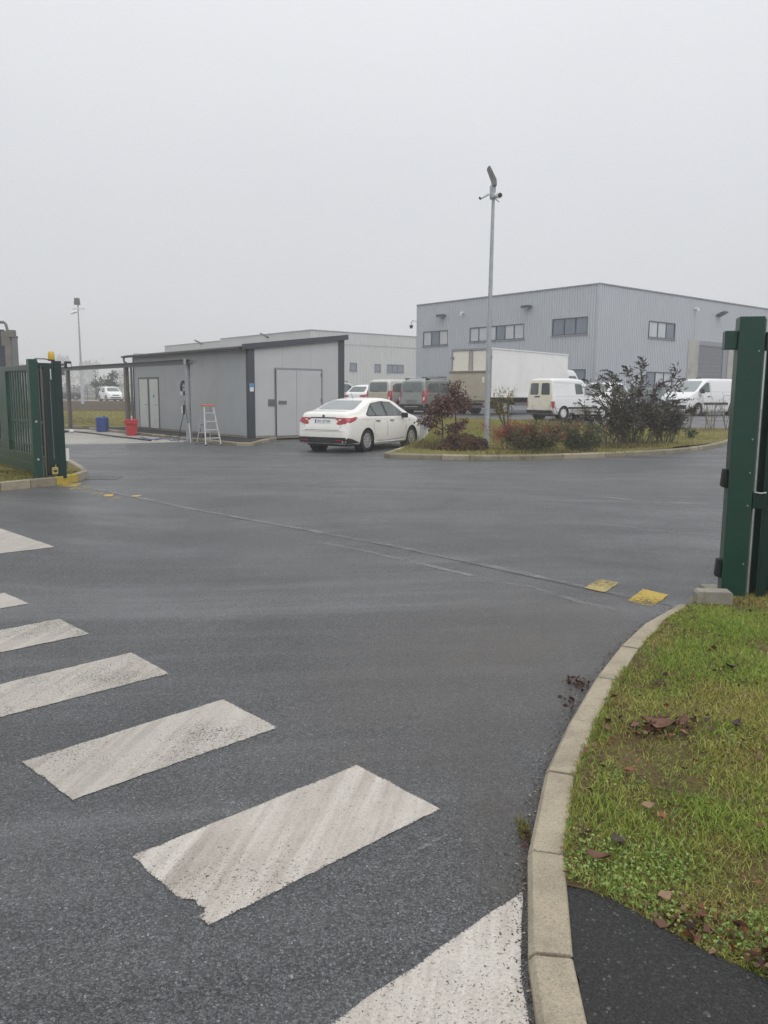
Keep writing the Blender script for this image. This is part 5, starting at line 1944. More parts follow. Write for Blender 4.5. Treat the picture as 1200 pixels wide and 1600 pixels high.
    def put(s, name, mat, items, parent=None, off=.006, r=0.0, step=.09):
        """items: (view, poly); 'S' does both sides"""
        if any(v == 'S' for v, _p in items):
            for v in 'LR':
                o = s.put(name, mat, [(v if w == 'S' else w, p) for w, p in items if w == 'S' or v == 'L'], parent, off, r, step)
            return o
        mb = MB()
        for view, poly in items:
            s.skin(mb, view, poly, off, step, r)
        return mb.build(name, mat, parent or s.root, smooth='auto')

    def line(s, name, mat, view, pts, w=.008, off=.002, parent=None):
        if view == 'S':
            s.line(name, mat, 'L', pts, w, off, parent)
            return s.line(name, mat, 'R', pts, w, off, parent)
        mb = MB()
        for v in (view,):
            for (a, b) in zip(pts, pts[1:]):
                d = Vector((b[0] - a[0], b[1] - a[1]))
                e_ = d.normalized() * w * .6
                a, b = (a[0] - e_.x, a[1] - e_.y), (b[0] + e_.x, b[1] + e_.y)
                nn = Vector((-d.y, d.x)).normalized() * w / 2
                s.skin(mb, v, [(a[0] + nn.x, a[1] + nn.y), (b[0] + nn.x, b[1] + nn.y), (b[0] - nn.x, b[1] - nn.y), (a[0] - nn.x, a[1] - nn.y)], off, .12)
        return mb.build(name, mat, parent or s.body)

    def mirrors(s, x, y, z, mat='black', sx=.10, sz=.15):
        for sg in (-1, 1):
            m = MB()
            m.box((x - s.L / 2 - sx / 2, sg * y - .0, z - sz / 2), (x - s.L / 2 + sx / 2, sg * (y + .19), z + sz / 2)) if sg > 0 else m.box((x - s.L / 2 - sx / 2, -y - .19, z - sz / 2), (x - s.L / 2 + sx / 2, -y, z + sz / 2))
            m.build("wing_mirror", M[mat], s.root, bevel=.03, smooth='auto')


def text_mesh(txt, size, mat, name, parent, mtx, width=1.0):
    cu = bpy.data.curves.new("lettering", 'FONT')
    cu.body = txt
    cu.size = size
    cu.align_x = 'CENTER'
    cu.align_y = 'CENTER'
    cu.extrude = .0015
    o = bpy.data.objects.new("lettering", cu)
    COL.objects.link(o)
    dg_ = bpy.context.evaluated_depsgraph_get()
    me = bpy.data.meshes.new_from_object(o.evaluated_get(dg_))
    bpy.data.objects.remove(o)
    me.materials.clear()
    me.materials.append(mat)
    me.transform(mtx @ Matrix.Diagonal((width, 1, 1, 1)))
    return link(name, me, parent)


def plate(car, x, z, txt, y=0.0, tilt=10, w=.52, h=.11, txt2=None):
    """rear number plate at tail position x (car coordinates), facing backwards"""
    m = Matrix.Translation((x - car.L / 2, y, z)) @ Matrix.Rotation(R(tilt), 4, 'Y') @ Matrix.Rotation(R(-90), 4, 'Z') @ Matrix.Rotation(R(90), 4, 'X')
    p = MB().box((-w / 2, -h / 2, -.02), (w / 2, h / 2, 0), m).build("number_plate", M['plate'], car.root)
    MB().box((-w / 2 + .004, -h / 2 + .004, .0005), (-w / 2 + .045, h / 2 - .004, .002), m).build("plate_band", M['plate_blue'], p)
    if txt2:
        text_mesh(txt, .085, M['ink'], "plate_lettering", p, m @ Matrix.Translation((.01, .045, .002)))
        text_mesh(txt2, .085, M['ink'], "plate_lettering", p, m @ Matrix.Translation((.01, -.05, .002)))
    else:
        text_mesh(txt, .095, M['ink'], "plate_lettering", p, m @ Matrix.Translation((.03, -.004, .002)), .92)
    return p


def vehicle(name, label, cat, xy, ang, spec, paint, group=None):
    root = thing(name, label, cat, (xy[0], xy[1], H(*xy)), R(ang), group)
    return Car(root, spec, paint)


SEDAN = dict(W=1.79, wr=.312, ar=.365, axles=(.99, 3.63), spokes=10, spoke_w=.055, tumble=.42, roofr=.15, st=[
    # x, top, belt, half width, bottom
    (0.00, .64, .50, .70, .27), (.03, .74, .56, .77, .245), (.07, .88, .66, .805, .235), (.10, 1.00, .80, .82, .23), (.16, 1.085, .90, .84, .225), (.35, 1.125, .955, .862, .22), (.62, 1.150, .975, .878, .20),
    (.85, 1.235, .985, .888, .19), (1.25, 1.385, .98, .895, .18), (1.65, 1.470, .97, .895, .18), (2.1, 1.497, .96, .895, .18), (2.55, 1.485, .95, .895, .18), (2.90, 1.405, .945, .893, .18),
    (3.30, 1.20, .94, .89, .18), (3.62, 1.03, .91, .885, .19), (3.95, .96, .86, .87, .20), (4.25, .88, .78, .83, .20), (4.42, .78, .68, .76, .21), (4.50, .66, .58, .68, .24), (4.53, .56, .48, .60, .28)])
c = vehicle("parked_car", "white saloon car parked with its tail towards us beside the hut", "car", (-.60, 24.0), 60.2, SEDAN, M['car_white'])
c.put("window_trim", M['black'], [('S', [(.98, 1.03), (1.45, 1.345), (2.05, 1.40), (2.60, 1.375), (3.28, 1.01), (3.25, .965), (1.02, .985)])], off=.003, r=.05)
c.put("rear_quarter_glass", M['glass'], [('S', [(1.06, 1.03), (1.36, 1.25), (1.44, 1.01), (1.10, 1.005)])], off=.007, r=.03)
c.put("rear_door_glass", M['glass'], [('S', [(1.42, 1.285), (1.52, 1.335), (2.04, 1.375), (2.06, .985), (1.51, 1.005)])], off=.007, r=.03)
c.put("front_door_glass", M['glass'], [('S', [(2.16, 1.375), (2.58, 1.35), (3.14, 1.03), (3.12, .985), (2.17, .985)])], off=.007, r=.03)
c.put("rear_window", M['glass_pale'], [('B', [(-.60, 1.165), (.60, 1.165), (.50, 1.415), (-.50, 1.415)])], off=.004, r=.06, step=.06)
c.put("windscreen", M['glass'], [('F', [(-.66, 1.05), (.66, 1.05), (.54, 1.40), (-.54, 1.40)])], off=.004, r=.05, step=.06)
c.line("door_gap", M['ink'], 'S', [(2.10, .95), (2.10, .55), (2.05, .30)], .010)
c.line("door_gap", M['ink'], 'S', [(3.22, .93), (3.26, .55), (3.20, .32), (2.05, .28), (1.50, .30), (1.36, .60), (1.30, .72)], .010)
c.line("door_gap", M['ink'], 'S', [(1.30, .72), (1.46, .96)], .010)
c.line("boot_gap", M['ink'], 'B', [(-.70, .93), (-.55, .62), (.55, .62), (.70, .93)], .010)
c.line("bumper_crease", M['ink'], 'B', [(-.72, .585), (.72, .585)], .006)
c.put("lower_bumper", M['black'], [('B', [(-.765, .425), (.765, .425), (.75, .27), (-.75, .27)]), ('L', [(.012, .425), (.22, .39), (.66, .26), (.62, .215), (.05, .255)]), ('R', [(.012, .425), (.22, .39), (.66, .26), (.62, .215), (.05, .255)])], off=.008, step=.06)
c.put("reflector", M['lamp_red'], [('B', [(.46, .355), (.68, .36), (.68, .33), (.48, .325)])], off=.014)
c.put("reflector", M['lamp_red'], [('B', [(-.46, .355), (-.68, .36), (-.68, .33), (-.48, .325)])], off=.014)
c.put("tail_lamp", M['lamp_red'], [('B', [(.40, .955), (.82, .955), (.80, .835), (.62, .805), (.40, .925)]), ('B', [(.45, .80), (.50, .86), (.80, .86), (.72, .80), (.52, .765)]), ('L', [(.09, .93), (.46, .985), (.50, .95), (.36, .875), (.08, .80)])], off=.008, step=.06)
c.put("tail_lamp", M['lamp_red'], [('B', [(-.40, .955), (-.82, .955), (-.80, .835), (-.62, .805), (-.40, .925)]), ('B', [(-.45, .80), (-.50, .86), (-.80, .86), (-.72, .80), (-.52, .765)]), ('R', [(.09, .93), (.46, .985), (.50, .95), (.36, .875), (.08, .80)])], off=.008, step=.06)
c.put("lamp_insert", M['lamp_clear'], [('B', [(.52, .915), (.60, .915), (.56, .875), (.50, .89)]), ('B', [(-.52, .915), (-.60, .915), (-.56, .875), (-.50, .89)])], off=.012, step=.06)
c.put("boot_strip", M['black'], [('B', [(-.40, .965), (.40, .965), (.40, .94), (-.40, .94)])], off=.014)
bd = c.put("badge", M['chrome'], [('B', [(.05 * math.cos(t), .995 + .045 * math.sin(t)) for t in np.linspace(0, 2 * math.pi, 13)[:-1]])], off=.012)
c.put("badge_disc", M['ink'], [('B', [(.036 * math.cos(t), .995 + .031 * math.sin(t)) for t in np.linspace(0, 2 * math.pi, 13)[:-1]])], bd, off=.015)
plate(c, .055, .855, "EN 127 VM", tilt=14)
for x in (1.46, 2.26):
    c.put("door_handle", M['black'], [('S', [(x, .865), (x + .20, .86), (x + .20, .838), (x, .842)])], off=.022, r=.008)
c.put("side_repeater", M['trim'], [('S', [(3.40, .84), (3.50, .83), (3.49, .81), (3.41, .815)])], off=.006)
c.line("belt_crease", M['trim'], 'S', [(.52, .905), (1.6, .90), (3.1, .865)], .004, .001)
c.put("head_lamp", M['lamp_clear'], [('S', [(4.02, .80), (4.40, .70), (4.42, .62), (4.12, .68)])], off=.006)
c.mirrors(3.02, .86, .985)
MB().tube([(1.62 - c.L / 2, 0, 1.465), (1.50 - c.L / 2, 0, 1.63)], .006, 5).build("aerial", M['black'], c.root)
c.put("sill_trim", M['car_white'], [('S', [(1.40, .26), (3.22, .25), (3.22, .20), (1.40, .20)])], off=.012)

MPV = dict(W=1.81, wr=.315, ar=.37, axles=(.78, 3.51), spokes=7, tumble=.20, roofr=.15, st=[
    (0.0, .62, .48, .80, .36), (.03, .80, .55, .84, .30), (.07, 1.15, .85, .86, .27), (.12, 1.55, 1.0, .875, .25), (.19, 1.72, 1.06, .885, .23), (.34, 1.785, 1.07, .89, .21), (.8, 1.80, 1.07, .90, .19), (1.6, 1.80, 1.06, .905, .18), (2.4, 1.79, 1.05, .905, .18),
    (2.75, 1.74, 1.05, .905, .18), (3.1, 1.53, 1.05, .90, .18), (3.45, 1.25, 1.04, .895, .18), (3.7, 1.10, .98, .885, .19), (4.05, .98, .88, .85, .20), (4.28, .82, .74, .78, .22), (4.38, .60, .52, .66, .28)])


def make_mpv(label, xy, ang, paint, grime, rack, pl_txt):
    c = vehicle("parked_mpv", label, "car", xy, ang, MPV, paint)
    c.put("rear_window", M['glass_mid'], [('B', [(-.62, 1.12), (.62, 1.12), (.60, 1.64), (-.60, 1.64)])], off=.006, r=.10)
    c.put("side_window", M['glass'], [('S', [(.28, 1.12), (.36, 1.45), (.62, 1.58), (1.32, 1.60), (1.34, 1.10)])], off=.006, r=.07)
    c.put("side_window", M['glass'], [('S', [(1.42, 1.60), (2.22, 1.60), (2.24, 1.10), (1.42, 1.10)])], off=.006, r=.05)
    c.put("side_window", M['glass'], [('S', [(2.34, 1.60), (2.66, 1.58), (3.25, 1.20), (3.22, 1.10), (2.34, 1.10)])], off=.006, r=.05)
    c.put("windscreen", M['glass'], [('F', [(-.72, 1.15), (.72, 1.15), (.64, 1.66), (-.64, 1.66)])], off=.005, r=.05)
    for v, s_ in (('L', 1), ('R', -1)):
        c.put("tail_lamp", M['lamp_red'], [('B', [(s_ * .70, 1.17), (s_ * .84, 1.20), (s_ * .86, .60), (s_ * .72, .56)]), (v, [(.10, 1.22), (.20, 1.16), (.17, .62), (.05, .58)])], off=.014, step=.05)
        c.put("lamp_insert", M['lamp_clear'], [('B', [(s_ * .75, .86), (s_ * .82, .88), (s_ * .82, .72), (s_ * .75, .70)])], off=.02)
    if grime:
        c.put("tailgate", M[grime], [('B', [(-.66, 1.08), (.66, 1.08), (.68, .46), (-.68, .46)])], off=.004)
    c.put("rear_bumper", M['black'], [('B', [(-.80, .50), (.80, .50), (.78, .34), (-.78, .34)]), ('S', [(.02, .58), (.30, .52), (.38, .28), (.06, .28)])], off=.02)
    c.put("bumper_strip", M['chrome'] if rack else M['trim'], [('B', [(-.45, .40), (.45, .40), (.45, .37), (-.45, .37)])], off=.03)
    c.put("plate_recess", M['steel_dark'], [('B', [(-.38, .74), (.38, .74), (.34, .56), (-.34, .56)])], off=.008)
    plate(c, .012, .655, pl_txt, tilt=6)
    c.put("badge", M['chrome'], [('B', [(-.05, .97), (0, 1.03), (.05, .97), (0, .99)][:3])], off=.014)
    c.line("tailgate_gap", M['ink'], 'B', [(-.68, 1.62), (-.68, .50), (.68, .50), (.68, 1.62)], .012)
    c.line("door_gap", M['ink'], 'S', [(2.29, 1.55), (2.29, .30)], .012)
    c.line("door_gap", M['ink'], 'S', [(1.36, 1.55), (1.36, .60)], .012)
    c.line("rear_wiper", M['black'], 'B', [(-.02, 1.15), (.38, 1.18)], .03, .02)
    c.put("side_rubbing_strip", M['black'], [('S', [(1.2, .62), (3.05, .62), (3.05, .52), (1.2, .52)])], off=.014)
    c.put("wheel_arch_trim", paint, [('S', [(.40, .74), (.55, .80), (1.02, .80), (1.18, .72), (1.10, .69), (.46, .69)])], off=.02)
    c.mirrors(3.05, .88, 1.10)
    for sg in (-1, 1):
        if rack:
            MB().tube([(.45 - c.L / 2, sg * .66, 1.79), (.52 - c.L / 2, sg * .66, 1.855), (2.3 - c.L / 2, sg * .66, 1.85), (2.4 - c.L / 2, sg * .66, 1.78)], .022, 8).build("roof_rail", M['chrome'], c.root)
            MB().box((.38 - c.L / 2, sg * .66 - .04, 1.765), (.66 - c.L / 2, sg * .66 + .04, 1.85)).build("rail_foot", M['black'], c.root, bevel=.015)
    return c


make_mpv("grey green family van with roof rails, tail towards the lawn, next to the truck", (2.77, 43.46), 50, M['grey_green'], None, True, "DB 482 KL")
make_mpv("silver family van with grimy beige tailgate between two other parked cars", (1.0, 44.94), 50, M['silver'], 'beige_dirt', False, "CX 915 RT")

HATCH = dict(W=1.78, wr=.31, ar=.36, axles=(.72, 3.26), spokes=5, tumble=.34, roofr=.14, st=[
    (0.0, .60, .46, .70, .36), (.03, .80, .55, .78, .30), (.08, 1.02, .82, .82, .27), (.20, 1.12, .95, .85, .24), (.38, 1.28, .99, .87, .21), (.62, 1.46, .99, .885, .19), (1.0, 1.53, .98, .89, .18), (1.6, 1.55, .96, .89, .18), (2.2, 1.53, .95, .89, .18),
    (2.55, 1.44, .95, .89, .18), (2.95, 1.22, .94, .885, .18), (3.25, 1.06, .92, .88, .19), (3.6, .96, .86, .85, .20), (3.9, .84, .74, .77, .22), (4.05, .62, .54, .64, .26)])


def make_hatch(label, xy, ang, paint, cat="car", spec=HATCH, grill=False, lamp_low=.86):
    c = vehicle("parked_car", label, cat, xy, ang, spec, paint)
    sc = spec.get('zs', 1.0)
    c.put("rear_window", M['glass'], [('B', [(-.60, 1.12 * sc), (.60, 1.12 * sc), (.52, 1.42 * sc), (-.52, 1.42 * sc)])], off=.006, r=.08)
    c.put("side_window", M['glass'], [('S', [(.55, 1.06 * sc), (.80, 1.36 * sc), (1.30, 1.42 * sc), (1.32, 1.0 * sc)])], off=.006, r=.06)
    c.put("side_window", M['glass'], [('S', [(1.42, 1.42 * sc), (2.25, 1.42 * sc), (2.82, 1.08 * sc), (2.80, .99 * sc), (1.42, .99 * sc)])], off=.006, r=.06)
    c.put("windscreen", M['glass'], [('F', [(-.68, 1.04 * sc), (.68, 1.04 * sc), (.56, 1.44 * sc), (-.56, 1.44 * sc)])], off=.006, r=.06)
    for v, s_ in (('L', 1), ('R', -1)):
        c.put("tail_lamp", M['lamp_red'], [('B', [(s_ * .42, .93 * sc), (s_ * .80, .98 * sc), (s_ * .80, .82 * sc), (s_ * .45, .85 * sc)]), (v, [(.10, .98 * sc), (.48, 1.02 * sc), (.46, .93 * sc), (.08, .84 * sc)])], off=.012, step=.06)
        c.put("head_lamp", M['lamp_clear'], [('F', [(s_ * .40, .70 * sc), (s_ * .74, .80 * sc), (s_ * .76, .66 * sc), (s_ * .42, .62 * sc)]), (v, [(3.45, .80 * sc), (3.85, .74 * sc), (3.85, .65 * sc), (3.5, .70 * sc)])], off=.012, step=.06)
    c.put("grille", M['black'], [('F', [(-.38, .70 * sc), (.38, .70 * sc), (.36, .60 * sc), (-.36, .60 * sc)])], off=.010)
    c.put("lower_grille", M['black'], [('F', [(-.60, .46 * sc), (.60, .46 * sc), (.56, .34 * sc), (-.56, .34 * sc)])], off=.010)
    c.put("rear_bumper", M['black'], [('B', [(-.74, .46), (.74, .46), (.72, .34), (-.72, .34)])], off=.010)
    c.line("door_gap", M['ink'], 'S', [(1.37, 1.0 * sc), (1.37, .32)], .010)
    c.line("door_gap", M['ink'], 'S', [(2.72, .96 * sc), (2.72, .32)], .010)
    c.mirrors(2.72, .86, 1.02 * sc)
    return c


make_hatch("white hatchback with red tail lamp half hidden beside the hut's corner", (-.45, 47.1), 50, M['van_white'])
EST = dict(HATCH)
EST['zs'] = 1.13
EST['W'] = 1.80
EST['st'] = [(a, b * 1.13, c_ * 1.13, d, e_) for a, b, c_, d, e_ in HATCH['st']]
g_ = make_hatch("grey car with roof rails behind the white hatchback, partly behind the hut", (-2.9, 50.4), 50, M['silver'], spec=EST)
for sg in (-1, 1):
    MB().tube([(.7 - g_.L / 2, sg * .62, 1.70), (.8 - g_.L / 2, sg * .62, 1.79), (2.1 - g_.L / 2, sg * .62, 1.78), (2.2 - g_.L / 2, sg * .62, 1.70)], .025, 8).build("roof_rail", M['black'], g_.root)
make_hatch("pale car whose roof shows beyond the white hatchback", (.9, 52.3), 50, M['silver'])
make_hatch("silver car facing us behind the tall dark shrub and the old van", (11.9, 44.2), 233, M['van_white'], spec=EST)
make_hatch("dark saloon facing us under the warehouse windows behind the shrub", (14.9, 46.6), 230, M['dark_paint'])
make_hatch("dark car between the old white van and the silver car", (10.5, 47.5), 232, M['dark_paint'])

EXPERT = dict(W=1.90, wr=.325, ar=.385, axles=(.95, 3.95), spokes=8, spoke_w=.10, tumble=.16, roofr=.16, n=64, st=[
    (0.0, .70, .55, .86, .40), (.03, 1.3, .8, .89, .34), (.07, 1.80, 1.15, .90, .30), (.14, 1.90, 1.2, .92, .27), (.4, 1.935, 1.2, .94, .23), (1.5, 1.945, 1.2, .95, .20), (2.8, 1.94, 1.18, .95, .20), (3.15, 1.88, 1.16, .95, .20), (3.5, 1.68, 1.15, .945, .20),
    (3.9, 1.38, 1.14, .94, .20), (4.15, 1.22, 1.10, .93, .20), (4.45, 1.08, .98, .90, .21), (4.68, .92, .84, .84, .22), (4.80, .62, .54, .70, .28)])
c = vehicle("parked_van", "white panel van with black side strip facing us before the grey shutter door", "van", (16.9, 43.2), 214, EXPERT, M['van_white'])
c.put("windscreen", M['glass_pale'], [('F', [(-.78, 1.24), (.78, 1.24), (.66, 1.80), (-.66, 1.80)])], off=.006, r=.06)
c.put("door_window", M['glass'], [('S', [(2.98, 1.22), (2.98, 1.72), (3.22, 1.72), (3.82, 1.36), (3.86, 1.22)])], off=.006, r=.05)
c.put("side_strip", M['black'], [('S', [(1.42, .70), (3.50, .70), (3.50, .58), (1.42, .58)])], off=.02)
c.line("door_gap", M['ink'], 'S', [(2.90, 1.80), (2.90, .30)], .014)
c.line("door_gap", M['ink'], 'S', [(3.94, 1.20), (3.90, .85)], .012)
c.line("side_rib", M['trim'], 'S', [(.25, 1.25), (2.85, 1.25)], .012)
c.line("slide_rail", M['trim'], 'S', [(.3, 1.06), (1.75, 1.06)], .02)
for v, s_ in (('L', 1), ('R', -1)):
    c.put("head_lamp", M['lamp_clear'], [('F', [(s_ * .44, .88), (s_ * .80, 1.0), (s_ * .84, .80), (s_ * .50, .76)]), (v, [(4.2, 1.0), (4.62, .90), (4.62, .78), (4.3, .84)])], off=.012, step=.06)
    c.put("tail_lamp", M['lamp_red'], [('B', [(s_ * .80, 1.25), (s_ * .88, 1.25), (s_ * .88, .8), (s_ * .80, .8)])], off=.012)
c.put("grille", M['black'], [('F', [(-.42, .84), (.42, .84), (.40, .70), (-.40, .70)])], off=.012)
c.put("bumper", M['black'], [('F', [(-.80, .56), (.80, .56), (.76, .36), (-.76, .36)])], off=.02)
c.put("door_handle", M['black'], [('S', [(3.0, 1.02), (3.2, 1.02), (3.2, .98), (3.0, .98)])], off=.025)
c.mirrors(3.80, .95, 1.28, sx=.14, sz=.24)
MB().box((2.6 - c.L / 2, -.1, 1.93), (2.85 - c.L / 2, .1, 2.0)).build("roof_aerial_base", M['black'], c.root, bevel=.02)

EXPRESS = dict(W=1.58, wr=.285, ar=.335, axles=(.72, 3.30), spokes=8, spoke_w=.08, tumble=.14, roofr=.13, n=60, rim='white', st=[
    (0.0, .60, .48, .72, .34), (.02, 1.2, .8, .75, .30), (.05, 1.68, 1.0, .76, .27), (.12, 1.76, 1.02, .77, .25), (.35, 1.79, 1.02, .78, .22), (1.4, 1.80, 1.02, .79, .20), (2.0, 1.78, 1.0, .79, .20), (2.25, 1.68, .98, .79, .20), (2.35, 1.50, .97, .79, .20),
    (2.6, 1.42, .96, .79, .20), (2.95, 1.16, .95, .785, .20), (3.15, .98, .90, .78, .20), (3.5, .90, .82, .77, .21), (3.9, .80, .72, .73, .22), (4.0, .60, .52, .66, .28)])
EXPRESS['st'] = [(0.0, .60, .48, .72, .34), (.02, 1.2, .8, .75, .30), (.05, 1.68, 1.0, .76, .27), (.12, 1.76, 1.02, .77, .25), (.35, 1.79, 1.02, .78, .22), (1.4, 1.80, 1.02, .79, .20), (1.95, 1.76, 1.0, .79, .20), (2.20, 1.60, .98, .79, .20),
                 (2.55, 1.38, .96, .79, .20), (2.95, 1.12, .95, .785, .20), (3.15, .98, .90, .78, .20), (3.5, .90, .82, .77, .21), (3.9, .80, .72, .73, .22), (4.0, .60, .52, .66, .28)]
c = vehicle("parked_van", "old white van with yellowed twin rear doors next to the box truck", "van", (8.36, 36.4), 36, EXPRESS, M['van_white'])
rd = []
for s_ in (1, -1):
    d_ = c.put("rear_door", M['cream'], [('B', [(s_ * .01, .42), (s_ * .72, .42), (s_ * .68, 1.60), (s_ * .60, 1.70), (s_ * .01, 1.72)])], off=.01, step=.10)
    c.put("rear_window", M['glass'], [('B', [(s_ * .09, 1.08), (s_ * .58, 1.08), (s_ * .53, 1.58), (s_ * .09, 1.58)])], d_, off=.016, r=.06)
    c.put("hinge", M['cream'], [('B', [(s_ * .66, 1.45), (s_ * .73, 1.45), (s_ * .73, 1.38), (s_ * .66, 1.38)])], d_, off=.03)
    c.put("tail_lamp", M['lamp_red'], [('B', [(s_ * .66, .80), (s_ * .755, .80), (s_ * .755, .50), (s_ * .66, .50)]), ('L' if s_ > 0 else 'R', [(.02, .80), (.12, .80), (.12, .50), (.02, .50)])], off=.016)
    rd.append(d_)
c.line("door_latch", M['black'], 'B', [(.02, 1.0), (.26, .99)], .05, .02)
c.put("rear_bumper", M['black'], [('B', [(-.74, .42), (.74, .42), (.72, .30), (-.72, .30)])], off=.05)
plate(c, .0, .72, "614", y=.38, w=.27, h=.20, txt2="ZR 60", tilt=3)
c.put("side_window", M['glass'], [('S', [(1.50, 1.10), (1.46, 1.56), (1.90, 1.54), (1.98, 1.12)])], off=.008, r=.04)
c.put("door_window", M['glass_pale'], [('S', [(2.08, 1.06), (2.10, 1.46), (2.30, 1.42), (2.78, 1.10), (2.78, 1.04)])], off=.008, r=.05)
c.line("door_gap", M['ink'], 'S', [(2.04, 1.5), (2.04, .36)], .014)
c.line("side_rib", M['trim'], 'S', [(.2, 1.02), (2.0, 1.02)], .010)
c.put("side_strip", M['black'], [('S', [(.98, .56), (2.92, .56), (2.92, .48), (.98, .48)])], off=.014)
c.put("lower_panel", M['conc_panel'], [('S', [(1.1, .46), (2.9, .46), (2.9, .30), (1.1, .30)])], off=.008)
c.put("windscreen", M['glass'], [('F', [(-.64, 1.12), (.64, 1.12), (.58, 1.52), (-.58, 1.52)])], off=.006, r=.05)
c.put("door_handle", M['black'], [('S', [(2.12, .90), (2.28, .90), (2.28, .86), (2.12, .86)])], off=.02)
c.mirrors(2.72, .77, 1.12)
c.line("roof_gutter", M['trim'], 'S', [(.15, 1.60), (2.0, 1.58)], .012, .004)

# box truck
th = 50.0
RR = (5.25, 40.5)
hx, hy = math.cos(R(th)), math.sin(R(th))
rx, ry = hy, -hx
BL, BW, BZ0, BZ1 = 8.2, 2.35, .95, 3.32
tl = (RR[0] - rx * BW / 2, RR[1] - ry * BW / 2)          # tail centre; local +x forward, +y left
tk_ = thing("box_truck", "white box truck with a dirty brown tail lift folded up at its rear", "truck", (tl[0], tl[1], H(*tl)), R(th))
MB().box((.06, -BW / 2, BZ0), (BL, BW / 2, BZ1)).build("cargo_box", M['truck_box'], tk_, bevel=.03)
ed_ = MB()
for s_ in (-1, 1):
    ed_.box((.03, s_ * BW / 2 - .035, BZ1 - .04), (BL + .01, s_ * BW / 2 + .012, BZ1 + .02))
    ed_.box((.03, s_ * BW / 2 - .035, BZ0 - .06), (BL + .01, s_ * BW / 2 + .012, BZ0 + .06))
ed_.build("edge_rail", M['truck_box'], tk_)
rf_ = MB()
rf_.box((-.02, -BW / 2 - .01, BZ1 - .09), (.058, BW / 2 + .01, BZ1 + .015))
for s_ in (-1, 1):
    rf_.box((-.02, s_ * (BW / 2) - .05, BZ0), (.058, s_ * (BW / 2) + .012, BZ1 - .091))
rf_.build("rear_frame", M['trim'], tk_)
for s_ in (-1, 1):
    d_ = MB().box((.02, min(s_ * .03, s_ * (BW / 2 - .06)), BZ0 + .02), (.056, max(s_ * .03, s_ * (BW / 2 - .06)), BZ1 - .10)).build("rear_door", M['truck_door'], tk_)
    MB().tube([(.005, s_ * .11, BZ0 + .05), (.005, s_ * .11, BZ1 - .12)], .016, 6).build("lock_rod", M['steel_dark'], d_)
    MB().tube([(.005, s_ * .045, BZ0 + .05), (.005, s_ * .045, BZ1 - .12)], .010, 6).build("lock_rod", M['steel_dark'], d_)
    MB().box((-.01, s_ * (BW / 2 - .02) - .12, BZ1 - .52), (.018, s_ * (BW / 2 - .02) + .12, BZ1 - .38)).build("hinge", M['trim'], d_)
tlf = MB().box((-.16, -BW / 2 - .03, .72), (-.05, BW / 2 + .03, 2.22)).build("tail_lift", M['tail_lift'], tk_, bevel=.02)
MB().box((-.172, -BW / 2 + .35, .92), (-.1605, BW / 2 - .35, 1.95)).build("lift_panel", M['tail_lift'], tlf)
MB().box((-.18, -BW / 2 - .03, 2.10), (-.161, BW / 2 + .03, 2.20)).build("lift_edge", M['steel_brown'], tlf)
MB().box((-.18, -.96, 1.62), (-.1725, -.82, 1.90)).build("notice", M['cream'], tlf)
MB().box((.2, -.45, .52), (BL + .2, -.35, .94)).box((.2, .35, .52), (BL + .2, .45, .94)).build("chassis", M['black'], tk_)
MB().box((-.02, -BW / 2 + .05, .60), (.10, BW / 2 - .05, .71)).build("rear_beam", M['conc_panel'], tk_)
MB().box((-.02, -BW / 2 + .1, .36), (.06, BW / 2 - .1, .48)).build("under_run_bar", M['steel_dark'], tk_)
for s_ in (-1, 1):
    t_ = MB().box((-.06, s_ * .92 - .16, .50), (-.02, s_ * .92 + .16, .60)).build("tail_lamp", M['lamp_red'], tk_)
    MB().box((-.064, s_ * .90 - .05, .52), (-.0605, s_ * .90 + .05, .58)).build("lamp_insert", M['lamp_clear'], t_)
    for x in (1.75, BL + 1.75):
        m_ = Matrix.Translation((x, s_ * (BW / 2 - .12), .36)) @ Matrix.Rotation(R(-90 * s_), 4, 'X')
        wo = MB().lathe([(.22, -.40 if x < 3 else -.2), (.35, -.40 if x < 3 else -.2), (.36, -.05), (.33, 0), (.22, -.03), (.02, -.08)], 24, m_).build("wheel", M['tyre'], tk_, smooth='auto')
        MB().lathe([(.22, -.028), (.2, -.02), (.1, -.06), (.08, .0), (.01, .01)], 18, m_).build("rim", M['rim'], wo)
    MB().box((2.6, s_ * (BW / 2 - .1) - .02, .45), (6.6, s_ * (BW / 2 - .1) + .02, .62)).build("side_guard", M['steel_dark'], tk_)
MB().box((.9, -BW / 2 + .02, .30), (1.0, -.5, .80)).box((.9, .5, .30), (1.0, BW / 2 - .02, .80)).build("mud_flap", M['black'], tk_)
MB().box((2.4, .5, .45), (3.2, 1.0, .85)).build("tool_box", M['black'], tk_)
# cab
CAB = dict(W=2.14, wr=.36, ar=.42, axles=(1.65,), tumble=.12, roofr=.20, n=40, st=[
    (0.0, 2.36, 1.3, 1.02, .45), (.05, 2.44, 1.3, 1.05, .42), (.35, 2.52, 1.3, 1.07, .40), (1.25, 2.51, 1.3, 1.07, .40), (1.45, 2.42, 1.3, 1.07, .40), (1.9, 1.88, 1.28, 1.06, .40), (2.15, 1.55, 1.25, 1.05, .40), (2.45, 1.25, 1.12, 1.0, .40), (2.7, 1.0, .9, .92, .40), (2.78, .75, .65, .80, .42)])


class CabCar(Car):
    def wheel(s, x, sg):
        pass


cb = thing("cab", None, None)
cb.parent = tk_
cb.location = (BL + .10 + 1.39, 0, 0)
cc = CabCar(cb, CAB, M['van_white'])
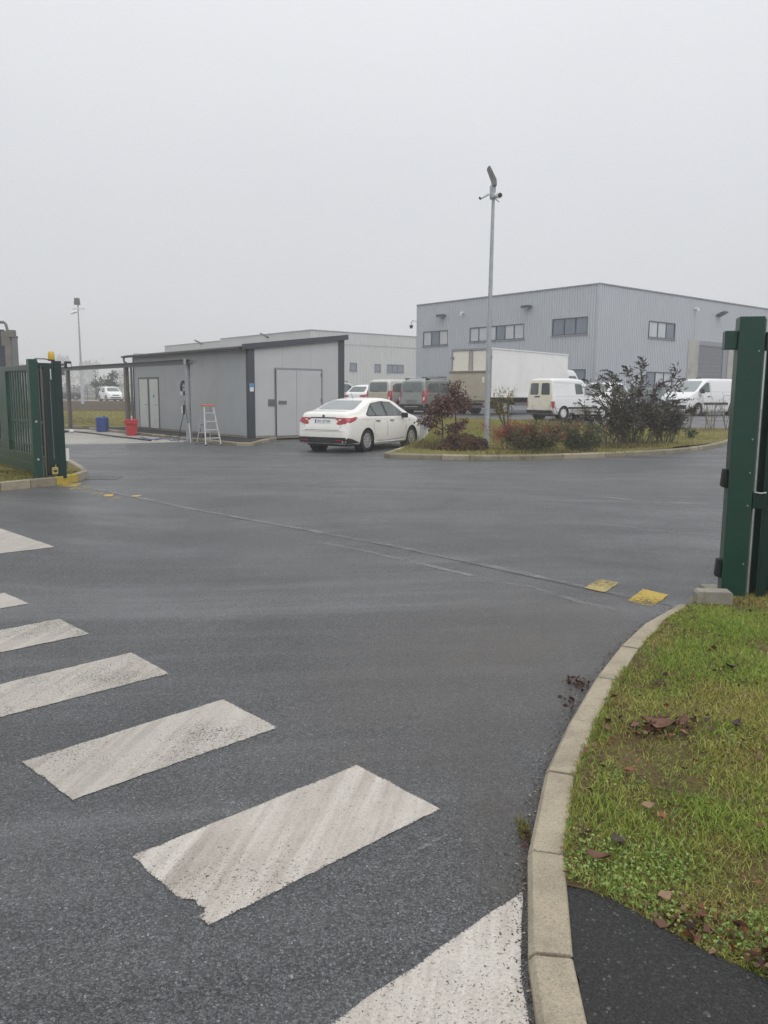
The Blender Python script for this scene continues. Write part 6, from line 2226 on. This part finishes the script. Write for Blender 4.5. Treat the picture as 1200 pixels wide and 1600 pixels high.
# cab pieces belong straight to the truck
cc.put("cab_window", M['glass'], [('S', [(.55, 1.38), (.55, 2.14), (1.36, 2.14), (1.80, 1.72), (1.84, 1.38)])], off=.008, r=.06)
cc.put("windscreen", M['glass'], [('F', [(-.82, 1.40), (.82, 1.40), (.72, 2.20), (-.72, 2.20)])], off=.008, r=.06)
cc.line("door_gap", M['ink'], 'S', [(.45, 2.2), (.45, .5)], .014)
cc.mirrors(1.78, 1.05, 1.6, sx=.12, sz=.35)
cc.put("head_lamp", M['lamp_clear'], [('F', [(.5, .95), (.8, 1.0), (.8, .8), (.5, .75)]), ('F', [(-.5, .95), (-.8, 1.0), (-.8, .8), (-.5, .75)])], off=.01)

# far cars on the road beyond the bank
SUVS = dict(HATCH)
SUVS['zs'] = 1.08
SUVS['st'] = [(a * 1.07, b * 1.08, c_ * 1.08, d * 1.03, e_ + .06) for a, b, c_, d, e_ in HATCH['st']]
SUVS['axles'] = (.80, 3.48)
SUVS['wr'] = .34
SUVS['ar'] = .40
SUVS['W'] = 1.84
bd_ = cc.body
bd_.parent = tk_
bd_.location = cb.location
bd_.name = "cab"
for ch in list(cb.children) + list(bd_.children):
    if ch is not bd_:
        ch.parent = bd_
        ch.location = (0, 0, 0)
bpy.data.objects.remove(cb)

# ------------------------------------------------------------------ grass bank, far road, far cars
def bank_z(x, y):
    t = ss(0, 1, ((y - 37.0) + (x + 12.0) * .45) / 24.0)
    return .07 + .62 * t


BANK = [(-11.2, 36.2), (-12.6, 35.9), (-14.6, 36.3), (-17.0, 37.4), (-20.5, 41.0), (-60, 62), (-60, 72), (-6, 72), (-6, 44)]
sheet("grass_bank", BANK, bank_z, M['bank'], 1.5)
pts = sample_poly([(-11.2, 36.4), (-17, 37.6), (-30, 46), (-31, 53), (-16, 51.6), (-9, 50)], 26000)
n = len(pts)
P = np.column_stack([pts, np.vectorize(bank_z)(pts[:, 0], pts[:, 1])])
blades("grass", P, RNG.uniform(.05, .13, n), RNG.uniform(.012, .03, n), RNG.uniform(.3, .95, n), palette(n, [(.25, .24, .06), (.30, .27, .08), (.21, .21, .055), (.33, .27, .10)], .25), M['grass'])["kind"] = "stuff"
sheet("earth_bank", [(-62, 60), (-62, 80), (20, 80), (20, 62), (-8, 51.5), (-16, 51.5), (-26, 52.5)], lambda x, y: (bank_z(x, min(y, 71)) if x < -6 else .4) + .035 + .02 * math.sin(x * .7), M['earth'], 2.)
kb = kerb_run("kerb", [(-11.0, 35.9), (-12.2, 35.75), (-13.4, 35.85), (-14.6, 36.1), (-15.8, 36.6), (-17.0, 37.2), (-18.2, 38.0)], .12, .1, [M['kerb'], M['kerb_moss']], face=.02)
sheet("far_road", [(-120, 84), (80, 84), (80, 103), (-120, 112)], lambda x, y: .52, M['apron'], 20.)
o_ = make_hatch("white sport utility car on the far road beyond the grass bank", (-31.2, 92.0), 303, M['van_white'], spec=SUVS)
o_.root.location.z = .53
o_ = make_hatch("dark blue car on the far road left of the white one", (-40.4, 102.0), 200, M['dark_paint'])
o_.root.location.z = .53
rl_ = thing("guard_rail", "thin grey railing along the far road by the dark car", "railing", (-46., 99., .52))
for i in range(9):
    MB().box((i * 1.6 - .04, -.04, 0), (i * 1.6 + .04, .04, 1.55)).build("post", M['steel_dark'], rl_)
for z in (.75, 1.12, 1.5):
    MB().box((0, -.03, z), (12.8, .03, z + .06)).build("rail", M['steel_dark'], rl_)


# ------------------------------------------------------------------ plants
def leaf_obj(name, parent, P, D, l, w, col, kind="stuff"):
    V, fl, lc, C = leaf_quads(P, D, l, w, col)
    o = fast_mesh(name, V, fl, lc, M['leaf'], C, parent)
    if kind:
        o["kind"] = kind
    return o


def stems_of(n, r0, spread, hmin, hmax, curve, rg, seg=5):
    out = []
    for i in range(n):
        a = rg.uniform(0, 2 * math.pi)
        r = r0 * math.sqrt(rg.random())
        p = Vector((r * math.cos(a), r * math.sin(a), 0))
        a2 = a + rg.gauss(0, .6)
        h = rg.uniform(hmin, hmax)
        sp = spread * rg.uniform(.3, 1.0)
        pts = []
        for k in range(seg + 1):
            t = k / seg
            d = sp * (t + curve * t * t)
            pts.append(p + Vector((math.cos(a2) * d, math.sin(a2) * d, h * t * (1 - .12 * curve * t))) + Vector((rg.gauss(0, .012), rg.gauss(0, .012), 0)) * (k > 0))
        out.append(pts)
    return out


def along(stems, n, t0, t1, jit, rg):
    P, D, T = [], [], []
    for _ in range(n):
        s = rg.choice(stems)
        t = rg.uniform(t0, t1)
        k = min(len(s) - 2, int(t * (len(s) - 1)))
        f = t * (len(s) - 1) - k
        p = s[k].lerp(s[k + 1], f)
        P.append(p + Vector((rg.gauss(0, jit), rg.gauss(0, jit), rg.gauss(0, jit))))
        d = (s[k + 1] - s[k]).normalized()
        D.append(d * .4 + Vector((rg.gauss(0, .6), rg.gauss(0, .6), rg.gauss(0, .35))))
        T.append(t)
    return np.array(P), np.array(D), np.array(T)


def shrub(name, label, xy, z, n, r0, spread, hmin, hmax, curve, stem_r, bark, leafspec, seed, cat="shrub", group=None, twigs=0):
    rg = random.Random(seed)
    root = thing(name, label, cat, (xy[0], xy[1], z), 0, group)
    st = stems_of(n, r0, spread, hmin, hmax, curve, rg)
    mb = MB()
    for s in st:
        mb.tube(s, stem_r, 5, False, stem_r * .35)
    allst = list(st)
    for _ in range(twigs):
        s = rg.choice(st)
        t = rg.uniform(.35, .9)
        k = min(len(s) - 2, int(t * (len(s) - 1)))
        p = s[k].lerp(s[k + 1], .5)
        d = (s[k + 1] - s[k]).normalized()
        side = Vector((rg.gauss(0, 1), rg.gauss(0, 1), .3)).normalized()
        l = rg.uniform(.12, .38) * hmax * .6
        q = [p, p + (d * .6 + side * .6) * l * .5, p + (d * .9 + side * .7) * l]
        mb.tube(q, stem_r * .45, 4, False, stem_r * .18)
        allst.append(q)
    o = mb.build("stems", M[bark], root)
    o["kind"] = "stuff"
    for (nm, cnt, t0, t1, jit, l, w, cols, src) in leafspec:
        P, D, T = along(allst if src == 'all' else st, cnt, t0, t1, jit, rg)
        leaf_obj(nm, root, P, D, RNG.uniform(*l, cnt), RNG.uniform(*w, cnt), palette(cnt, cols, .3))
    return root, st


iz = isl_z
DARK = [(.055, .052, .042), (.075, .072, .052), (.042, .038, .034), (.11, .10, .07), (.15, .135, .09)]
SEED = [(.05, .038, .033), (.07, .05, .042), (.04, .03, .028)]


def buddleia(label, xy, n, r0, spread, hmin, hmax, seed, leaves, lead=None):
    root, st = shrub("shrub", label, xy, iz(*xy) - .02, n, r0, spread, hmin, hmax, .5, .016, 'bark_pale', [
        ("foliage", leaves, .42, 1.0, .06, (.11, .22), (.026, .050), DARK, 'all')], seed, twigs=n)
    rg = random.Random(seed + 5)
    # withered flower spikes at the stem ends, bending over
    P, D = [], []
    for ld_ in (lead or []):
        st = st + [ld_]
        mb = MB().tube(ld_, .016, 5, False, .007)
        mb.build("leader", M['bark'], root)
        P2, D2, T2_ = along([ld_], 130, .2, .97, .05, rg)
        leaf_obj("leader_foliage", root, P2, D2, RNG.uniform(.10, .24, 130), RNG.uniform(.03, .06, 130), palette(130, DARK, .3))
    for s in st:
        tip = s[-1]
        d = (s[-1] - s[-2]).normalized()
        hz = Vector((d.x, d.y, 0))
        hz = hz.normalized() if hz.length > .01 else Vector((1, 0, 0))
        ln = rg.uniform(.16, .30)
        for k in range(16):
            t = k / 15
            c_ = tip + d * ln * t + (hz * .5 - Vector((0, 0, .45))) * ln * t * t
            for _ in range(4):
                P.append(c_ + Vector((rg.gauss(0, .012), rg.gauss(0, .012), rg.gauss(0, .012))) * (1.2 - t))
                D.append(Vector((rg.gauss(0, 1), rg.gauss(0, 1), rg.gauss(0, 1))))
    m = len(P)
    leaf_obj("seed_heads", root, np.array(P), np.array(D), RNG.uniform(.03, .055, m), RNG.uniform(.02, .04, m), palette(m, SEED, .3))
    return root


buddleia("tall dark withered shrub with drooping seed spikes in the island", (7.62, 24.5), 38, .52, .85, .8, 2.15, 21, 2200,
         lead=[[Vector((0, 0, 0)), Vector((.05, 0, .9)), Vector((.1, 0, 1.7)), Vector((.14, .02, 2.3)), Vector((.13, .03, 2.5))],
               [Vector((-.1, 0, 0)), Vector((-.3, 0, .8)), Vector((-.5, .05, 1.5)), Vector((-.68, .05, 2.0)), Vector((-.80, .05, 2.15))],
               [Vector((-.2, .1, 0)), Vector((-.5, 0, .7)), Vector((-.85, 0, 1.3)), Vector((-1.1, .05, 1.65)), Vector((-1.28, .05, 1.72))],
               [Vector((0, .1, 0)), Vector((.0, .1, .9)), Vector((-.1, .1, 1.6)), Vector((-.22, .1, 2.1)), Vector((-.30, .1, 2.28))],
               [Vector((.1, 0, 0)), Vector((.3, 0, .8)), Vector((.5, .05, 1.4)), Vector((.68, .05, 1.75)), Vector((.80, .05, 1.85))]])
buddleia("lower dark withered shrub just beside the tall one towards the gate post", (8.65, 24.75), 28, .40, .40, .6, 1.45, 33, 1600)
buddleia("dark bushy shrub left of the tall withered one, low over the lawn", (6.75, 24.2), 20, .4, .65, .5, 1.35, 35, 800)

NGREEN = [(.07, .11, .05), (.10, .14, .06), (.05, .075, .04), (.14, .16, .065), (.12, .085, .05)]
NRED = [(.36, .04, .04), (.44, .06, .055), (.24, .04, .04), (.16, .05, .04)]
shrub("shrub", "low dark green bush with red leaf tips at the island kerb", (4.05, 21.75), iz(4.05, 21.75), 46, .42, .42, .35, .78, .3, .006, 'bark', [
    ("foliage", 4200, .05, 1.0, .07, (.06, .11), (.02, .036), NGREEN, 'all'),
    ("red_foliage", 900, .78, 1.02, .07, (.05, .09), (.014, .026), NRED, 'st')], 41, twigs=40)
shrub("shrub", "red tipped bush left of the low dark green one, sparse and reddish", (3.45, 22.1), iz(3.45, 22.1), 26, .3, .40, .35, .80, .3, .006, 'bark', [
    ("foliage", 330, .1, .8, .06, (.05, .09), (.014, .026), [(.10, .07, .04), (.07, .06, .03), (.12, .05, .04)], 'all'),
    ("red_foliage", 1100, .6, 1.02, .08, (.05, .09), (.014, .026), NRED, 'st')], 43, twigs=30)
shrub("shrub", "round green bush with a few orange red leaves beside the tall dark shrub", (5.42, 21.95), iz(5.42, 21.95), 34, .30, .30, .30, .70, .3, .006, 'bark', [
    ("foliage", 2600, .05, 1.0, .06, (.06, .11), (.02, .036), NGREEN, 'all'),
    ("red_foliage", 240, .85, 1.02, .05, (.05, .09), (.014, .026), [(.30, .05, .02), (.20, .03, .02)], 'st')], 47, twigs=24)
shrub("shrub", "nearly bare reddish twig bush in front of the old white van", (5.5, 25.3), iz(5.5, 25.3), 34, .5, .75, .6, 1.35, .35, .008, 'bark', [
    ("foliage", 420, .35, 1.0, .06, (.04, .08), (.014, .026), [(.12, .045, .035), (.09, .06, .035), (.16, .05, .04)], 'all')], 51, twigs=70)
shrub("shrub", "thin straw coloured twig bush behind the red tipped bushes", (4.7, 24.4), iz(4.7, 24.4), 30, .7, .5, .35, .9, .3, .006, 'bark_pale', [
    ("foliage", 300, .3, 1.0, .05, (.04, .07), (.012, .022), [(.17, .14, .06), (.12, .10, .04), (.10, .05, .03)], 'all')], 53, twigs=40)
shrub("shrub", "airy yellow leaved shrub standing just right of the lamp mast", (4.3, 28.2), iz(4.3, 28.2), 13, .12, .55, .9, 1.65, .25, .012, 'bark', [
    ("foliage", 430, .3, 1.0, .07, (.05, .09), (.025, .045), [(.30, .23, .03), (.22, .19, .04), (.36, .27, .04), (.15, .14, .05)], 'all')], 57, twigs=46)
shrub("shrub", "tiny dark green leafy plant on the lawn near the bollard", (10.3, 27.1), iz(10.3, 27.1), 9, .08, .14, .15, .38, .2, .006, 'bark', [
    ("foliage", 110, .2, 1.0, .03, (.10, .18), (.03, .05), [(.03, .07, .03), (.045, .085, .035)], 'all')], 59)
for i, (lb, x, y, h) in enumerate([("bare twiggy sapling by the van's front wheel", 11.3, 29.8, 1.1), ("bare sapling tied between thin stakes before the white panel van", 11.9, 29.4, 1.35),
                                   ("bare sapling next to the green post in front of the van's rear wheel", 12.6, 29.6, 1.45)]):
    r_, _s = shrub("sapling", lb, (x, y), iz(x, y), 6, .06, .38, h * .7, h, .3, .012, 'bark_pale', [("foliage", 60, .5, 1.0, .04, (.03, .06), (.012, .022), [(.12, .07, .05), (.09, .06, .04)], 'all')], 61 + i, cat="sapling", twigs=26)
    if i == 1:
        for dx in (-.14, .16):
            MB().tube([(dx, .05, 0), (dx, .05, .95)], .018, 6).build("stake", M['bark_pale'], r_)
# grasses at the saplings' feet
tg = thing("weed", "patch of tall straw grass around the russet sapling's foot", "weed", (1.45, 22.2, iz(1.45, 22.2)))
n = 800
P = np.column_stack([RNG.normal(0, .42, n), RNG.normal(0, .4, n), np.zeros(n)])
blades("foliage", P, RNG.uniform(.10, .45, n), RNG.uniform(.006, .014, n), RNG.uniform(.1, .8, n), palette(n, [(.20, .17, .07), (.15, .14, .05), (.11, .12, .04), (.09, .07, .04)], .3), M['grass'], tg)["kind"] = "stuff"
for (lb, x, y, s_) in (("fringe of dry grass along the island kerb below the dark bush", 4.2, 20.75, .9), ("dry grass fringe at the island kerb below the tall shrub", 6.9, 22.9, .9)):
    tg = thing("weed", lb, "weed", (x, y, iz(x, y)))
    n = 700
    P = np.column_stack([RNG.normal(0, s_, n), RNG.normal(0, .16, n), np.zeros(n)])
    P[:, 1] += P[:, 0] * .3
    blades("foliage", P, RNG.uniform(.06, .22, n), RNG.uniform(.006, .013, n), RNG.uniform(.2, .9, n), palette(n, [(.18, .15, .06), (.13, .13, .04), (.10, .075, .04)], .3), M['grass'], tg)["kind"] = "stuff"


def russet(label, xy, h, crown, seed, boughs):
    """young oak that keeps its brown leaves: slim trunk, leaf clumps on boughs"""
    rg = random.Random(seed)
    z = iz(*xy)
    root = thing("tree", label, "tree", (xy[0], xy[1], z))
    boughs = [(a_, b_, c_, d_, int(e_ * 1.7)) for a_, b_, c_, d_, e_ in boughs]
    top = Vector((rg.uniform(-.05, .05), 0, h))
    tr = [Vector((0, 0, -.05)), Vector((.01, 0, h * .3)), Vector((-.02, .01, h * .6)), top]
    mb = MB().tube(tr, .032, 7, False, .010)
    P, D = [], []
    for (dx, dy, zz, rr, cnt) in boughs:
        e_ = Vector((dx, dy, zz))
        s0 = tr[0].lerp(top, max(.25, (zz - .12) / h * .9))
        mid = s0.lerp(e_, .5) + Vector((0, 0, -.02))
        mb.tube([s0, mid, e_], .012, 5, False, .004)
        for _ in range(cnt):
            t = rg.uniform(.25, 1.1)
            c_ = s0.lerp(e_, t)
            P.append(c_ + Vector((rg.gauss(0, rr), rg.gauss(0, rr), rg.gauss(0, rr * .6))))
            D.append(Vector((rg.gauss(0, .7) + dx, rg.gauss(0, .7), rg.gauss(-.2, .5))))
    mb.build("trunk", M['bark'], root)
    m = len(P)
    leaf_obj("crown", root, np.array(P), np.array(D), RNG.uniform(.06, .12, m), RNG.uniform(.035, .065, m), palette(m, [(.105, .042, .036), (.14, .06, .05), (.07, .03, .028), (.20, .11, .095), (.16, .07, .05)], .3))
    return root


russet("low russet leaved young tree beside the white saloon's nose", (1.70, 23.6), 1.35, .5, 71, [
    (-.32, 0, .98, .10, 130), (.28, 0, 1.05, .10, 130), (0, .1, 1.25, .12, 150), (-.15, -.1, 1.15, .11, 130), (-.62, 0, .66, .08, 90), (-.45, .05, .80, .08, 70), (.42, -.05, .60, .07, 70), (.62, 0, .50, .06, 60), (-.22, -.1, .36, .04, 22), (.15, 0, 1.35, .09, 70)])
russet("taller russet leaved young tree right behind the low one", (2.28, 25.9), 1.85, .6, 73, [
    (-.40, 0, 1.20, .10, 110), (.35, 0, 1.28, .11, 130), (0, .1, 1.55, .12, 130), (-.2, 0, 1.75, .10, 80), (.5, 0, 1.12, .09, 90), (-.55, 0, 1.36, .09, 80), (.30, 0, .62, .07, 60), (.18, 0, .5, .06, 40), (.1, .1, 1.85, .07, 30), (.18, -.05, 1.45, .1, 80)])

# heap of dead plant matter at the mast's foot
hp = thing("compost_heap", "heap of brown cut plant matter at the lamp mast's foot", "heap", (2.15, 21.85, iz(2.15, 21.85) - .03))
bm = bmesh.new()
bmesh.ops.create_icosphere(bm, subdivisions=4, radius=1.0)
for v in bm.verts:
    x, y, z = v.co
    k = 1 + .22 * math.sin(x * 5 + y * 3) * math.cos(z * 4) + .10 * math.sin(11 * x + 7 * z) + .06 * math.sin(23 * y + 19 * x)
    v.co = Vector((x * .60 * k + .10 * x, y * .42 * k, max(0, z) * .44 * k * (1.0 - .22 * (x < -.1) * abs(x)) + min(0, z) * .03))
me = bpy.data.meshes.new("mound")
bm.to_mesh(me)
bm.free()
me.materials.append(soil_mat("compost", [(.035, .02, .014), (.07, .04, .025), (.12, .07, .035)], 5.))
link("mound", me, hp)
n = 2600
aa, bb = RNG.uniform(0, 2 * np.pi, n), np.sqrt(RNG.uniform(0, 1, n))
th_ = np.arccos(1 - RNG.uniform(0, 1, n))
P = np.column_stack([np.sin(th_) * np.cos(aa) * .64, np.sin(th_) * np.sin(aa) * .45, np.cos(th_) * .43 + .01])
P += RNG.normal(0, .02, P.shape)
D = np.column_stack([np.cos(aa) * .6, np.sin(aa) * .6, np.full(n, -.6)]) + RNG.normal(0, .45, (n, 3))
grp = vnoise(P[:, 0], P[:, 2], 4., 3)[:, None]
ca_, cb_ = palette(n, [(.15, .085, .035), (.20, .12, .05), (.10, .05, .03)], .3), palette(n, [(.035, .024, .02), (.05, .035, .028), (.07, .03, .022)], .3)
col_ = np.where(grp + RNG.normal(0, .12, (n, 1)) > .55, ca_, cb_)
leaf_obj("strands", hp, P, D, RNG.uniform(.08, .20, n), RNG.uniform(.010, .026, n), col_)
n = 700
P = np.column_stack([RNG.normal(-.55, .22, n), RNG.normal(-.12, .16, n), np.zeros(n)])
P[:, 2] = np.clip(.16 - np.abs(P[:, 0] + .5) * .3, .01, 1) * RNG.uniform(.2, 1, n)
leaf_obj("loose_leaves", hp, P, RNG.normal(size=(n, 3)) * (1, 1, .4), RNG.uniform(.05, .10, n), RNG.uniform(.03, .05, n), palette(n, [(.15, .065, .045), (.09, .04, .03), (.20, .10, .07)], .3))


# ------------------------------------------------------------------ far trees in the mist
def far_tree(label, xy, h, r, trunk_h, seed, cols, n=900, leaf=.5, conic=False, bare=False, group=None):
    rg = random.Random(seed)
    root = thing("tree", label, "tree", (xy[0], xy[1], .45), 0, group)
    mb = MB().tube([(0, 0, 0), (.02 * h, 0, h * .5), (0, 0, h * .92)], max(.05, h * .018), 7, False, h * .005)
    tips = []
    for k in range(14 if not bare else 30):
        t = rg.uniform(trunk_h, .9)
        a = rg.uniform(0, 6.28)
        l = r * (1.15 - t if conic else math.sin(math.pi * min(.97, t)) ** .6) * rg.uniform(.6, 1.0)
        s0 = Vector((0, 0, h * t))
        e_ = s0 + Vector((math.cos(a) * l, math.sin(a) * l, l * (.2 if conic else .7)))
        mb.tube([s0, s0.lerp(e_, .5) + Vector((0, 0, -.05 * l)), e_], h * .006, 4, False, h * .002)
        tips.append((s0, e_))
    mb.build("trunk", M['bark'], root)
    if not bare:
        P = np.zeros((n, 3))
        for i in range(n):
            s0, e_ = rg.choice(tips)
            c_ = s0.lerp(e_, rg.uniform(.3, 1.1))
            P[i] = c_ + Vector((rg.gauss(0, r * .16), rg.gauss(0, r * .16), rg.gauss(0, r * .13)))
        leaf_obj("crown", root, P, RNG.normal(size=(n, 3)), RNG.uniform(.6, 1.2, n) * leaf, RNG.uniform(.4, .8, n) * leaf, palette(n, cols, .3))
    return root


EV = [(.03, .05, .03), (.045, .07, .04), (.025, .035, .022)]
BR = [(.06, .055, .045), (.08, .07, .055), (.05, .05, .04)]
far_tree("small bushy dark pine behind the white sport utility car", (-35.5, 105), 3.55, 1.35, .2, 81, EV, 900, .26)
far_tree("thin bare young tree left of the small pine on the far road", (-38.6, 108), 4.4, .7, .3, 82, BR, bare=True)
far_tree("rounded brownish bush under the bare young tree by the far road", (-36.4, 103), 2.3, 1.1, .05, 83, BR, 700, .25)
far_tree("narrow dark conifer beside the hut's far corner", (-32.0, 112), 3.9, .8, .1, 84, EV, 500, .22, conic=True)
far_tree("low grey bush by the hut's far corner on the far road", (-28.8, 100), 2.0, .9, .05, 85, BR, 500, .25)
far_tree("tiny bare tree in front of the pale misty hall", (5.0, 76), 3.6, .9, .35, 86, BR, bare=True)
k_ = 0
for (px, d, h, r) in ((-205, 560, 20, 9), (-226, 575, 24, 10), (-243, 566, 17, 10), (-188, 585, 14, 9), (-264, 600, 19, 10), (-168, 612, 13, 10), (-287, 606, 20, 11)):
    far_tree(["tall misty tree far beyond the road", "broad misty tree far beyond the road"][k_ % 2] + ", " + ["nearest of the far wood", "highest of the far wood", "third of the far wood from the hut", "low one towards the hut", "beside the gate beacon", "farthest right of the far wood", "hidden partly by the gate"][k_],
             (px, d), h, r, .15, 90 + k_, BR if k_ % 2 else EV, 900, 1.9, group="trees of the far wood")
    k_ += 1
hg_ = bmesh.new()
n = 5200
hx_ = RNG.uniform(-230, 150, n)
P = np.column_stack([hx_, RNG.uniform(300, 312, n), .4 + RNG.uniform(0, 1, n) ** 1.3 * (3.0 + 2.5 * vnoise(hx_, hx_ * 0, .05, 2))])
hg_.free()
o_ = leaf_obj("far_hedgerow", None, P, RNG.normal(size=(n, 3)), RNG.uniform(1.2, 2.4, n), RNG.uniform(.8, 1.6, n), palette(n, BR + EV, .2))
sg_ = thing("storage_shed", "long low pale shed on the horizon behind the far road", "shed", (-58, 190, .45), 0)
MB().box((-6, -3, 0), (22, 3, 2.6)).build("wall", M['clad_far'], sg_)
MB().box((-6.3, -3.3, 2.601), (22.3, 3.3, 2.9)).build("roof", M['trim'], sg_)

# ------------------------------------------------------------------ haze
hm_ = bpy.data.materials.new("haze")
hm_.use_nodes = True
N, L = hm_.node_tree.nodes, hm_.node_tree.links
N.clear()
om = N.new("ShaderNodeOutputMaterial")
pv = N.new("ShaderNodeVolumePrincipled")
pv.inputs["Color"].default_value = (.96, .97, .98, 1)
pv.inputs["Density"].default_value = .0022
pv.inputs["Anisotropy"].default_value = .25
L.new(pv.outputs[0], om.inputs["Volume"])
hz = MB().box((-760, -80, -1.6), (760, 1450, 26.)).build("haze", hm_)
hz["kind"] = "stuff"
